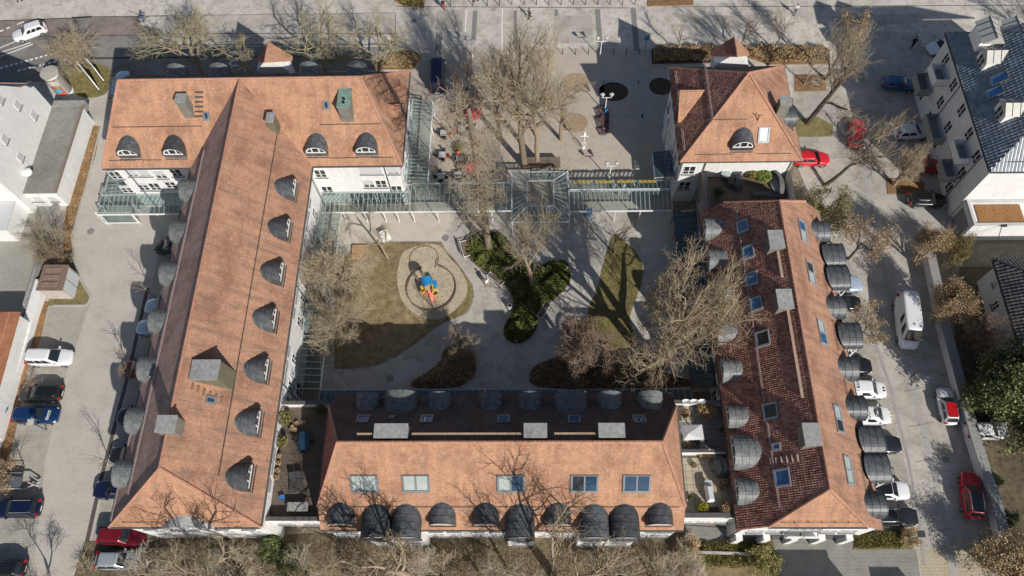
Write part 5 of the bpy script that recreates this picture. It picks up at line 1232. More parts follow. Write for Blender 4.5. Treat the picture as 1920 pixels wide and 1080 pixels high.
tree('garden_tree', 'tall bare tree shading the west block hip', None, None, 5.6, 'street', 3, m_twig, m_bark, h=18.5, base=(-27.0, 5.4, 0))
tree('garden_tree', 'bare tree south of the yard casting a shadow on it', None, None, 3.6, 'spread', 2, m_twig, m_bark, h=8.0, base=(-44.0, 2.4, 0))
tree('garden_bush', 'dark evergreen bush at the foot of the timber terrace', (536, 1048), None, 1.9, 'bush', 3, m_leaf_gr, None, m_leaf_gr, 9000, .10, h=3.2, cat='bush')
tree('garden_bush', 'yellow flowering bush in front of the west block', (398, 1048), None, .8, 'bush', 4, m_twig_ol, None, m_leaf_ye, 1500, .09, h=2.0, cat='bush')
tree('garden_bush', 'olive bush right of the cobbled passage', (1430, 1052), None, 1.5, 'bush', 5, m_twig_br, None, m_leaf_ol, 5000, .10, h=2.0, cat='bush')
tree('garden_bush', 'tan round bush below the paved terrace', (1290, 1040), None, 1.4, 'bush', 1, m_twig_br, None, m_leaf_br, 5000, .10, h=1.8, cat='bush')
tree('street_tree', 'tall bare tree at the side street shading the asphalt', None, None, 3.0, 'tall', 1, m_twig_br, m_bark_dk, m_leaf_br, 3000, .08, h=9.0, base=(46.2, 7.2, 0))
# ground-covering evergreens: one mass per bed
def leaf_mass(name, label, cat, pts, z0, hgt, n, size, mat, seed, smooth=3, edge=.7):
    poly = spline(gpx(pts), smooth); rs = np.random.RandomState(seed)
    A2 = np.array(poly); lo, hi = A2.min(0), A2.max(0); out = []
    x0, y0 = A2[:, 0], A2[:, 1]; x1, y1 = np.roll(x0, -1), np.roll(y0, -1)
    while sum(len(o) for o in out) < n:
        q = rs.uniform(lo, hi, size=(6000, 2)); ins = np.zeros(len(q), bool)
        for a, b, c, d in zip(x0, y0, x1, y1):
            ins ^= ((b > q[:, 1]) != (d > q[:, 1])) & (q[:, 0] < (c - a) * (q[:, 1] - b) / (d - b + 1e-9) + a)
        out.append(q[ins])
    q = np.concatenate(out)[:n]
    lump = .5 + .25 * (np.sin(q[:, 0] * 3.1 + 1.3 * np.sin(q[:, 1] * 2.3)) + np.sin(q[:, 1] * 3.7 + 1.7 * np.sin(q[:, 0] * 1.9)))
    dist = np.min(np.hypot(q[:, None, 0] - A2[None, :, 0], q[:, None, 1] - A2[None, :, 1]), 1)
    top = hgt * (.35 + .65 * np.clip(dist / edge, 0, 1)) * (.55 + .6 * lump)
    z = z0 + top * rs.uniform(.25, 1.0, n) ** .5
    me = leaf_mesh(name, np.column_stack([q, z]), size, seed, 1.2)
    return tag(ob(name, me, mat=mat), label, cat, kind='stuff')
leaf_mass('evergreen_ground_cover', 'glossy evergreen shrubbery filling the curved bed in the courtyard', 'shrubbery', bed_pts, .05, 1.15, 52000, .085, m_leaf_bed, 4)
leaf_mass('shaded_shrubbery', 'dark low shrubbery in the round bed shaded by the south block', 'shrubbery', [(835, 655), (862, 652), (885, 660), (893, 680), (888, 705), (860, 724), (800, 728), (770, 722), (800, 700), (825, 680)], .03, .9, 9000, .09, m_leaf_br, 5)
leaf_mass('hedge', 'brown winter hedge strip on the plaza corner, half in shade', 'hedge', [(1224, 93), (1350, 91), (1348, 117), (1224, 119)], .05, .9, 9000, .09, m_leaf_br, 6, 1)
leaf_mass('hedge', 'brown winter hedge strip right of the villa gable', 'hedge', [(1362, 93), (1410, 91), (1550, 93), (1556, 119), (1440, 121)], .05, .9, 11000, .09, m_leaf_br, 7, 1)
leaf_mass('groundcover', 'brown leafy planting in the oval bed by the plaza entrance', 'planting', [(704, 126), (722, 108), (750, 98), (775, 99), (787, 106), (779, 121), (765, 129)], .05, .5, 5000, .08, m_leaf_br, 8)
leaf_mass('groundcover', 'green and brown planting strip along the top edge', 'planting', [(735, -10), (742, 2), (760, 11), (794, 14), (797, -10)], .05, .6, 3500, .08, m_leaf_ol, 9, 1)
leaf_mass('garden_undergrowth', 'brown tangle of undergrowth across the south garden', 'undergrowth', [(262, 1030), (500, 1012), (600, 1022), (1270, 1022), (1290, 1095), (250, 1095)], .02, .35, 16000, .045, m_leaf_br, 10, 1)
leaf_mass('garden_greenery', 'green ground ivy patches beside the passage', 'greenery', [(1330, 1016), (1440, 1018), (1445, 1060), (1300, 1062), (1300, 1030)], .03, .45, 9000, .07, m_leaf_ol, 11, 2)
leaf_mass('planting', 'low planting around the east block corner verge', 'planting', [(1604, 1006), (1650, 998), (1700, 995), (1690, 1028), (1604, 1029)], .06, .3, 5000, .06, m_leaf_ol, 12, 1)

tree('street_tree', 'bare tree beyond the grey-roofed house shading the street', None, None, 5.2, 'spread', 5, m_twig, m_bark, h=14.0, base=(69.5, 64.5, 0))

# leaf litter and tufts lying on the lawns and along the kerbs
leaf_mass('fallen_leaves', 'fallen brown leaves and straw on the west lawn', 'leaves', lawn_pts, .035, .05, 7000, .05, m_leaf_br, 31, 1)
leaf_mass('grass_tufts', 'short green and straw tufts over the small east lawn', 'grass', [(1150, 440), (1172, 455), (1190, 470), (1205, 500), (1200, 540), (1180, 600), (1195, 640), (1150, 655), (1110, 620), (1100, 590), (1120, 540), (1130, 500)], .04, .07, 7000, .045, m_leaf_ol, 32)
leaf_mass('fallen_leaves', 'fallen leaves scattered under the trees south of the east lawn', 'leaves', [(1060, 600), (1150, 655), (1240, 700), (1150, 712), (1050, 706), (1040, 690)], .04, .05, 4000, .05, m_leaf_br, 33)
leaf_mass('fallen_leaves', 'drift of fallen leaves along the west yard strip', 'leaves', [(150, 236), (189, 238), (164, 340), (148, 395), (138, 430), (128, 430), (135, 350)], .016, .06, 5000, .05, m_leaf_br, 34, 1)
leaf_mass('fallen_leaves', 'leaves and twigs littering the gravel plaza under the big trees', 'leaves', [(900, 240), (1090, 150), (1110, 300), (1000, 318), (900, 310)], .012, .03, 4500, .04, m_leaf_br, 35)
leaf_mass('grass_tufts', 'tufts on the verge under the advertising column', 'grass', [(118, 130), (150, 120), (190, 122), (206, 130), (205, 160), (195, 178), (158, 183), (130, 165)], .016, .07, 4000, .045, m_leaf_ol, 36)

tree('plaza_tree', 'wide fine-twigged bare tree between the parasols and the plaza pair', (938, 262), (930, 120), 4.6, 'tall', 3, m_twig_tn, m_bark)
tree('plaza_tree', 'bare tree on the gravel right behind the plaza pair', (1052, 262), (1072, 130), 3.6, 'tall', 4, m_twig, m_bark)
leaf_mass('shaded_shrubbery', 'brown litter and low shrubs in the long shaded south-east bed', 'shrubbery', [(1000, 690), (1060, 668), (1160, 680), (1250, 700), (1300, 722), (1180, 728), (1010, 726)], .04, .5, 9000, .06, m_leaf_br, 41)
# ================================================================== CANOPIES
def canopy(name, label, x0, x1, y0, y1, zl, zh, low, step=.55, posts=(), steel=None, glass=None, raf=.055, panes=True):
    t = thing(name, label, 'canopy', ((x0 + x1) / 2, (y0 + y1) / 2, 0)); o = wpos(t); st = steel or m_steel
    along_x = low in 'NS'; L = (x1 - x0) if along_x else (y1 - y0); W = (y1 - y0) if along_x else (x1 - x0)
    n = max(2, int(round(L / step))); d = L / n
    za, zb = (zl, zh) if low in 'SW' else (zh, zl)
    if along_x: p0, p1 = Vector((0, -W / 2, za)), Vector((0, W / 2, zb))
    else: p0, p1 = Vector((-W / 2, 0, za)), Vector((W / 2, 0, zb))
    rm = MB().bar(p0, p1, raf, .09).mesh('rafter')
    up = Vector((0, 0, .07))
    if along_x: gm = MB().hexa([p0 + up + Vector((-d / 2 + .02, 0, 0)), p0 + up + Vector((d / 2 - .02, 0, 0)), p1 + up + Vector((d / 2 - .02, 0, 0)), p1 + up + Vector((-d / 2 + .02, 0, 0))], [q + up + Vector((s * (d / 2 - .02), 0, .02)) for q, s in ((p0, -1), (p0, 1), (p1, 1), (p1, -1))])
    else: gm = MB().hexa([q + up + Vector((0, s * (d / 2 - .02), 0)) for q, s in ((p0, -1), (p0, 1), (p1, 1), (p1, -1))], [q + up + Vector((0, s * (d / 2 - .02), .02)) for q, s in ((p0, -1), (p0, 1), (p1, 1), (p1, -1))])
    gm = gm.mesh('glass_pane')
    for i in range(n + 1):
        s = -L / 2 + i * d; ob('rafter', rm, t, (s, 0, 0) if along_x else (0, s, 0), mat=st)
        if i < n and panes: ob('glass_pane', gm, t, (s + d / 2, 0, 0) if along_x else (0, s + d / 2, 0), mat=glass or m_pane)
    if along_x: ends = (((x0, y0, za - .07), (x1, y0, za - .07)), ((x0, y1, zb - .07), (x1, y1, zb - .07)))
    else: ends = (((x0, y0, za - .07), (x0, y1, za - .07)), ((x1, y0, zb - .07), (x1, y1, zb - .07)))
    for a, b in ends: part('beam', MB().bar(a, b, .13, .13), m_wsteel if st is m_steel else st, t)
    for q in posts:
        zz = zl if len(q) < 3 else q[2]
        part('post', MB().tube((q[0], q[1], 0), (q[0], q[1], zz - .1), .055, None, 8), m_wsteel if st is m_steel else st, t)
    return t
m_blue_glass = M_glass_sheet('blue_canopy_glass', (.55, .68, .76), .62)
canopy('glass_canopy', 'glass walkway canopy along the north terrace below the white facade', -23.8, -13.7, 44.45, 46.95, 2.45, 2.75, 'S', .52, [(x, 44.55) for x in (-21.3, -18.9, -16.7, -15.2)])
canopy('glass_canopy', 'glass walkway canopy under the larch branches west of the pavilion', -13.6, -2.15, 44.45, 48.05, 2.45, 2.75, 'S', .55, [(x, 44.55) for x in (-13.4, -10.6, -7.6, -4.4)] + [(x, 47.95, 2.7) for x in (-13.4, -8, -3)])
c1 = canopy('glass_canopy', 'glass walkway canopy with yellow panels between pavilion and villa', 4.45, 15.9, 44.3, 46.7, 2.45, 2.95, 'S', .5, [(x, 44.4) for x in (6.7, 9.6, 12.4, 15.7)])
c2 = canopy('glass_canopy', 'northern half of the yellow-panelled walkway canopy', 4.45, 15.9, 46.85, 48.25, 2.55, 2.95, 'N', .5, [(x, 48.15) for x in (6.7, 9.6, 12.4, 15.7)])
m_yel = M('yellow_panel', (.52, .40, .06), .7, .15, 3)
for k in range(19):
    if k % 5 != 4:
        x = 4.95 + k * .5; part('yellow_panel', MB().hexa([(x, 47.72, 2.88), (x + .42, 47.72, 2.88), (x + .3, 48.12, 2.80), (x - .1, 48.12, 2.80)], [(x, 47.72, 2.91), (x + .42, 47.72, 2.91), (x + .3, 48.12, 2.83), (x - .1, 48.12, 2.83)]), m_yel, c2)
# pavilion: four sloping sides round an open lantern
pv = thing('glass_pavilion', 'square steel and glass pavilion in the middle of the walkway', 'pavilion', (1.1, 46.3, 0))
X0, X1, Y0, Y1 = -2.05, 4.35, 42.95, 49.65; xi0, xi1, yi0, yi1 = -.35, 2.65, 44.6, 48.0; zo, zi = 2.5, 3.1
for a, b, c_, d_ in (((X0, Y0), (X1, Y0), (xi1, yi0), (xi0, yi0)), ((X1, Y0), (X1, Y1), (xi1, yi1), (xi1, yi0)), ((X1, Y1), (X0, Y1), (xi0, yi1), (xi1, yi1)), ((X0, Y1), (X0, Y0), (xi0, yi0), (xi0, yi1))):
    A4 = [Vector((*a, zo)), Vector((*b, zo)), Vector((*c_, zi)), Vector((*d_, zi))]
    n = 9
    for i in range(n + 1): part('rafter', MB().bar(A4[0].lerp(A4[1], i / n), A4[3].lerp(A4[2], i / n), .06, .08), m_steel, pv)
    for i in range(n):
        q = [A4[0].lerp(A4[1], (i + .06) / n), A4[0].lerp(A4[1], (i + .94) / n), A4[3].lerp(A4[2], (i + .94) / n), A4[3].lerp(A4[2], (i + .06) / n)]
        part('glass_pane', MB().hexa([v + Vector((0, 0, .06)) for v in q], [v + Vector((0, 0, .08)) for v in q]), m_pane, pv)
    part('beam', MB().bar(A4[0] - Vector((0, 0, .07)), A4[1] - Vector((0, 0, .07)), .12, .14), m_wsteel, pv)
    part('ring_beam', MB().bar(A4[3], A4[2], .12, .14), m_steel, pv); part('hip_beam', MB().bar(A4[0], A4[3], .1, .12), m_wsteel, pv)
for x, y in ((X0, Y0), (X1, Y0), (X1, Y1), (X0, Y1), (-.35, Y0), (2.65, Y0), (X0, 46.3), (X1, 46.3)): part('post', MB().tube((x, y, 0), (x, y, zo), .06, None, 8), m_wsteel, pv)
for k in range(6):
    if k != 3: part('yellow_panel', MB().box(-.1 + k * .48, .3 + k * .48, 43.5, 43.72, 2.78, 2.83), m_yel, pv)
canopy('glass_canopy', 'glass canopy along the cafe front of the west block', -14.25, -11.8, 47.9, 60.1, 2.45, 2.75, 'E', .5, [(-11.9, y) for y in (48.2, 51, 54, 57, 60)])
canopy('glass_canopy', 'white framed glass canopy at the west end of the west block', -49.5, -45.65, 47.0, 56.0, 2.4, 2.75, 'W', .5, [(-49.4, y) for y in (47.2, 50, 53, 55.8)])
canopy('glass_canopy', 'glass canopy over the yard entrance of the west block', -49.5, -38.6, 44.5, 46.95, 2.4, 2.75, 'S', .55, [(x, 44.6) for x in (-49.4, -45.6, -42.8, -40)])
canopy('glass_canopy', 'white slatted canopy along the courtyard facade of the west block', -23.9, -21.45, 23.6, 44.3, 2.4, 2.7, 'E', .72, [(-21.55, y) for y in (23.8, 26.4, 29.4, 32.4, 35.4, 38.4, 41.4)])
canopy('glass_canopy', 'blue-grey glass canopy along the shaded north side of the south block', -21.4, 15.9, 21.85, 23.45, 2.35, 2.6, 'N', .62, [(x, 23.35) for x in (-21, -16, -11, -6, -1, 4, 9, 14)], None, m_blue_glass)
canopy('glass_canopy', 'blue-grey glass canopy along the west wall of the east block', 16.05, 18.4, 23.55, 44.2, 2.4, 2.75, 'W', .8, [(16.15, y) for y in (23.8, 27, 30, 33, 36, 39, 42, 44)], m_gutter, m_blue_glass)
canopy('entrance_canopy', 'slanting blue glass entrance canopy on the villa plaza side', 14.3, 16.4, 48.6, 52.2, 2.5, 2.8, 'W', .6, [(14.4, 48.7), (14.4, 52.1)], m_steel, m_blue_glass)
# glass guard in front of the west entrance
eg = thing('entrance_porch', 'white framed glass porch box at the yard corner of west block', 'porch', (P(226, 415).x, P(226, 415).y, 0))
ex0, ex1, ey0, ey1 = P(200, 410).x, P(262, 412).x, P(226, 418).y, P(226, 400).y
for x, y in ((ex0, ey0), (ex1, ey0), (ex1, ey1), (ex0, ey1)): part('post', MB().bar((x, y, 0), (x, y, 2.3), .09, .09), m_wsteel, eg)
part('beam', MB().bar((ex0, ey0, 2.3), (ex1, ey0, 2.3), .1, .1).bar((ex0, ey0, .05), (ex1, ey0, .05), .1, .1), m_wsteel, eg)
part('glass_pane', MB().box(ex0 + .06, ex1 - .06, ey0 - .01, ey0 + .01, .1, 2.25), m_pane, eg)

# ================================================================== VEHICLES
m_tyre = M('tyre_rubber', (.02, .02, .02), .8, .1, 4)
m_rim = M('alloy_rim', (.45, .45, .46), .35, .1, 4, metal=.7)
m_carglass = M('car_glass', (.018, .024, .028), .05, .3, 1.0, spec=.8)
m_head = M('headlamp', (.75, .78, .80), .15, .05, 3)
m_tail = M('tail_lamp', (.45, .015, .02), .25, .05, 3)
m_plate = M('number_plate', (.75, .75, .74), .5, .03, 3)
def paint(n, c, metal=.25): return M('paint_' + n, c, .28, .05, 1.2, 0, metal, .5, .06, coat=.8)
KINDS = dict(  # L, W, H, belt, nose, cabin base rear/front, cabin top rear/front (fractions of L from the middle)
    hatch=(4.15, 1.78, 1.50, .98, .74, -.47, .22, -.37, .06), wagon=(4.65, 1.83, 1.49, .98, .74, -.48, .20, -.43, .045), suv=(4.5, 1.88, 1.64, 1.06, .86, -.47, .21, -.40, .06),
    mpv=(4.8, 1.88, 1.70, 1.06, .84, -.48, .27, -.44, .08), saloon=(4.7, 1.84, 1.45, .96, .72, -.37, .20, -.24, .05), van=(5.95, 2.02, 2.65, 1.35, 1.0, -.495, .41, -.485, .27), smallvan=(4.4, 1.84, 1.84, 1.12, .86, -.49, .27, -.475, .12))
def car_parts(kind):
    L, W, H, belt, nose, cr0, cf0, cr1, cf1 = KINDS[kind]; out = {}
    mb = MB(); st = []
    N = 18
    for i in range(N + 1):
        u = -1 + 2 * i / N; u = math.copysign(1 - (1 - abs(u)) ** 1.25, u) if abs(u) > .01 else 0
        x = u * L / 2
        w = W / 2 * (1 - .26 * abs(u) ** 7 - .05 * abs(u) ** 2)
        f = x / L
        zb = belt if f < cf0 else belt - (belt - nose) * ((f - cf0) / (.5 - cf0)) ** 1.5
        if f < -.46: zb = belt - .05 * (abs(f) - .46) / .04
        zlo = .24 + .10 * abs(u) ** 10
        st.append((x, w, zlo, zb))
    ring = []
    for x, w, zl, zb in st:
        half = [(w * .90, zl), (w * .985, zl + .14), (w, zl + .34), (w * .985, zb - .16), (w * .94, zb - .05), (w * .80, zb + .005), (w * .4, zb + .035), (0, zb + .045)]
        ring.append([(x, y, z) for y, z in half] + [(x, -y, z) for y, z in half[-2::-1]])
    k = len(ring[0]); vs = [v for r in ring for v in r]; fs = []
    for i in range(N):
        for j in range(k - 1): fs.append((i * k + j, i * k + j + 1, (i + 1) * k + j + 1, (i + 1) * k + j))
        fs.append((i * k + k - 1, i * k, (i + 1) * k, (i + 1) * k + k - 1))
    fs += [tuple(range(k))[::-1], tuple(range(N * k, N * k + k))]
    mb.add(vs, fs); out['body'] = mb.mesh('body', True)
    # cabin: rounded frustum
    def ringc(t, grow=0.0):
        e = t ** 1.0; a = L * (cr0 + (cr1 - cr0) * e); b = L * (cf0 + (cf1 - cf0) * e); w = W / 2 * (.90 - (.20 if kind != 'van' else .07) * e); z = belt - .02 + (H - .05 - belt) * t
        a += .0; pts = []
        m = 5; cx = (a + b) / 2; rx = (b - a) / 2; p = 6.0
        n = 28
        for i in range(n):
            th = 2 * math.pi * i / n; c, s = math.cos(th), math.sin(th)
            pts.append((cx + (rx + grow) * math.copysign(abs(c) ** (2 / p), c), (w + grow) * math.copysign(abs(s) ** (2 / p), s), z))
        return pts
    def shrink(pts, f, z): cx = sum(p[0] for p in pts) / len(pts); return [(cx + (p[0] - cx) * (1 - (1 - f) * .5), p[1] * f, z) for p in pts]
    r = [ringc(0), ringc(.5), ringc(.88), ringc(1.0)]; top = r[-1]
    r += [shrink(top, .94, H - .02), shrink(top, .7, H), shrink(top, .25, H + .008)]
    n = len(top); mb = MB(); fs = []
    for i in range(len(r) - 1):
        for j in range(n): fs.append((i * n + j, i * n + (j + 1) % n, (i + 1) * n + (j + 1) % n, (i + 1) * n + j))
    fs.append(tuple(range((len(r) - 1) * n, len(r) * n))); mb.add([v for q in r for v in q], fs); out['cabin'] = mb.mesh('cabin', True)
    rp = [shrink(top, .90, H + .004), shrink(top, .9, H + .022)]
    mb = MB(); mb.add([v for q in rp for v in q], [tuple(range(n))[::-1], tuple(range(n, 2 * n))] + [(j, (j + 1) % n, n + (j + 1) % n, n + j) for j in range(n)]); out['roof_panel'] = mb.mesh('roof_panel')
    # glazing: panels just proud of the cabin
    def cpt(t, fx, fy):
        a = L * (cr0 + (cr1 - cr0) * t); b = L * (cf0 + (cf1 - cf0) * t); w = W / 2 * (.90 - (.20 if kind != 'van' else .07) * t); z = belt - .02 + (H - .05 - belt) * t
        return Vector(((a + b) / 2 + (b - a) / 2 * fx, w * fy, z))
    g = .025
    def pane(pts, off):
        off = Vector(off); mb = MB(); m = len(pts); mb.add([p + off for p in pts] + [p - off * .5 for p in pts], [tuple(range(m)), tuple(range(m, 2 * m))[::-1]] + [(i, (i + 1) % m, m + (i + 1) % m, m + i) for i in range(m)]); return mb
    ws = [cpt(.08, 1, -.82), cpt(.08, 1, .82), cpt(.55, 1, .84), cpt(.94, 1, .80), cpt(.94, 1, -.80), cpt(.55, 1, -.84)]
    out['windscreen'] = pane(ws, (g, 0, g)).mesh('windscreen')
    if kind != 'van': out['rear_window'] = pane([cpt(.18, -1, -.78), cpt(.18, -1, .78), cpt(.92, -1, .76), cpt(.92, -1, -.76)], (-g, 0, g)).mesh('rear_window')
    spans = ((-.86, -.30), (-.26, .22), (.26, .70)) if kind in ('wagon', 'mpv', 'suv') else ((-.80, -.10), (-.05, .66)) if kind not in ('van', 'smallvan') else ((.52, .80),) if kind == 'van' else ((.10, .66),)
    if kind == 'van': spans = ((.10, .34), (.55, .82))
    for s in (1, -1):
        mb = MB()
        for f0, f1 in spans:
            pts = [cpt(.12, f0, s), cpt(.12, f1, s), cpt(.84, f1 - .06, s), cpt(.84, f0 + .03, s)]
            off = Vector((0, s * g, .006)); m = 4
            mb.add([p + off for p in pts] + [p - off * .5 for p in pts], [(0, 1, 2, 3), (7, 6, 5, 4)] + [(i, (i + 1) % 4, 4 + (i + 1) % 4, 4 + i) for i in range(4)])
        out['side_window_%d' % s] = mb.mesh('side_window')
    wr = .33 if kind != 'van' else .36
    out['wheel'] = MB().lathe([(wr * .7, -.11), (wr, -.09), (wr, .09), (wr * .7, .11)], 18).mesh('wheel', False)
    out['rim'] = MB().lathe([(wr * .62, .08), (wr * .62, .118), (wr * .3, .11), (.02, .125)], 12).mesh('rim')
    out['headlight'] = MB().hexa([(L * .455, -.2, nose - .12), (L * .487, -.15, nose - .12), (L * .478, .16, nose - .10), (L * .44, .16, nose - .10)], [(L * .44, -.2, nose + .015), (L * .47, -.15, nose - .02), (L * .46, .16, nose - .0), (L * .42, .14, nose + .03)]).mesh('headlight')
    out['tail_light'] = MB().box(-L * .496, -L * .462, -.16, .16, belt - .22, belt + .0).mesh('tail_light')
    out['mirror'] = MB().hexa([(-.09, -.11, 0), (.09, -.08, 0), (.09, .11, 0), (-.09, .11, 0)], [(-.07, -.09, .14), (.06, -.06, .14), (.06, .1, .14), (-.07, .1, .14)]).mesh('mirror')
    out['number_plate'] = MB().box(-L * .503, -L * .492, -.26, .26, .55, .67).mesh('number_plate')
    return out
_cars = {}
def car(name, label, cx, cy, dx, dy, kind, pm, scale=1.0, roof=None, cat='car', z=0.0, group='vehicles parked around the blocks', mirror_mat=None):
    if kind not in _cars: _cars[kind] = car_parts(kind)
    m = _cars[kind]; L, W, H, belt = KINDS[kind][:4]
    c = P(cx, cy, H * .62); q = P(cx + dx * .1, cy + dy * .1, H * .62); a = math.atan2(q.y - c.y, q.x - c.x)
    t = thing(name, label, cat, (c.x, c.y, z + .014), a, group, scale)
    ob('body', m['body'], t, mat=pm); ob('cabin', m['cabin'], t, mat=pm)
    if roof: ob('roof_panel', m['roof_panel'], t, mat=roof)
    ob('windscreen', m['windscreen'], t, mat=m_carglass)
    if 'rear_window' in m: ob('rear_window', m['rear_window'], t, mat=m_carglass)
    for s in (1, -1):
        ob('side_window', m['side_window_%d' % s], t, mat=m_carglass)
        ob('headlight', m['headlight'], t, (0, s * W * .33, 0), mat=m_head); ob('tail_light', m['tail_light'], t, (0, s * W * .36, 0), mat=m_tail)
        ob('mirror', m['mirror'], t, (L * KINDS[kind][6] - .28, s * (W / 2 + .06), belt - .05), mat=mirror_mat or pm)
        for fx in (.315, -.30):
            w = ob('wheel', m['wheel'], t, mat=m_tyre, matrix=Matrix.Translation((L * fx, s * (W / 2 - .12), .33)) @ Matrix.Rotation(-s * math.pi / 2, 4, 'X'))
            ob('rim', m['rim'], w, mat=m_rim)
    ob('number_plate', m['number_plate'], t, mat=m_plate)
    return t
WH = paint('white', (.72, .73, .74), .0); BK = paint('black', (.014, .014, .016)); RD = paint('red', (.48, .012, .022), .1); BL = paint('blue', (.008, .035, .12)); NV = paint('navy', (.006, .012, .045)); SV = paint('silver', (.50, .54, .55), .5)
DR = paint('dark_red', (.20, .008, .015)); LB = paint('ice_blue', (.46, .56, .66), .3); CY = paint('shade_darkened_blue', (.01, .09, .22)); AN = paint('anthracite', (.03, .032, .036), .4); RB = paint('bright_red', (.62, .02, .03), .05)  # CY is darkened: the shade around that car is put into its paint
m_rail = M('roof_rail_alloy', (.55, .56, .57), .35, .05, 3, metal=.6)
def rails(t, kind):
    L, W, H = KINDS[kind][:3]
    for s in (1, -1): ob('roof_rail', cached(('roof_rail', kind), lambda: MB().bar((-L * .36, 0, H + .04), (L * .03, 0, H + .04), .05, .05)), t, (0, s * W * .31, 0), mat=m_rail)
car('moving_car', 'white compact crossover driving on the street at top left', 53, 56, -150, 52, 'suv', WH, .97, group='vehicles on the street')
car('parked_car', 'white and blue-glazed car half hidden by the north-west roof corner', 224, 158, 25, -100, 'wagon', LB)
car('delivery_van', 'dark navy van parked in tree shade on the plaza', 819, 132, 2, -100, 'van', NV, .92, cat='van')
car('parked_car', 'white car behind the grey-roofed house corner at top right', 1771, 84, -90, 20, 'hatch', WH)
car('parked_car', 'red car parked nose up in the sun on the forecourt', 1608, 247, 5, -100, 'hatch', RD)
car('parked_car', 'bright red car poking out from behind the villa', 1522, 295, 100, 0, 'hatch', RB)
car('parked_car', 'white car under bare branches facing the grey-roofed house', 1711, 245, 100, -6, 'hatch', WH)
car('parked_car', 'blue car in deep shade by the grey-roofed house', 1688, 154, 100, 10, 'hatch', CY)
car('parked_car', 'red car under the round twiggy tree', 1733, 308, 100, 0, 'hatch', RD)
t = car('parked_car', 'black car on the driveway in front of the flat garage', 1739, 372, 100, 2, 'hatch', BK)
car('camper_van', 'white high-roof van driving down the side street', 1706, 598, 12, 100, 'van', WH, 1.0, cat='van', group='vehicles on the street')
car('parked_car', 'pale blue car nosing out below the second balcony canopy', 1578, 530, 100, 0, 'suv', LB)
car('parked_car', 'black car hidden beside the small dormer and brown tree', 1578, 566, 100, 0, 'hatch', BK)
car('parked_car', 'black car with chrome trim below the lower canopy', 1597, 684, 100, 0, 'hatch', BK)
otr = car('parked_van', 'white small van with black number on its bonnet and side', 1622, 728, 100, 3, 'smallvan', WH, cat='van')
lettering('OTR 1', (-1.0, 0, 1.89), -math.pi / 2, .5, .42, otr, m_black)
for s in (-.14, .14): ob('bonnet_stripe', cached('bonnet_stripe', lambda: MB().box(1.55, 2.02, -.07, .07, .98, 1.05)), otr, (0, s, 0), mat=m_black)
zeb = car('parked_van', 'white van with black line drawings and lettering all over its roof', 1632, 777, 100, 0, 'smallvan', WH, cat='van')
lettering('LUCO', (-.55, 0, 1.89), -math.pi / 2, .55, .5, zeb, m_black)
for k in range(9):
    a = k * 2.4; r1 = .12 + .035 * k
    ob('line_drawing', MB().path([(.45 + r1 * math.cos(a + j * .9), r1 * 1.4 * math.sin(a + j * .9), 1.872) for j in range(5)], .016, 4).mesh('line_drawing'), zeb, mat=m_black)
for k in range(4): ob('hazard_stripe', MB().box(2.05, 2.16, -.7 + k * .36, -.53 + k * .36, .93, 1.0).mesh('hazard_stripe'), zeb, mat=m_yel)
car('parked_car', 'dark grey car nosing out under the upper big canopy pair', 1646, 832, 100, 0, 'wagon', AN)
car('parked_car', 'white car with black roof panel beside the silver-sided estate', 1664, 918, 100, 4, 'hatch', WH, 1.02, BK)
t = car('parked_car', 'dark estate car with silver side at the corner of the east block', 1676, 968, 100, 0, 'wagon', AN, .98); rails(t, 'wagon')
car('parked_car', 'white small car with bright red roof beside the street wall', 1779, 760, -22, -100, 'hatch', WH, .92, RD)
t = car('parked_car', 'red car with black glass roof beside the street wall', 1825, 928, -12, -100, 'suv', RD, .98, BK); rails(t, 'suv')
car('parked_car', 'white car behind the street wall next to the evergreen tree', 1852, 806, 100, 0, 'hatch', WH)
t = car('parked_car', 'white people carrier in the top bay of the west yard', 90, 668, 100, 0, 'mpv', WH)
car('parked_car', 'black car parked nose to the wall in the west yard', 74, 736, -100, 0, 'wagon', BK, .97)
t = car('parked_car', 'blue estate car with white emblem on the bonnet in the west yard', 65, 777, 100, 0, 'wagon', BL)
for j, (x, mm) in enumerate(((1.45, m_plate), (1.60, M('pale_green_print', (.45, .62, .45), .5, .05, 3)))):
    pm2 = MB(); y = .42
    for k in range(8): w = (.05, .07, .06, .08)[k % 4]; pm2.box(x - .05, x + (.05 if k % 3 else .03), y - w, y, 1.0 - .045 * j, 1.035 - .045 * j); y -= w + .025
    ob('bonnet_print', pm2.mesh('bonnet_print'), t, mat=mm)
em = MB()
for k in range(12):
    a0, a1 = k * math.pi / 6, (k + 1) * math.pi / 6; f = lambda q: .13 + .03 * math.cos(6 * q)
    em.bar((f(a0) * math.cos(a0), f(a0) * math.sin(a0), 0), (f(a1) * math.cos(a1), f(a1) * math.sin(a1), 0), .075, .03)
ob('emblem', em.mesh('emblem'), t, (1.47, -.45, 1.01), mat=m_plate)
t = car('parked_car', 'blue crossover with silver rails at the left edge of the yard', 30, 952, -100, 0, 'suv', NV); rails(t, 'suv')
car('parked_car', 'red car at the bottom left corner of the west block', 226, 1005, 100, 4, 'wagon', DR, .97)
car('parked_car', 'silver car below the red one at the bottom left', 219, 1050, 100, 0, 'hatch', SV, 1.0)
t = car('parked_car', 'navy car half under the lowest western dormer', 218, 917, -100, 0, 'wagon', NV); rails(t, 'wagon')
car('parked_car', 'dark red car under the fifth western dormer', 262, 690, -100, 0, 'hatch', DR)
car('parked_car', 'black rounded car next to the yard canopy', 322, 460, -100, 0, 'hatch', BK)
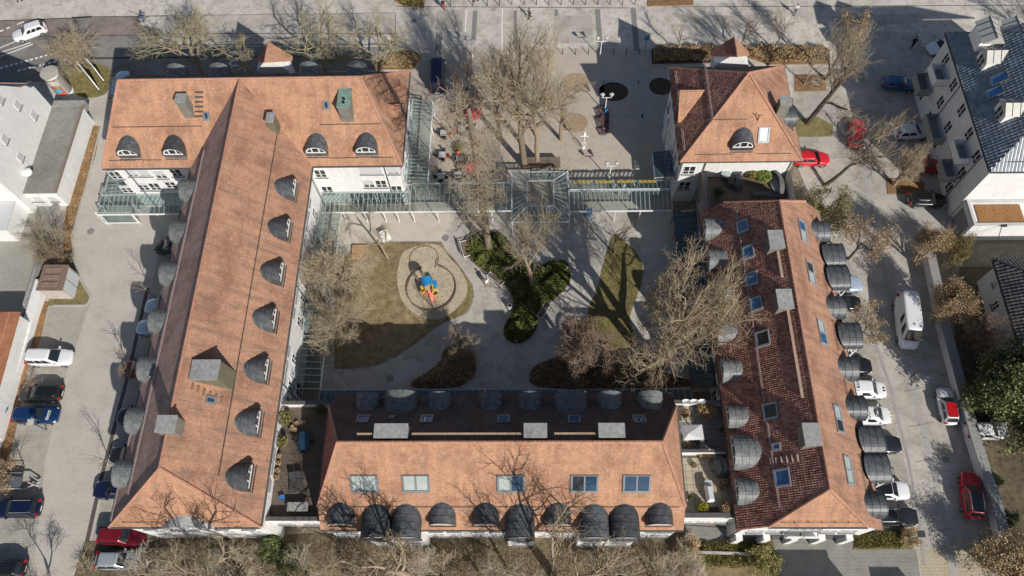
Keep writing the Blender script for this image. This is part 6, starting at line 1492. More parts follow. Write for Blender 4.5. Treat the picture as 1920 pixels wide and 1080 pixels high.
car('parked_car', 'ice blue car mostly hidden under the third western dormer', 306, 572, -100, 0, 'hatch', LB)
car('parked_car', 'silver-blue car under the fourth western dormer', 291, 612, -100, 0, 'hatch', LB)
car('parked_car', 'black car behind the sixth western dormer', 256, 779, -100, 0, 'hatch', BK)
car('parked_car', 'black car glimpsed above the lowest western dormer', 243, 852, -100, 0, 'hatch', BK)
car('parked_car', 'black car cut by the bottom left corner', 4, 1066, -100, 0, 'hatch', BK)
# ================================================================== PEOPLE
def skin_mesh(name, verts, edges, radii, root=0, sub=1):
    me = bpy.data.meshes.new('tmp'); me.from_pydata(verts, edges, []); o = bpy.data.objects.new('tmp', me); COL.objects.link(o)
    sk = o.modifiers.new('s', 'SKIN'); sk.use_smooth_shade = True
    for i, r in enumerate(radii):
        v = me.skin_vertices[0].data[i]; v.radius = r if isinstance(r, tuple) else (r, r); v.use_root = (i == root)
    if sub: m = o.modifiers.new('u', 'SUBSURF'); m.levels = sub; m.render_levels = sub
    dg = bpy.context.evaluated_depsgraph_get(); res = bpy.data.meshes.new_from_object(o.evaluated_get(dg)); res.name = name
    bpy.data.objects.remove(o); bpy.data.meshes.remove(me); return res
def figure(pose):
    """joints of a 1.75 m person facing +Y; returns part meshes"""
    J = dict(pel=(0, 0, .95), wai=(0, .01, 1.10), che=(0, .02, 1.32), nek=(0, .02, 1.48), hd0=(0, .03, 1.56), hd1=(0, .045, 1.66), hd2=(0, .03, 1.735))
    if pose == 'walk':
        J.update(hl=(-.10, 0, .92), kl=(-.10, .20, .52), al=(-.10, .16, .09), tl=(-.10, .32, .05), hr=(.10, 0, .92), kr=(.10, .02, .49), ar=(.10, -.30, .13), tr=(.10, -.20, .04),
                 sl=(-.19, .02, 1.40), el=(-.25, -.14, 1.14), wl=(-.24, -.08, .90), sr=(.19, .02, 1.40), er=(.25, .10, 1.14), wr=(.23, .30, .98))
    elif pose == 'sit':
        dz = -.45
        for k in list(J): x, y, z = J[k]; J[k] = (x, y, z + dz)
        J.update(hl=(-.10, .02, .47), kl=(-.13, .42, .48), al=(-.13, .45, .09), tl=(-.13, .60, .05), hr=(.10, .02, .47), kr=(.13, .42, .48), ar=(.13, .40, .09), tr=(.13, .55, .05),
                 sl=(-.19, .02, .95), el=(-.25, .06, .68), wl=(-.14, .28, .58), sr=(.19, .02, .95), er=(.25, .06, .68), wr=(.14, .28, .58))
    else:  # riding a bicycle: leaning forward, hands on the bars
        for k, (y, z) in dict(pel=(-.18, .98), wai=(-.12, 1.12), che=(.03, 1.30), nek=(.12, 1.43), hd0=(.16, 1.50), hd1=(.19, 1.60), hd2=(.18, 1.67)).items(): J[k] = (0, y, z)
        J.update(hl=(-.10, -.16, .95), kl=(-.12, .20, .78), al=(-.12, .10, .38), tl=(-.12, .24, .34), hr=(.10, -.16, .95), kr=(.12, .14, .56), ar=(.12, -.06, .20), tr=(.12, .08, .16),
                 sl=(-.18, .06, 1.36), el=(-.26, .22, 1.15), wl=(-.24, .44, 1.03), sr=(.18, .06, 1.36), er=(.26, .22, 1.15), wr=(.24, .44, 1.03))
    R = dict(pel=.14, wai=.125, che=.15, nek=.055, hd0=.07, hd1=.098, hd2=.06, hl=.095, kl=.06, al=.042, tl=.035, hr=.095, kr=.06, ar=.042, tr=.035, sl=.06, el=.043, wl=.028, sr=.06, er=.043, wr=.028)
    B = [('pel', 'wai'), ('wai', 'che'), ('che', 'nek'), ('nek', 'hd0'), ('hd0', 'hd1'), ('hd1', 'hd2'), ('pel', 'hl'), ('hl', 'kl'), ('kl', 'al'), ('al', 'tl'), ('pel', 'hr'), ('hr', 'kr'), ('kr', 'ar'), ('ar', 'tr'),
         ('che', 'sl'), ('sl', 'el'), ('el', 'wl'), ('che', 'sr'), ('sr', 'er'), ('er', 'wr')]
    def sub(names, bones, f, extra=0.0):
        idx = {n: i for i, n in enumerate(names)}
        return [J[n] for n in names], [(idx[a], idx[b]) for a, b in bones], [R[n] * f + extra for n in names]
    names = list(J); v, e, r = sub(names, B, 1.0)
    for w, elb in (('wl', 'el'), ('wr', 'er')):      # palms and five unequal fingers
        d = (Vector(J[w]) - Vector(J[elb])).normalized(); s = Vector((0, 1, 0)) - d * d.y; s.normalize(); wi = names.index(w)
        palm = Vector(J[w]) + d * .07; v.append(tuple(palm)); e.append((wi, len(v) - 1)); r.append((.034, .016)); pi = len(v) - 1
        for k, L in enumerate((.055, .075, .08, .072, .055)):
            o = s * (.034 - .017 * k); base = palm + o + (d * .0 if k == 0 else d * .015)
            t1 = base + (d * .5 + (s * .8 if k == 0 else Vector())).normalized() * L * .55; t2 = t1 + (d + Vector((0, .2, -.15))).normalized() * L * .45
            v += [tuple(t1), tuple(t2)]; e += [(pi, len(v) - 2), (len(v) - 2, len(v) - 1)]; r += [.009, .0075]
    out = dict(body=skin_mesh('body', v, e, r))
    out['jacket'] = skin_mesh('jacket', *sub(['pel', 'wai', 'che', 'nek', 'sl', 'el', 'wl', 'sr', 'er', 'wr'], [b for b in B if b[0] in ('pel', 'wai', 'che', 'sl', 'sr', 'el', 'er') and b[1] in ('wai', 'che', 'nek', 'sl', 'el', 'wl', 'sr', 'er', 'wr')], 1.12, .012))
    out['trousers'] = skin_mesh('trousers', *sub(['pel', 'hl', 'kl', 'al', 'hr', 'kr', 'ar'], [('pel', 'hl'), ('hl', 'kl'), ('kl', 'al'), ('pel', 'hr'), ('hr', 'kr'), ('kr', 'ar')], 1.05, .014))
    sh = MB()
    for a, t in (('al', 'tl'), ('ar', 'tr')):
        A1, T1 = Vector(J[a]), Vector(J[t]); sh.hexa([(A1.x - .045, A1.y - .07, T1.z - .045), (A1.x + .045, A1.y - .07, T1.z - .045), (A1.x + .04, T1.y + .06, T1.z - .045), (A1.x - .04, T1.y + .06, T1.z - .045)], [(A1.x - .04, A1.y - .06, A1.z + .04), (A1.x + .04, A1.y - .06, A1.z + .04), (A1.x + .035, T1.y + .04, T1.z + .03), (A1.x - .035, T1.y + .04, T1.z + .03)])
    out['shoes'] = sh.mesh('shoes')
    h = Vector(J['hd1']); hm = MB(); hm.lathe([(.092, -.02), (.105, .03), (.098, .08), (.07, .115), (.02, .128)], 12, (h.x, h.y - .018, h.z)); out['hair'] = hm.mesh('hair', True)
    fm = MB(); fm.hexa([(-.014, h.y + .085, h.z - .035), (.014, h.y + .085, h.z - .035), (.012, h.y + .125, h.z - .035), (-.012, h.y + .125, h.z - .035)], [(-.008, h.y + .085, h.z + .02), (.008, h.y + .085, h.z + .02), (.006, h.y + .105, h.z + .02), (-.006, h.y + .105, h.z + .02)]); out['nose'] = fm.mesh('nose')
    em = MB()
    for s in (-1, 1): em.lathe([(.012, -.004), (.014, 0), (.01, .006)], 8, (s * .034, h.y + .092, h.z + .015))
    out['eyes'] = em.mesh('eyes')
    mo = MB().box(-.024, .024, h.y + .085, h.y + .10, h.z - .062, h.z - .052); out['mouth'] = mo.mesh('mouth')
    ea = MB()
    for s in (-1, 1): ea.box(s * .10 - .012, s * .10 + .012, h.y - .03, h.y + .015, h.z - .025, h.z + .035)
    out['ears'] = ea.mesh('ears')
    return out
FIG = {}
m_skin = M('skin', (.55, .36, .27), .6, .05, 5)
def person(label, px, py, dirx, diry, pose, jacket, trousers, hair, z=0.0, scale=1.0, group='people out and about'):
    if pose not in FIG: FIG[pose] = figure(pose)
    f = FIG[pose]; c = P(px, py, z); q = P(px + dirx * .1, py + diry * .1, z); a = math.atan2(q.y - c.y, q.x - c.x) - math.pi / 2
    t = thing('person', label, 'person', (c.x, c.y, z + .012), a, group, scale)
    ob('body', f['body'], t, mat=m_skin)
    ob('jacket', f['jacket'], t, mat=M('cloth_' + jacket[0], jacket[1], .9, .1, 8)); ob('trousers', f['trousers'], t, mat=M('cloth_' + trousers[0], trousers[1], .9, .1, 8))
    ob('shoes', f['shoes'], t, mat=m_black); ob('hair', f['hair'], t, mat=M('hair_' + hair[0], hair[1], .8, .1, 8))
    ob('nose', f['nose'], t, mat=m_skin); ob('ears', f['ears'], t, mat=m_skin); ob('eyes', f['eyes'], t, mat=m_black); ob('mouth', f['mouth'], t, mat=M('lips', (.35, .12, .11), .6, 0, 1))
    return t
k_ = dict(black=(.015, .015, .017), navy=(.02, .035, .11), blue=(.04, .09, .28), white=(.70, .69, .66), grey=(.18, .18, .19), red=(.38, .03, .04), tan=(.40, .30, .18), denim=(.07, .10, .18), brown=(.06, .035, .02), fair=(.32, .22, .10), green=(.08, .25, .14))
K = lambda n: (n, k_[n])
person('person in dark clothes walking near the top edge beside the bollards', 832, 17, -20, -60, 'walk', K('black'), K('red'), K('brown'))
person('person in dark jacket walking across the street above the plaza trees', 993, 34, -60, 30, 'walk', K('grey'), K('black'), K('brown'))
person('person in pale top walking past the thin trees at the top', 1489, 27, 30, -60, 'walk', K('white'), K('denim'), K('brown'))
person('person in black striding through the shade by the grey-roofed house', 1709, 88, 40, -30, 'walk', K('black'), K('black'), K('brown'))
person('person in light clothes standing beside the middle courtyard bench', 914, 536, -40, -40, 'walk', K('white'), K('tan'), K('brown'))
person('person in dark clothes cut by the top left edge of the photo', 38, 3, 60, 0, 'walk', K('black'), K('black'), K('brown'))
person('person in green jacket at the bollards along the top edge', 893, 3, 60, 0, 'walk', K('green'), K('denim'), K('fair'))
# cyclist and bicycles: local +Y forward
def bicycle(name, label, loc, rz, col, cat='bicycle', lean=0.0, group='bicycles'):
    t = thing(name, label, cat, loc, rz, group); t.rotation_euler = (0, lean, rz)
    def wheel():
        mb = MB(); n = 20; r = .34
        for i in range(n):
            a, b = 2 * math.pi * i / n, 2 * math.pi * (i + 1) / n; mb.tube((0, r * math.cos(a), r * math.sin(a)), (0, r * math.cos(b), r * math.sin(b)), .022, None, 5)
        return mb
    def spokes():
        mb = MB()
        for i in range(8): a = 2 * math.pi * i / 8; mb.tube((0, 0, 0), (0, .33 * math.cos(a), .33 * math.sin(a)), .006, None, 3)
        return mb
    for y in (-.53, .53):
        w = ob('wheel', cached('bicycle_wheel', wheel), t, (0, y, .36), mat=m_tyre); ob('spokes', cached('bicycle_spokes', spokes), w, mat=m_rail)
    ob('frame', cached('bicycle_frame', lambda: MB().tube((0, -.53, .36), (0, -.05, .32), .02).tube((0, -.05, .32), (0, -.18, .82), .02).tube((0, -.18, .74), (0, .38, .80), .02).tube((0, -.05, .32), (0, .38, .74), .022).tube((0, .36, .88), (0, .53, .36), .02).tube((0, -.53, .36), (0, -.17, .72), .016)), t, mat=col)
    ob('saddle', cached('bicycle_saddle', lambda: MB().hexa([(-.07, -.32, .86), (.07, -.32, .86), (.02, -.05, .86), (-.02, -.05, .86)], [(-.08, -.32, .92), (.08, -.32, .92), (.02, -.04, .91), (-.02, -.04, .91)])), t, mat=m_black)
    ob('handlebar', cached('bicycle_bar', lambda: MB().tube((-.28, .36, 1.0), (.28, .36, 1.0), .016).tube((0, .36, .86), (0, .37, 1.0), .016)), t, mat=m_black)
    return t
m_bikew = M('bike_white', (.70, .70, .68), .4, .03, 3); m_bikeb = M('bike_blue', (.03, .12, .30), .4, .03, 3)
cp = P(272, 40); bicycle('bicycle', 'white bicycle ridden along the cycle track at top left', (cp.x, cp.y, .012), -math.pi / 2, m_bikew)
pr = person('cyclist in blue jacket riding the white bicycle', 272, 40, 60, 0, 'ride', K('navy'), K('denim'), K('brown')); pr.location = (cp.x, cp.y, .02); pr.rotation_euler = (0, 0, -math.pi / 2)
for i, (px, py, rz, m, lab) in enumerate(((1524, 162, 1.3, m_bikew, 'pale bicycle parked in the leaf bed behind the villa'), (1532, 158, 1.5, m_bikeb, 'blue bicycle parked beside the pale one behind the villa'), (1562, 228, .3, m_bikew, 'white bicycle leaning at the verge near the red car'), (1662, 879, .4, m_bikew, 'bicycle standing between the lower canopies and parked cars'))):
    q = P(px, py); bicycle('bicycle', lab, (q.x, q.y, .06), rz, m, lean=.12)

# ================================================================== STREET FURNITURE
def lamp(label, base, top, heads=2):
    b = P(*base); h = max(3.2, min(5.5, height_at(b, top))); t = thing('street_lamp', label, 'street lamp', (b.x, b.y, 0), 0, 'white lamps on the plaza')
    ob('post', cached(('lamp_post', round(h, 1)), lambda: MB().lathe([(.11, 0), (.11, .5), (.065, .6), (.05, h - .5)], 10)), t, mat=m_wsteel)
    ob('crossbar', cached(('lamp_bar', round(h, 1)), lambda: MB().bar((-.55, 0, h - .5), (.55, 0, h - .5), .06, .06).bar((-.55, 0, h - .5), (-.55, 0, h - .25), .05, .05).bar((.55, 0, h - .5), (.55, 0, h - .25), .05, .05)), t, mat=m_wsteel)
    for s in (-1, 1):
        l = ob('lantern', cached('lantern', lambda: MB().hexa([(-.12, -.12, 0), (.12, -.12, 0), (.12, .12, 0), (-.12, .12, 0)], [(-.2, -.2, .38), (.2, -.2, .38), (.2, .2, .38), (-.2, .2, .38)])), t, (s * .55, 0, h - .25), .6, M('lantern_glass', (.50, .48, .42), .3, .05, 2))
        ob('lantern_cap', cached('lantern_cap', lambda: MB().hexa([(-.23, -.23, .38), (.23, -.23, .38), (.23, .23, .38), (-.23, .23, .38)], [(-.06, -.06, .5), (.06, -.06, .5), (.06, .06, .5), (-.06, .06, .5)])), l, mat=M('lamp_grey', (.52, .52, .50), .5, .1, 3))
    return t
lamp('white twin-head lamp at the shadow edge near the street', (1125, 106), (1130, 76)); lamp('white twin-head lamp beside the dark oval bed', (1134, 210), (1137, 182))
lamp('white twin-head lamp just north of the yellow canopy', (1142, 336), (1146, 312)); lamp('white twin-head lamp among the branches by the navy van', (886, 106), (886, 76))
q = P(1094, 278); t = thing('lantern_post', 'ornate white lantern post with arms on the sunny plaza', 'street lamp', (q.x, q.y, 0), 0, None, .8)
ob('post', MB().lathe([(.2, 0), (.2, .3), (.06, .4), (.06, 3.4)], 10).mesh('post'), t, mat=m_wsteel)
ob('arms', MB().bar((-.6, 0, 2.9), (.6, 0, 2.9), .07, .07).bar((-.6, 0, 2.9), (-.6, 0, 3.1), .1, .1).bar((.6, 0, 2.9), (.6, 0, 3.1), .1, .1).mesh('arms'), t, mat=m_wsteel)
ob('lantern', MB().hexa([(-.22, -.22, 3.3), (.22, -.22, 3.3), (.22, .22, 3.3), (-.22, .22, 3.3)], [(-.12, -.12, 3.9), (.12, -.12, 3.9), (.12, .12, 3.9), (-.12, .12, 3.9)]).mesh('lantern'), t, mat=m_wsteel)
ob('frame', MB().path([(-.3, -.2, .6), (-.3, -.2, 1.7), (.3, -.2, 1.7), (.3, -.2, .6), (-.3, -.2, .6)], .04).mesh('frame'), t, mat=m_wsteel)
for px, py, top, lab in ((736, 97, (735, 80), 'white sign post at the street end of the oval bed'), (1208, 99, (1209, 77), 'turquoise sign post in the villa shadow at the bollards'), (1698, 1010, (1720, 1005), 'small lamp post by the clipped shrub at the east corner')):
    b = P(px, py); t = thing('sign_post', lab, 'post', (b.x, b.y, 0))
    col = M('turquoise_paint', (.05, .28, .32), .5, .05, 3) if 'turq' in lab else m_wsteel
    ob('pole', MB().tube((0, 0, 0), (0, 0, 2.9), .05, None, 8).mesh('pole'), t, mat=col)
    ob('head', MB().box(-.28, .28, -.05, .05, 2.3, 2.95).mesh('head') if 'lamp' not in lab else MB().hexa([(-.2, -.2, 2.9), (.2, -.2, 2.9), (.2, .2, 2.9), (-.2, .2, 2.9)], [(-.3, -.3, 3.3), (.3, -.3, 3.3), (.3, .3, 3.3), (-.3, .3, 3.3)]).mesh('head'), t, mat=col if 'lamp' not in lab else m_dsteel)
ORD = 'first second third fourth fifth sixth seventh eighth ninth tenth eleventh twelfth thirteenth fourteenth fifteenth'.split()
bm_ = cached('bollard', lambda: MB().lathe([(.055, 0), (.055, .92), (.07, .94), (.06, 1.0), (.02, 1.03)], 8))
for i, (px, py) in enumerate([(845, 11), (887, 11), (914, 11), (937, 11)] + [(960 + 23 * k, 9) for k in range(11)] + [(936, 104), (960, 103), (983, 103), (1007, 103), (1031, 102), (1055, 102), (1079, 102), (1103, 102), (1150, 102), (1174, 102), (1198, 102)]):
    b = P(px, py); tag(ob('bollard', bm_, None, (b.x, b.y, 0), mat=m_dsteel), 'thin dark bollard in the far row along the top edge, %s from the left' % ORD[i] if py < 50 else 'thin dark bollard in the near row across the plaza, %s from the left' % ORD[i - 15], 'bollard', 'bollards in the far row' if py < 50 else 'bollards in the near row')
# advertising column, billboard, sign boards
c = P(123, 173); t = thing('advertising_column', 'round advertising column with coloured posters and grey top', 'advertising column', (c.x, c.y, 0)); AR, AH = 1.0, 3.6
ob('drum', MB().lathe([(AR + .08, 0), (AR + .08, .25), (AR, .3), (AR, AH)], 28).mesh('drum'), t, mat=M('column_white', (.66, .68, .62), .7, .05, 2))
ob('column_top', MB().lathe([(AR + .12, AH), (AR + .12, AH + .12), (.3, AH + .18), (.02, AH + .2)], 28).mesh('column_top'), t, mat=M('column_cap', (.42, .39, .34), .9, .12, 3))
def poster(a0, a1, z0, z1, mat, r=AR + .012):
    n = 6; mb = MB()
    for i in range(n):
        b0, b1 = (math.radians(a0 + (a1 - a0) * k / n) for k in (i, i + 1)); mb.add([(r * math.cos(b0), r * math.sin(b0), z0), (r * math.cos(b1), r * math.sin(b1), z0), (r * math.cos(b1), r * math.sin(b1), z1), (r * math.cos(b0), r * math.sin(b0), z1)], [(0, 1, 2, 3)])
    ob('poster', mb.mesh('poster'), t, mat=mat)
for a0, a1, z0, z1, cc in ((-118, -42, .45, 3.3, (.30, .20, .17)), (-112, -70, 2.3, 3.1, (.60, .55, .50)), (-70, -46, 2.2, 3.0, (.45, .44, .38)), (-114, -84, 1.7, 2.2, (.50, .12, .08)), (-84, -60, 1.75, 2.15, (.30, .28, .10)), (-105, -62, 1.05, 1.6, (.06, .40, .62)), (-96, -48, .55, 1.05, (.52, .10, .06)), (-62, -48, 1.1, 1.8, (.42, .12, .10)), (-40, 30, .4, 3.3, (.28, .25, .24)), (-190, -122, .4, 3.3, (.48, .27, .15))):
    poster(a0, a1, z0, z1, M('poster_%d_%d' % (a0, z1 * 10), cc, .6, .18, 3), AR + .010 + .006 * (cc != (.30, .20, .17)))
a = P(166, 146); b = P(189, 174); bh = 2.6
t = thing('billboard', 'large leaning-looking poster billboard on the verge', 'billboard', (a.x, a.y, 0)); dv = Vector((b.x - a.x, b.y - a.y, 0)); nv = Vector((-dv.y, dv.x, 0)).normalized()
if nv.x < 0: nv = -nv
def board(p, q, z0, z1, off, th): o = nv * off; return MB().hexa([(p.x + o.x, p.y + o.y, z0), (q.x + o.x, q.y + o.y, z0), (q.x + o.x + nv.x * th, q.y + o.y + nv.y * th, z0), (p.x + o.x + nv.x * th, p.y + o.y + nv.y * th, z0)], [(p.x + o.x, p.y + o.y, z1), (q.x + o.x, q.y + o.y, z1), (q.x + o.x + nv.x * th, q.y + o.y + nv.y * th, z1), (p.x + o.x + nv.x * th, p.y + o.y + nv.y * th, z1)])
part('panel', board(a, b, .5, bh + .5, 0, .12), m_wsteel, t); A1, B1 = a.lerp(b, .04), a.lerp(b, .96)
part('poster', board(A1, B1, .6, bh + .4, .121, .008), M('poster_pale', (.50, .52, .46), .6, .15, 2), t)
part('poster_band', board(A1, a.lerp(b, .3), 1.9, bh + .38, .130, .006), M('poster_orange', (.60, .25, .10), .6, .1, 2), t)
part('poster_band', board(a.lerp(b, .55), B1, .62, 1.3, .130, .006), M('poster_blue', (.12, .38, .50), .6, .15, 2), t)
for f in (.1, .9): p = a.lerp(b, f); part('post', MB().bar((p.x, p.y, 0), (p.x, p.y, .6), .12, .12), m_dsteel, t)
a2 = P(182, 138); b2 = P(197, 156); t = thing('billboard', 'second billboard standing behind the first one on the verge', 'billboard', (a2.x, a2.y, 0))
part('panel', board(a2, b2, .4, 2.8, 0, .12), m_wsteel, t); part('poster', board(a2.lerp(b2, .05), b2.lerp(a2, .05), .5, 2.7, .121, .008), M('poster_green', (.35, .50, .38), .6, .3, 2), t)
for f in (.1, .9): p = a2.lerp(b2, f); part('post', MB().bar((p.x, p.y, 0), (p.x, p.y, .5), .12, .12), m_dsteel, t)
for px, py, lab in ((18, 671, 'blue parking plate on the white wall near the black car'), (7, 771, 'blue parking plate on the white wall near the blue car')):
    q = P(px, py, .95); t = tag(ob('parking_plate', MB().box(-.28, .28, -.42, .42, 0, .03).mesh('parking_plate'), None, (q.x, q.y, .92), -.3, M('plate_blue', (.02, .07, .26), .5, .05, 3)), lab, 'sign', 'blue parking plates')
# courtyard benches: white frame, dark slats
def bench(label, px, py, dx, dy):
    c = P(px, py); q = P(px + dx * .1, py + dy * .1); a = math.atan2(q.y - c.y, q.x - c.x); t = thing('park_bench', label, 'bench', (c.x, c.y, 0), a, 'white framed courtyard benches')
    for k in range(5): ob('seat_slat', cached('seat_slat', lambda: MB().box(-.95, .95, -.05, .05, .42, .46)), t, (0, -.22 + k * .12, 0), mat=m_wood)
    for k in range(3): ob('back_slat', cached('back_slat', lambda: MB().box(-.95, .95, -.02, .02, -.05, .05)), t, (0, .36 + .02 * k, .58 + k * .13), mat=m_wood)
    for s in (-1, 1): ob('side_frame', cached('side_frame', lambda: MB().path([(0, -.32, 0), (0, -.32, .62), (0, .32, .64), (0, .32, 0)], .035).path([(0, .32, .5), (0, .42, .95)], .035)), t, (s * 1.0, 0, 0), mat=m_wsteel)
    ob('rail', cached('bench_rail', lambda: MB().path([(-1.0, .42, .95), (1.0, .42, .95)], .032).path([(-1.0, -.32, .45), (1.0, -.32, .45)], .03)), t, mat=m_wsteel)
    return t
bench('white framed bench at the top left of the evergreen bed', 873, 471, -30, -100); bench('white framed bench beside the standing person', 930, 527, -90, -65); bench('white framed bench at the right side of the evergreen bed', 1019, 585, -45, 70)
t = thing('bench', 'dark wooden bench behind the pavilion under the plaza trees', 'bench', tuple(P(1016, 312)))
ob('seat', MB().box(-2.2, 2.2, -.5, .5, .4, .48).mesh('seat'), t, mat=m_pali)
for x in (-2, 0, 2): ob('leg', cached('bench_leg', lambda: MB().box(-.06, .06, -.45, .45, 0, .4)), t, (x, 0, 0), mat=m_pali)
for k in range(4): ob('back_slat', cached('bench_back', lambda: MB().box(-2.2, 2.2, -.03, .03, -.06, .06)), t, (0, .5, .62 + .16 * k), mat=m_pali)
for px, py, lab in ((956, 579, 'white litter bin beside the evergreen bed'), (968, 641, 'white bed light at the tip of the evergreen bed'), (1062, 506, 'white bed light at the right of the evergreen bed')):
    q = P(px, py); s = 1 if 'bin' in lab else .6; t = thing('litter_bin' if s == 1 else 'bed_light', lab, 'bin' if s == 1 else 'light', (q.x, q.y, .02), 0, None, s)
    ob('drum', cached('bin_drum', lambda: MB().lathe([(.2, 0), (.24, .1), (.26, .9), (.20, .92), (.19, .7)], 14)), t, mat=m_wsteel); ob('opening', cached('bin_open', lambda: MB().lathe([(.19, .86), (.17, .875), (.02, .88)], 12)), t, mat=m_black)
# playground tower: posts, decks, blue arched roof, red hoops, slide
q = P(806, 546); t = thing('play_tower', 'small colourful climbing tower with blue roof and red hoops in the sandpit', 'play equipment', (q.x, q.y, .04), .35, None, .9)
pb = M('play_blue', (.03, .26, .55), .4, .04, 3); prd = M('play_red', (.62, .08, .06), .4, .04, 3); py_ = M('play_yellow', (.72, .45, .04), .4, .04, 3); pt = M('play_tan', (.56, .38, .20), .6, .06, 3)
for x in (-.45, .45):
    for y in (-.45, .45): ob('post', cached('play_post', lambda: MB().tube((0, 0, 0), (0, 0, 2.5), .06, None, 8)), t, (x, y, 0), mat=py_)
ob('deck', MB().box(-.5, .5, -.5, .5, 1.1, 1.18).mesh('deck'), t, mat=pt)
rb = MB(); n = 10
for i in range(n):
    a0, a1 = math.pi * i / n, math.pi * (i + 1) / n; r = .62
    rb.hexa([(r * math.cos(a0), -.6, 2.4 + .5 * math.sin(a0)), (r * math.cos(a1), -.6, 2.4 + .5 * math.sin(a1)), (r * math.cos(a1), .6, 2.4 + .5 * math.sin(a1)), (r * math.cos(a0), .6, 2.4 + .5 * math.sin(a0))],
            [((r + .05) * math.cos(a0), -.6, 2.4 + .55 * math.sin(a0)), ((r + .05) * math.cos(a1), -.6, 2.4 + .55 * math.sin(a1)), ((r + .05) * math.cos(a1), .6, 2.4 + .55 * math.sin(a1)), ((r + .05) * math.cos(a0), .6, 2.4 + .55 * math.sin(a0))])
ob('arched_roof', rb.mesh('arched_roof'), t, mat=pb)
for s, m in ((-1, prd), (1, py_)):
    hp = MB().path([(s * .55 + .35 * math.cos(k * math.pi / 8) * s, -.9, 1.0 + .75 * math.sin(k * math.pi / 8)) for k in range(9)], .09, 6); ob('hoop', hp.mesh('hoop'), t, mat=m)
ob('slide', MB().hexa([(-.25, -1.5, .1), (.25, -1.5, .1), (.25, -.5, 1.0), (-.25, -.5, 1.0)], [(-.25, -1.5, .18), (.25, -1.5, .18), (.25, -.5, 1.1), (-.25, -.5, 1.1)]).mesh('slide'), t, mat=prd)
ob('side_panel', MB().box(-.95, -.6, -.4, .4, .5, 1.3).mesh('side_panel'), t, mat=py_); ob('side_panel', MB().box(.6, 1.1, -.3, .5, .9, 1.5).mesh('side_panel'), t, mat=pb)
ob('climbing_plate', MB().box(.2, .9, -1.6, -.9, .3, .42).mesh('climbing_plate'), t, mat=pt)
q = P(676, 474); t = thing('timber_platform', 'small tan timber platform at the edge of the west lawn', 'platform', (q.x, q.y, 0))
for k in range(6): ob('plank', cached('platform_plank', lambda: MB().box(-.95, .95, -.14, .14, .22, .3)), t, (0, -.75 + .3 * k, 0), mat=M('tan_timber', (.42, .28, .15), .8, .2, 3))
for x in (-.8, .8): ob('bearer', cached('platform_bearer', lambda: MB().box(-.07, .07, -.85, .85, 0, .22)), t, (x, 0, 0), mat=m_pali)
q = P(724, 447); t = thing('handcart', 'small white tilted cart on the paved terrace edge', 'cart', (q.x, q.y, 0), .5); ob('tray', MB().hexa([(-.4, -.6, .3), (.4, -.6, .3), (.4, .6, .55), (-.4, .6, .55)], [(-.5, -.7, .45), (.5, -.7, .45), (.5, .7, .75), (-.5, .7, .75)]).mesh('tray'), t, mat=m_wsteel)
for s in (-1, 1): ob('wheel', cached('cart_wheel', lambda: MB().tube((-.03, 0, 0), (.03, 0, 0), .2, None, 12)), t, (s * .45, 0, .2), mat=m_tyre)
# cafe tables, chairs, parasols
m_top = M('cafe_table_top', (.46, .47, .48), .35, .1, 5); m_chair = M('cafe_chair', (.035, .035, .042), .6, .2, 4); m_or = M('orange_blanket', (.60, .14, .03), .9, .1, 4)
def chair(loc, rz, label, mat, group): 
    t = thing('cafe_chair', label, 'chair', loc, rz, group)
    ob('seat', cached('chair_seat', lambda: MB().box(-.22, .22, -.22, .22, .43, .47)), t, mat=mat); ob('backrest', cached('chair_back', lambda: MB().hexa([(-.21, -.24, .5), (.21, -.24, .5), (.21, -.21, .5), (-.21, -.21, .5)], [(-.21, -.31, .88), (.21, -.31, .88), (.21, -.28, .88), (-.21, -.28, .88)])), t, mat=mat)
    for x in (-.19, .19):
        for y in (-.19, .19): ob('leg', cached('chair_leg', lambda: MB().tube((0, 0, 0), (0, 0, .43), .015, None, 5)), t, (x, y, 0), mat=m_dsteel)
    return t
where = ('beside the canopy front', 'under the bush-side branches', 'in the second row by the canopy', 'in the second row by the trees', 'nearest the walkway corner', 'below the lower red parasol')
for i, (px, py) in enumerate(((832, 249), (865, 241), (829, 290), (862, 297), (827, 330), (860, 328))):
    q = P(px, py, .7); t = thing('cafe_table', 'square grey cafe table ' + where[i], 'table', (q.x, q.y, .012), rnd.uniform(-.1, .1), 'cafe tables')
    ob('table_top', cached('table_top', lambda: MB().box(-.42, .42, -.42, .42, .70, .74)), t, mat=m_top); ob('pedestal', cached('pedestal', lambda: MB().lathe([(.26, 0), (.26, .03), (.035, .06), (.035, .70)], 10)), t, mat=m_dsteel)
    for k in range(4):
        a = k * math.pi / 2 + rnd.uniform(-.25, .25); r = .62
        chair((q.x - r * math.sin(a + math.pi), q.y + r * math.cos(a + math.pi), .012), a, ('%s chair of the cafe table ' % ('far-side', 'left-side', 'near-side', 'right-side')[k]) + where[i], m_or if (i, k) in ((0, 1), (2, 1), (3, 2), (1, 3)) else m_chair, 'chairs ' + where[i])
m_par = M('parasol_red', (.58, .045, .075), .85, .12, 2)
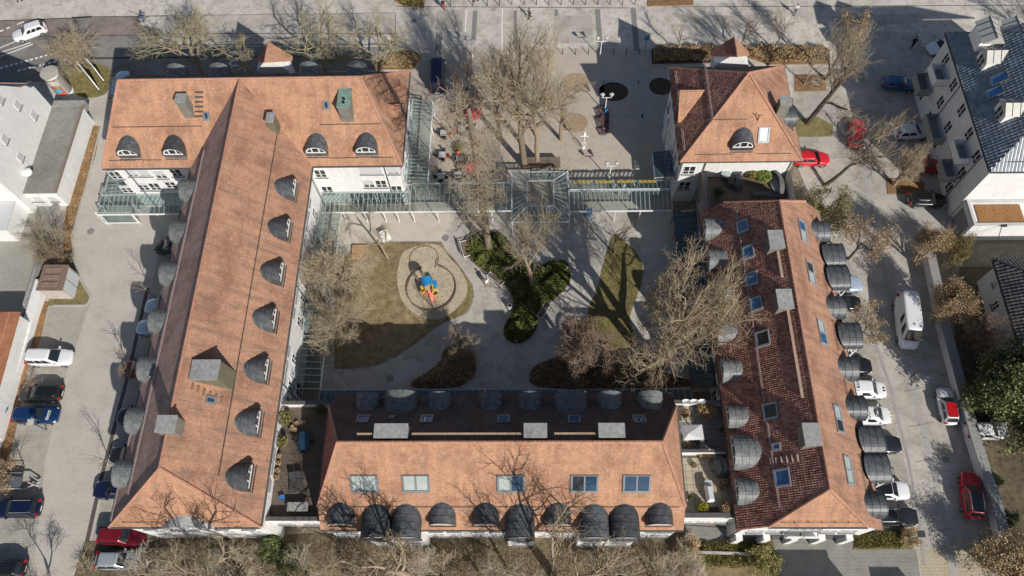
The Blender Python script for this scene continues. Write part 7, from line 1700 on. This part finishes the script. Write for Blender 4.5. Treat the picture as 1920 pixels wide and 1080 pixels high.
for px, py, lab, rr in ((888, 233, 'red cafe parasol, upper of two', 1.15), (888, 330, 'red cafe parasol, lower of two', 1.0)):
    q = P(px, py); t = thing('parasol', lab, 'parasol', (q.x, q.y, 0), .3, 'red parasols'); n = 16; mb = MB(); vs = [(0, 0, 2.75)]
    for ring_, (r, z) in enumerate(((.5 * rr, 2.55), (rr, 2.12))):
        for k in range(n): a = 2 * math.pi * k / n; f = 1 if k % 2 == 0 else .86; vs.append((r * f * math.cos(a), r * f * math.sin(a), z - (0 if k % 2 == 0 else .10 * (ring_ + 1))))
    mb.add(vs, [(0, 1 + k, 1 + (k + 1) % n) for k in range(n)] + [(1 + k, 1 + n + k, 1 + n + (k + 1) % n, 1 + (k + 1) % n) for k in range(n)])
    ob('canopy', mb.mesh('canopy', fix=False), t, mat=m_par); ob('pole', MB().tube((0, 0, 0), (0, 0, 2.8), .025, None, 6).mesh('pole'), t, mat=m_wsteel); ob('base', MB().lathe([(.3, 0), (.3, .07), (.05, .12)], 12).mesh('base'), t, mat=m_dsteel)
for px, py, r, h, lab in ((862, 282, .8, 1.1, 'olive potted bush between the cafe tables'), (860, 215, .7, 1.4, 'dark evergreen pot plant by the upper parasol')):
    tree('cafe_shrub', lab, (px, py), None, r, 'bush', 2, m_twig_ol, None, m_leaf_ol if 'olive' in lab else m_leaf_gr, 2200, .11, h=h, cat='shrub', group='cafe shrubs')
# shaded rental stand and dark planter panels on the plaza
q = P(1136, 216); t = thing('rental_stand', 'small blue stand with orange foot in the villa shadow', 'stand', (q.x, q.y, 0), .6, None, .7); ob('panel', MB().box(-.35, .35, -.1, .1, .2, 1.5).mesh('panel'), t, mat=pb); ob('foot', MB().box(-.4, .4, -.3, .3, 0, .2).mesh('foot'), t, mat=m_or)
leaf_mass('purple_shrub', 'purple-twigged low shrub patch at the shadow edge on the plaza', 'shrub', [(1120, 205), (1136, 200), (1142, 220), (1140, 250), (1125, 255)], .02, .7, 2500, .07, M_leaf('purple_twigs', (.10, .06, .08), (.20, .13, .14), (.30, .20, .20)), 21)
for px, py, lab in ((1096, 352, 'row of white bagged bicycles under the canopy, left end'), ): pass
q = P(1180, 357); 
for k in range(8): 
    c = P(1150 + k * 9, 362 if k % 2 else 352); tag(ob('covered_scooter', cached('covered_scooter', lambda: MB().lathe([(.22, 0), (.3, .3), (.26, .7), (.12, 1.0), (.02, 1.05)], 9, (0, 0, 0), 1.0, 1.7)), None, (c.x, c.y, .014), .1 * k, M('silver_cover', (.55, .57, .58), .4, .2, 5)), 'silver covered chair stack under the yellow-panelled canopy, %s from the left' % ORD[k], 'cover', 'silver covers under the canopy')
q = P(1103, 402); t = thing('blue_box', 'light blue crate at the south edge of the yellow canopy', 'crate', (q.x, q.y, 0)); ob('crate', MB().box(-.35, .35, -.4, .4, 0, .7).mesh('crate'), t, mat=M('crate_blue', (.16, .36, .62), .6, .1, 3)); ob('crate_lid', MB().box(-.38, .38, -.43, .43, .7, .78).mesh('crate_lid'), t, mat=M('crate_blue2', (.30, .48, .68), .6, .1, 3))
# ================================================================== TERRACE THINGS
def pot(label, px, py, r, h, leaf, lr, lh, var=1, col=(.30, .13, .07), n=900):
    q = P(px, py, TZ + .3); t = thing('potted_plant', label, 'potted plant', (q.x, q.y, TZ + .002), 0, 'potted plants on the terraces')
    ob('pot', cached(('pot', r, h), lambda: MB().lathe([(r * .7, 0), (r, h), (r * .88, h), (r * .8, h * .85), (.02, h * .85)], 12)), t, mat=M('pot_%02d' % int(col[0] * 90), col, .8, .15, 4))
    if leaf is not None:
        rs = np.random.RandomState(var + 40); d = rs.normal(size=(n, 3)); d /= np.linalg.norm(d, axis=1)[:, None]; d *= rs.uniform(.5, 1, (n, 1)) ** .5
        ob('foliage', leaf_mesh('foliage', d * np.array([lr, lr, lh / 2]) + np.array([0, 0, h + lh * .42]), .075, var), t, mat=leaf)
    return t
pot('tan leafy shrub in the upper corner of the timber terrace', 536, 786, .3, .4, m_leaf_ol, .75, 1.2, 1); pot('green shrub along the white wall of the timber terrace', 530, 830, .3, .4, m_leaf_ol, .6, .8, 2)
pot('dark evergreen at the far corner of the timber terrace', 602, 772, .25, .4, m_leaf_gr, .5, 1.0, 3); pot('blue pot at the bottom of the timber terrace', 529, 933, .28, .35, None, 0, 0, 1, (.05, .18, .45))
for k, (px, py) in enumerate(((548, 800), (556, 793), (570, 791), (545, 806), (553, 805))): pot(('terracotta pot nearest the leafy shrub', 'terracotta pot second from the wall', 'yellow rimmed pot by the terrace wall', 'lowest terracotta pot of the group', 'empty clay pot in the pot group')[k], px, py, .2, .3, None, 0, 0, 1, (.34, .24, .13))
for k, (px, py) in enumerate(((524, 855), (523, 868), (521, 882), (519, 895))): pot(('red flowering pot by the white wall', 'small bare pot by the white wall', 'clay pot with dry stems by the wall', 'orange pot lowest along the wall')[k], px, py, .18, .28, m_leaf_br, .25, .4, 4 + k, (.30, .10, .06), 250)
def table_set(name, label, px, py, w, l, rz, mat, z=TZ, cat='table', h=.74):
    q = P(px, py, z + h); t = thing(name, label, cat, (q.x, q.y, z + .002), rz)
    ob('table_top', MB().box(-w / 2, w / 2, -l / 2, l / 2, h - .05, h).mesh('table_top'), t, mat=mat)
    for x in (-w / 2 + .06, w / 2 - .06):
        for y in (-l / 2 + .06, l / 2 - .06): ob('leg', MB().box(-.03, .03, -.03, .03, 0, h - .05).mesh('leg'), t, (x, y, 0), mat=m_dsteel)
    return t
table_set('terrace_table', 'dark glass table on the timber terrace', 569, 826, .95, 1.7, 0, m_sky_dark)
for px, py, rz, lab in ((585, 828, math.pi / 2, 'dark chair right of the glass table'), (569, 846, 0, 'dark chair below the glass table'), (556, 822, -math.pi / 2, 'dark chair left of the glass table')):
    q = P(px, py, TZ + .45); chair((q.x, q.y, TZ + .002), rz, lab, m_chair, 'chairs on the timber terrace')
for px, py, lab in ((549, 905, 'black net lounger on the timber terrace, left'), (562, 903, 'black net lounger on the timber terrace, right')):
    q = P(px, py, TZ + .3); t = thing('sun_lounger', lab, 'lounger', (q.x, q.y, TZ + .002), .1, 'loungers on the timber terrace')
    ob('bed', cached('lounger_bed', lambda: MB().box(-.3, .3, -.9, .35, .28, .33)), t, mat=M('dark_net', (.06, .055, .055), .8, .2, 5)); ob('backrest', cached('lounger_back', lambda: MB().hexa([(-.3, .36, .28), (.3, .36, .28), (.3, .9, .65), (-.3, .9, .65)], [(-.3, .36, .33), (.3, .36, .33), (.3, .9, .7), (-.3, .9, .7)])), t, mat=m_chair)
    for x in (-.27, .27):
        for y in (-.8, .3): ob('leg', cached('lounger_leg', lambda: MB().box(-.02, .02, -.02, .02, 0, .28)), t, (x, y, 0), mat=m_dsteel)
table_set('storage_chest', 'grey covered chest at the south end of the timber terrace', 558, 950, 1.9, .8, 0, m_stonecap, cat='chest', h=.7)
q = P(1299, 806, TZ + 2.0); t = thing('parasol', 'square white parasol folded flat on the stone terrace', 'parasol', (q.x, q.y - .2, TZ + .002), .05)
ob('canopy', MB().add([(-.95, -.7, 1.85), (.95, -.7, 1.85), (.95, .7, 1.85), (-.95, .7, 1.85), (-.5, -.2, 2.2)], [(0, 1, 4), (1, 2, 4), (2, 3, 4), (3, 0, 4), (3, 2, 1, 0)]).mesh('canopy'), t, mat=M('parasol_grey', (.55, .55, .56), .8, .05, 3)); ob('pole', MB().tube((0, 0, 0), (0, 0, 1.9), .03).mesh('pole'), t, mat=m_steel); ob('base', MB().box(-.4, .4, -.4, .4, 0, .08).mesh('base'), t, mat=m_dsteel)
q = P(1317, 824, TZ + .9); t = thing('hammock_chair', 'curved white hanging chair on the stone terrace', 'chair', (q.x, q.y, TZ + .002), .1); hm = MB()
hm.path([(.35 * math.cos(k * .25), -1.1 + k * .2, .4 + .12 * (k - 5) ** 2 * .35) for k in range(12)], .05, 6); ob('arc', hm.mesh('arc'), t, mat=m_wsteel); ob('sling', MB().hexa([(-.3, -.8, .5), (.25, -.8, .5), (.3, .7, .5), (-.1, .7, .5)], [(-.3, -.8, .6), (.25, -.8, .6), (.3, .7, .62), (-.1, .7, .62)]).mesh('sling'), t, mat=M('sling_grey', (.25, .24, .23), .8, .1, 3)); ob('foot', MB().box(-.5, .5, -.1, .1, 0, .42).mesh('foot'), t, mat=m_dsteel)
pot('dry pampas grass in a planter on the stone terrace', 1324, 771, .35, .3, m_leaf_br, .95, .8, 11, (.2, .15, .1), 1800); pot('dry grass in the corner of the stone terrace', 1284, 776, .25, .3, m_leaf_br, .45, .6, 12, (.2, .15, .1), 700)
pot('bare white-stemmed plant by the roof edge of the stone terrace', 1285, 832, .25, .3, m_leaf_br, .5, .5, 13, (.5, .5, .48), 200); pot('green watering can cluster by the dormer', 1354, 806, .2, .3, m_leaf_gr, .25, .2, 14, (.05, .30, .22), 120)
for k in range(3):
    q = P(1287 + 15 * k, 759, TZ + 1.1); tag(ob('oval_planter', cached('oval_planter', lambda: MB().lathe([(.2, 0), (.26, .2), (.22, .2), (.2, .08)], 14, (0, 0, 0), 1.5, .8)), None, (q.x, 21.05, TZ + .95 + .0), 0, m_wsteel), ('oval white planter on the parapet, left of three', 'oval white planter on the parapet, middle of three', 'oval white planter on the parapet, right of three')[k], 'planter', 'white planters on the parapet')
q = P(1330, 925, TZ + .5); t = thing('covered_barbecue', 'white wheeled barbecue cart on the beige terrace', 'barbecue', (q.x, q.y, TZ + .037), .05)
ob('cabinet', MB().box(-.3, .3, -.75, .75, .15, .8).mesh('cabinet'), t, mat=m_wsteel); ob('hood', MB().hexa([(-.3, -.7, .8), (.3, -.7, .8), (.3, .6, .8), (-.3, .6, .8)], [(-.2, -.6, 1.1), (.2, -.6, 1.1), (.2, .5, 1.1), (-.2, .5, 1.1)]).mesh('hood'), t, mat=M('hood_white', (.6, .62, .64), .3, .1, 6))
for x in (-.25, .25): ob('wheel', cached('bbq_wheel', lambda: MB().tube((-.02, 0, 0), (.02, 0, 0), .12, None, 10)), t, (x, -.6, .12), mat=m_tyre)
ob('shelf', MB().box(-.32, .32, .75, 1.1, .7, .74).mesh('shelf'), t, mat=m_steel)
q = P(1354, 872, TZ + .5); t = thing('covered_furniture', 'furniture under crumpled clear plastic sheet on the beige terrace', 'furniture', (q.x, q.y, TZ + .037), .2); rs = random.Random(9); mb = MB(); n = 14; vs = []
for j, (r, z) in enumerate(((1.15, 0), (1.0, .45), (.75, .85), (.35, 1.0), (.03, 1.02))):
    for k in range(n): a = 2 * math.pi * k / n; f = 1 + rs.uniform(-.18, .18); vs.append((r * f * .95 * math.cos(a), r * f * 1.1 * math.sin(a), z + rs.uniform(-.08, .08) * (j > 0)))
mb.add(vs, [(j * n + k, j * n + (k + 1) % n, (j + 1) * n + (k + 1) % n, (j + 1) * n + k) for j in range(4) for k in range(n)]); ob('plastic_sheet', mb.mesh('plastic_sheet'), t, mat=M_glass_sheet('clear_plastic', (.8, .8, .8), .55, .25))
for x in (-.3, .3): ob('chair_frame', cached('covered_chair', lambda: MB().box(-.22, .22, -.5, .5, .1, .5).box(-.22, .22, .4, .5, .5, .8)), t, (x, 0, 0), mat=m_wsteel)
pot('round yellow-green bush on the beige terrace', 1316, 952, .25, .3, M_leaf('lime_leaves', (.16, .16, .01), (.32, .31, .03), (.48, .46, .06)), .48, .7, 15, (.2, .2, .2), 1600); pot('tan withered bush at the lower right of the beige terrace', 1362, 955, .3, .3, m_leaf_br, .62, .8, 16, (.3, .2, .1), 1500)
pot('tan withered bush right of the barbecue', 1355, 909, .3, .3, m_leaf_br, .55, .8, 17, (.3, .2, .1), 1200); pot('round dry pot plant at the top of the beige terrace', 1301, 872, .3, .35, m_leaf_br, .22, .15, 18, (.15, .12, .08), 200); pot('small dark bush at the roof edge of the beige terrace', 1294, 935, .2, .25, m_leaf_gr, .25, .3, 19, (.2, .15, .1), 400)
table_set('planter_box', 'dark rectangular planter box on the beige terrace', 1338, 955, .9, .45, 0, m_soil, cat='planter', h=.4); table_set('planter_trough', 'brown planter trough under the terrace divider', 1330, 853, 1.9, .45, 0, m_leafmould, cat='planter', h=.5)
# villa terrace
q = P(1362, 324, TZ + 1.2); t = thing('side_table', 'round pale parasol foot table on the dark terrace', 'table', (q.x, q.y, TZ + .002)); ob('table_top', MB().lathe([(.5, 1.0), (.5, 1.05), (.2, 1.09), (.02, 1.1)], 18).mesh('table_top'), t, mat=m_blind); ob('pedestal', MB().lathe([(.3, 0), (.3, .05), (.05, .1), (.05, 1.0)], 10).mesh('pedestal'), t, mat=m_dsteel)
for px, py, lab in ((1371, 332, 'dark lounge seat left of the pair on the dark terrace'), (1383, 336, 'dark lounge seat right of the pair on the dark terrace')):
    q = P(px, py, TZ + .5); t = thing('lounge_seat', lab, 'seat', (q.x, q.y, TZ + .002), 0, 'lounge seats on the dark terrace'); ob('base', cached('lounge_base', lambda: MB().box(-.48, .48, -1.0, .9, 0, .45)), t, mat=m_zinc); ob('cushion', cached('lounge_cushion', lambda: MB().box(-.44, .44, -.9, .5, .45, .58)), t, mat=m_chair); ob('backrest', cached('lounge_backrest', lambda: MB().box(-.48, .48, .6, .9, .45, .95)), t, mat=m_zinc)
q = P(1457, 338, TZ + .8); t = thing('wicker_shell', 'big grey wicker shell lounger on the dark terrace', 'lounger', (q.x, q.y, TZ + .002), .2); mb = MB(); n = 14; m = 8; vs = []
for j in range(m + 1):
    for k in range(n + 1): a = -.3 + (math.pi + .6) * k / n; b = (math.pi / 2) * j / m; r = 1.05; vs.append((r * math.cos(a - math.pi / 2) * math.cos(b) * .75, r * math.sin(a - math.pi / 2) * math.cos(b) * 1.55, .3 + 1.15 * math.sin(b)))
mb.add(vs, [(j * (n + 1) + k, j * (n + 1) + k + 1, (j + 1) * (n + 1) + k + 1, (j + 1) * (n + 1) + k) for j in range(m) for k in range(n)]); ob('shell', mb.mesh('shell', True, fix=False), t, mat=M('wicker_grey', (.11, .105, .105), .7, .35, 8)); ob('cushion', MB().lathe([(.85, 0), (.9, .25), (.8, .4), (.02, .42)], 16, (0, 0, 0), .75, 1.4).mesh('cushion'), t, mat=M('cushion_pale', (.35, .35, .36), .8, .1, 3))
table_set('terrace_bench', 'long dark bench along the roof edge of the dark terrace', 1437, 363, 3.0, .6, -.12, m_zinc, cat='bench', h=.45)
pot('tall grass pot by the terrace fence', 1340, 318, .2, .3, m_leaf_ol, .3, .7, 21, (.3, .2, .12), 500); pot('bright green shrub on the dark terrace', 1430, 334, .4, .4, M_leaf('fresh_leaves', (.08, .12, .02), (.20, .26, .05), (.38, .42, .12)), .85, .9, 22, (.3, .3, .3), 2600); pot('brownish shrub left of the bright green one', 1408, 330, .35, .4, m_leaf_ol, .7, .8, 23, (.3, .2, .12), 1700); pot('dark bush in the lower corner of the dark terrace', 1347, 362, .3, .3, m_leaf_gr, .55, .8, 24, (.1, .1, .1), 1500)
# yard odds and ends
q = P(18, 903, .6); t = thing('trailer', 'silver boat trailer with dark load at the left edge of the yard', 'trailer', (q.x, q.y, 0)); ob('frame', MB().bar((-2.4, -.7, .5), (1.7, -.7, .5), .1, .12).bar((-2.4, .7, .5), (1.7, .7, .5), .1, .12).bar((1.7, -.7, .5), (3.0, 0, .5), .09, .1).bar((1.7, .7, .5), (3.0, 0, .5), .09, .1).mesh('frame'), t, mat=m_steel); ob('load', MB().hexa([(-2.2, -.5, .55), (1.2, -.5, .55), (1.2, .5, .55), (-2.2, .5, .55)], [(-2.0, -.7, 1.1), (1.6, -.35, 1.1), (1.6, .35, 1.1), (-2.0, .7, 1.1)]).mesh('load'), t, mat=M('load_cover', (.10, .115, .14), .5, .3, 3))
for s in (-.85, .85): ob('wheel', cached('trailer_wheel', lambda: MB().tube((0, -.1, 0), (0, .1, 0), .3, None, 14)), t, (-.4, s, .3), mat=m_tyre)
ob('rail', MB().path([(-2.2, -.75, .6), (-2.2, -.75, 1.2), (1.4, -.75, 1.2), (1.4, -.75, .6)], .04).path([(-2.2, .75, .6), (-2.2, .75, 1.2), (1.4, .75, 1.2)], .04).mesh('rail'), t, mat=m_rail)
q = P(61, 908, .6); t = thing('warning_board', 'red and white striped warning board next to the trailer', 'sign', (q.x, q.y, 0), -.35); ob('board', MB().box(-.5, .5, -.03, .03, .35, .75).mesh('board'), t, mat=m_wsteel)
for k in range(4): ob('red_stripe', MB().hexa([(-.48 + k * .25, -.045, .36), (-.36 + k * .25, -.045, .36), (-.36 + k * .25, .045, .36), (-.48 + k * .25, .045, .36)], [(-.40 + k * .25, -.045, .74), (-.28 + k * .25, -.045, .74), (-.28 + k * .25, .045, .74), (-.40 + k * .25, .045, .74)]).mesh('red_stripe'), t, mat=prd)
ob('post', MB().box(-.04, .04, -.04, .04, 0, .4).mesh('post'), t, mat=m_dsteel)
q = P(88, 806); t = thing('yard_lamp', 'short post lamp with pale square head beside the blue estate car', 'lamp', (q.x, q.y, 0)); ob('post', MB().tube((0, 0, 0), (0, 0, 2.6), .05, None, 8).mesh('post'), t, mat=m_dsteel); ob('head', MB().hexa([(-.18, -.18, 2.5), (.18, -.18, 2.5), (.18, .18, 2.5), (-.18, .18, 2.5)], [(-.32, -.32, 2.9), (.32, -.32, 2.9), (.32, .32, 2.9), (-.32, .32, 2.9)]).mesh('head'), t, mat=M('lamp_pale', (.5, .48, .42), .5, .1, 3))
q = P(1763, 592); t = thing('sign_post', 'blue parking sign on a pole at the street wall', 'sign', (q.x - .6, q.y, 0)); ob('pole', MB().tube((0, 0, 0), (0, 0, 2.4), .035, None, 8).mesh('pole'), t, mat=m_steel); ob('plate', MB().box(-.28, .28, -.02, .02, 1.9, 2.5).mesh('plate'), t, mat=M('sign_blue', (.03, .20, .55), .5, .05, 3))
lettering('P', None, 0, .5, .5, t, m_plate, matrix=Matrix.Translation((0, -.026, 2.2)) @ Matrix.Rotation(math.pi / 2, 4, 'X'))
# house beyond the lower edge whose roof and chimney throw the two shadows on the cobbles
hs = thing('house', 'house just beyond the lower edge shading the cobbled yard', 'house', (30, -4, 0)); part('wall', MB().box(27.6, 32.4, -9, .6, -.1, 6.2), m_white, hs); slab(hs, [(27.4, .8, 6.2), (32.6, .8, 6.2), (32.6, -9, 6.6), (27.4, -9, 6.6)], m_tile_s); part('chimney', MB().box(36.6, 39.3, -3, -1.2, -.1, 6.6), m_white, hs)
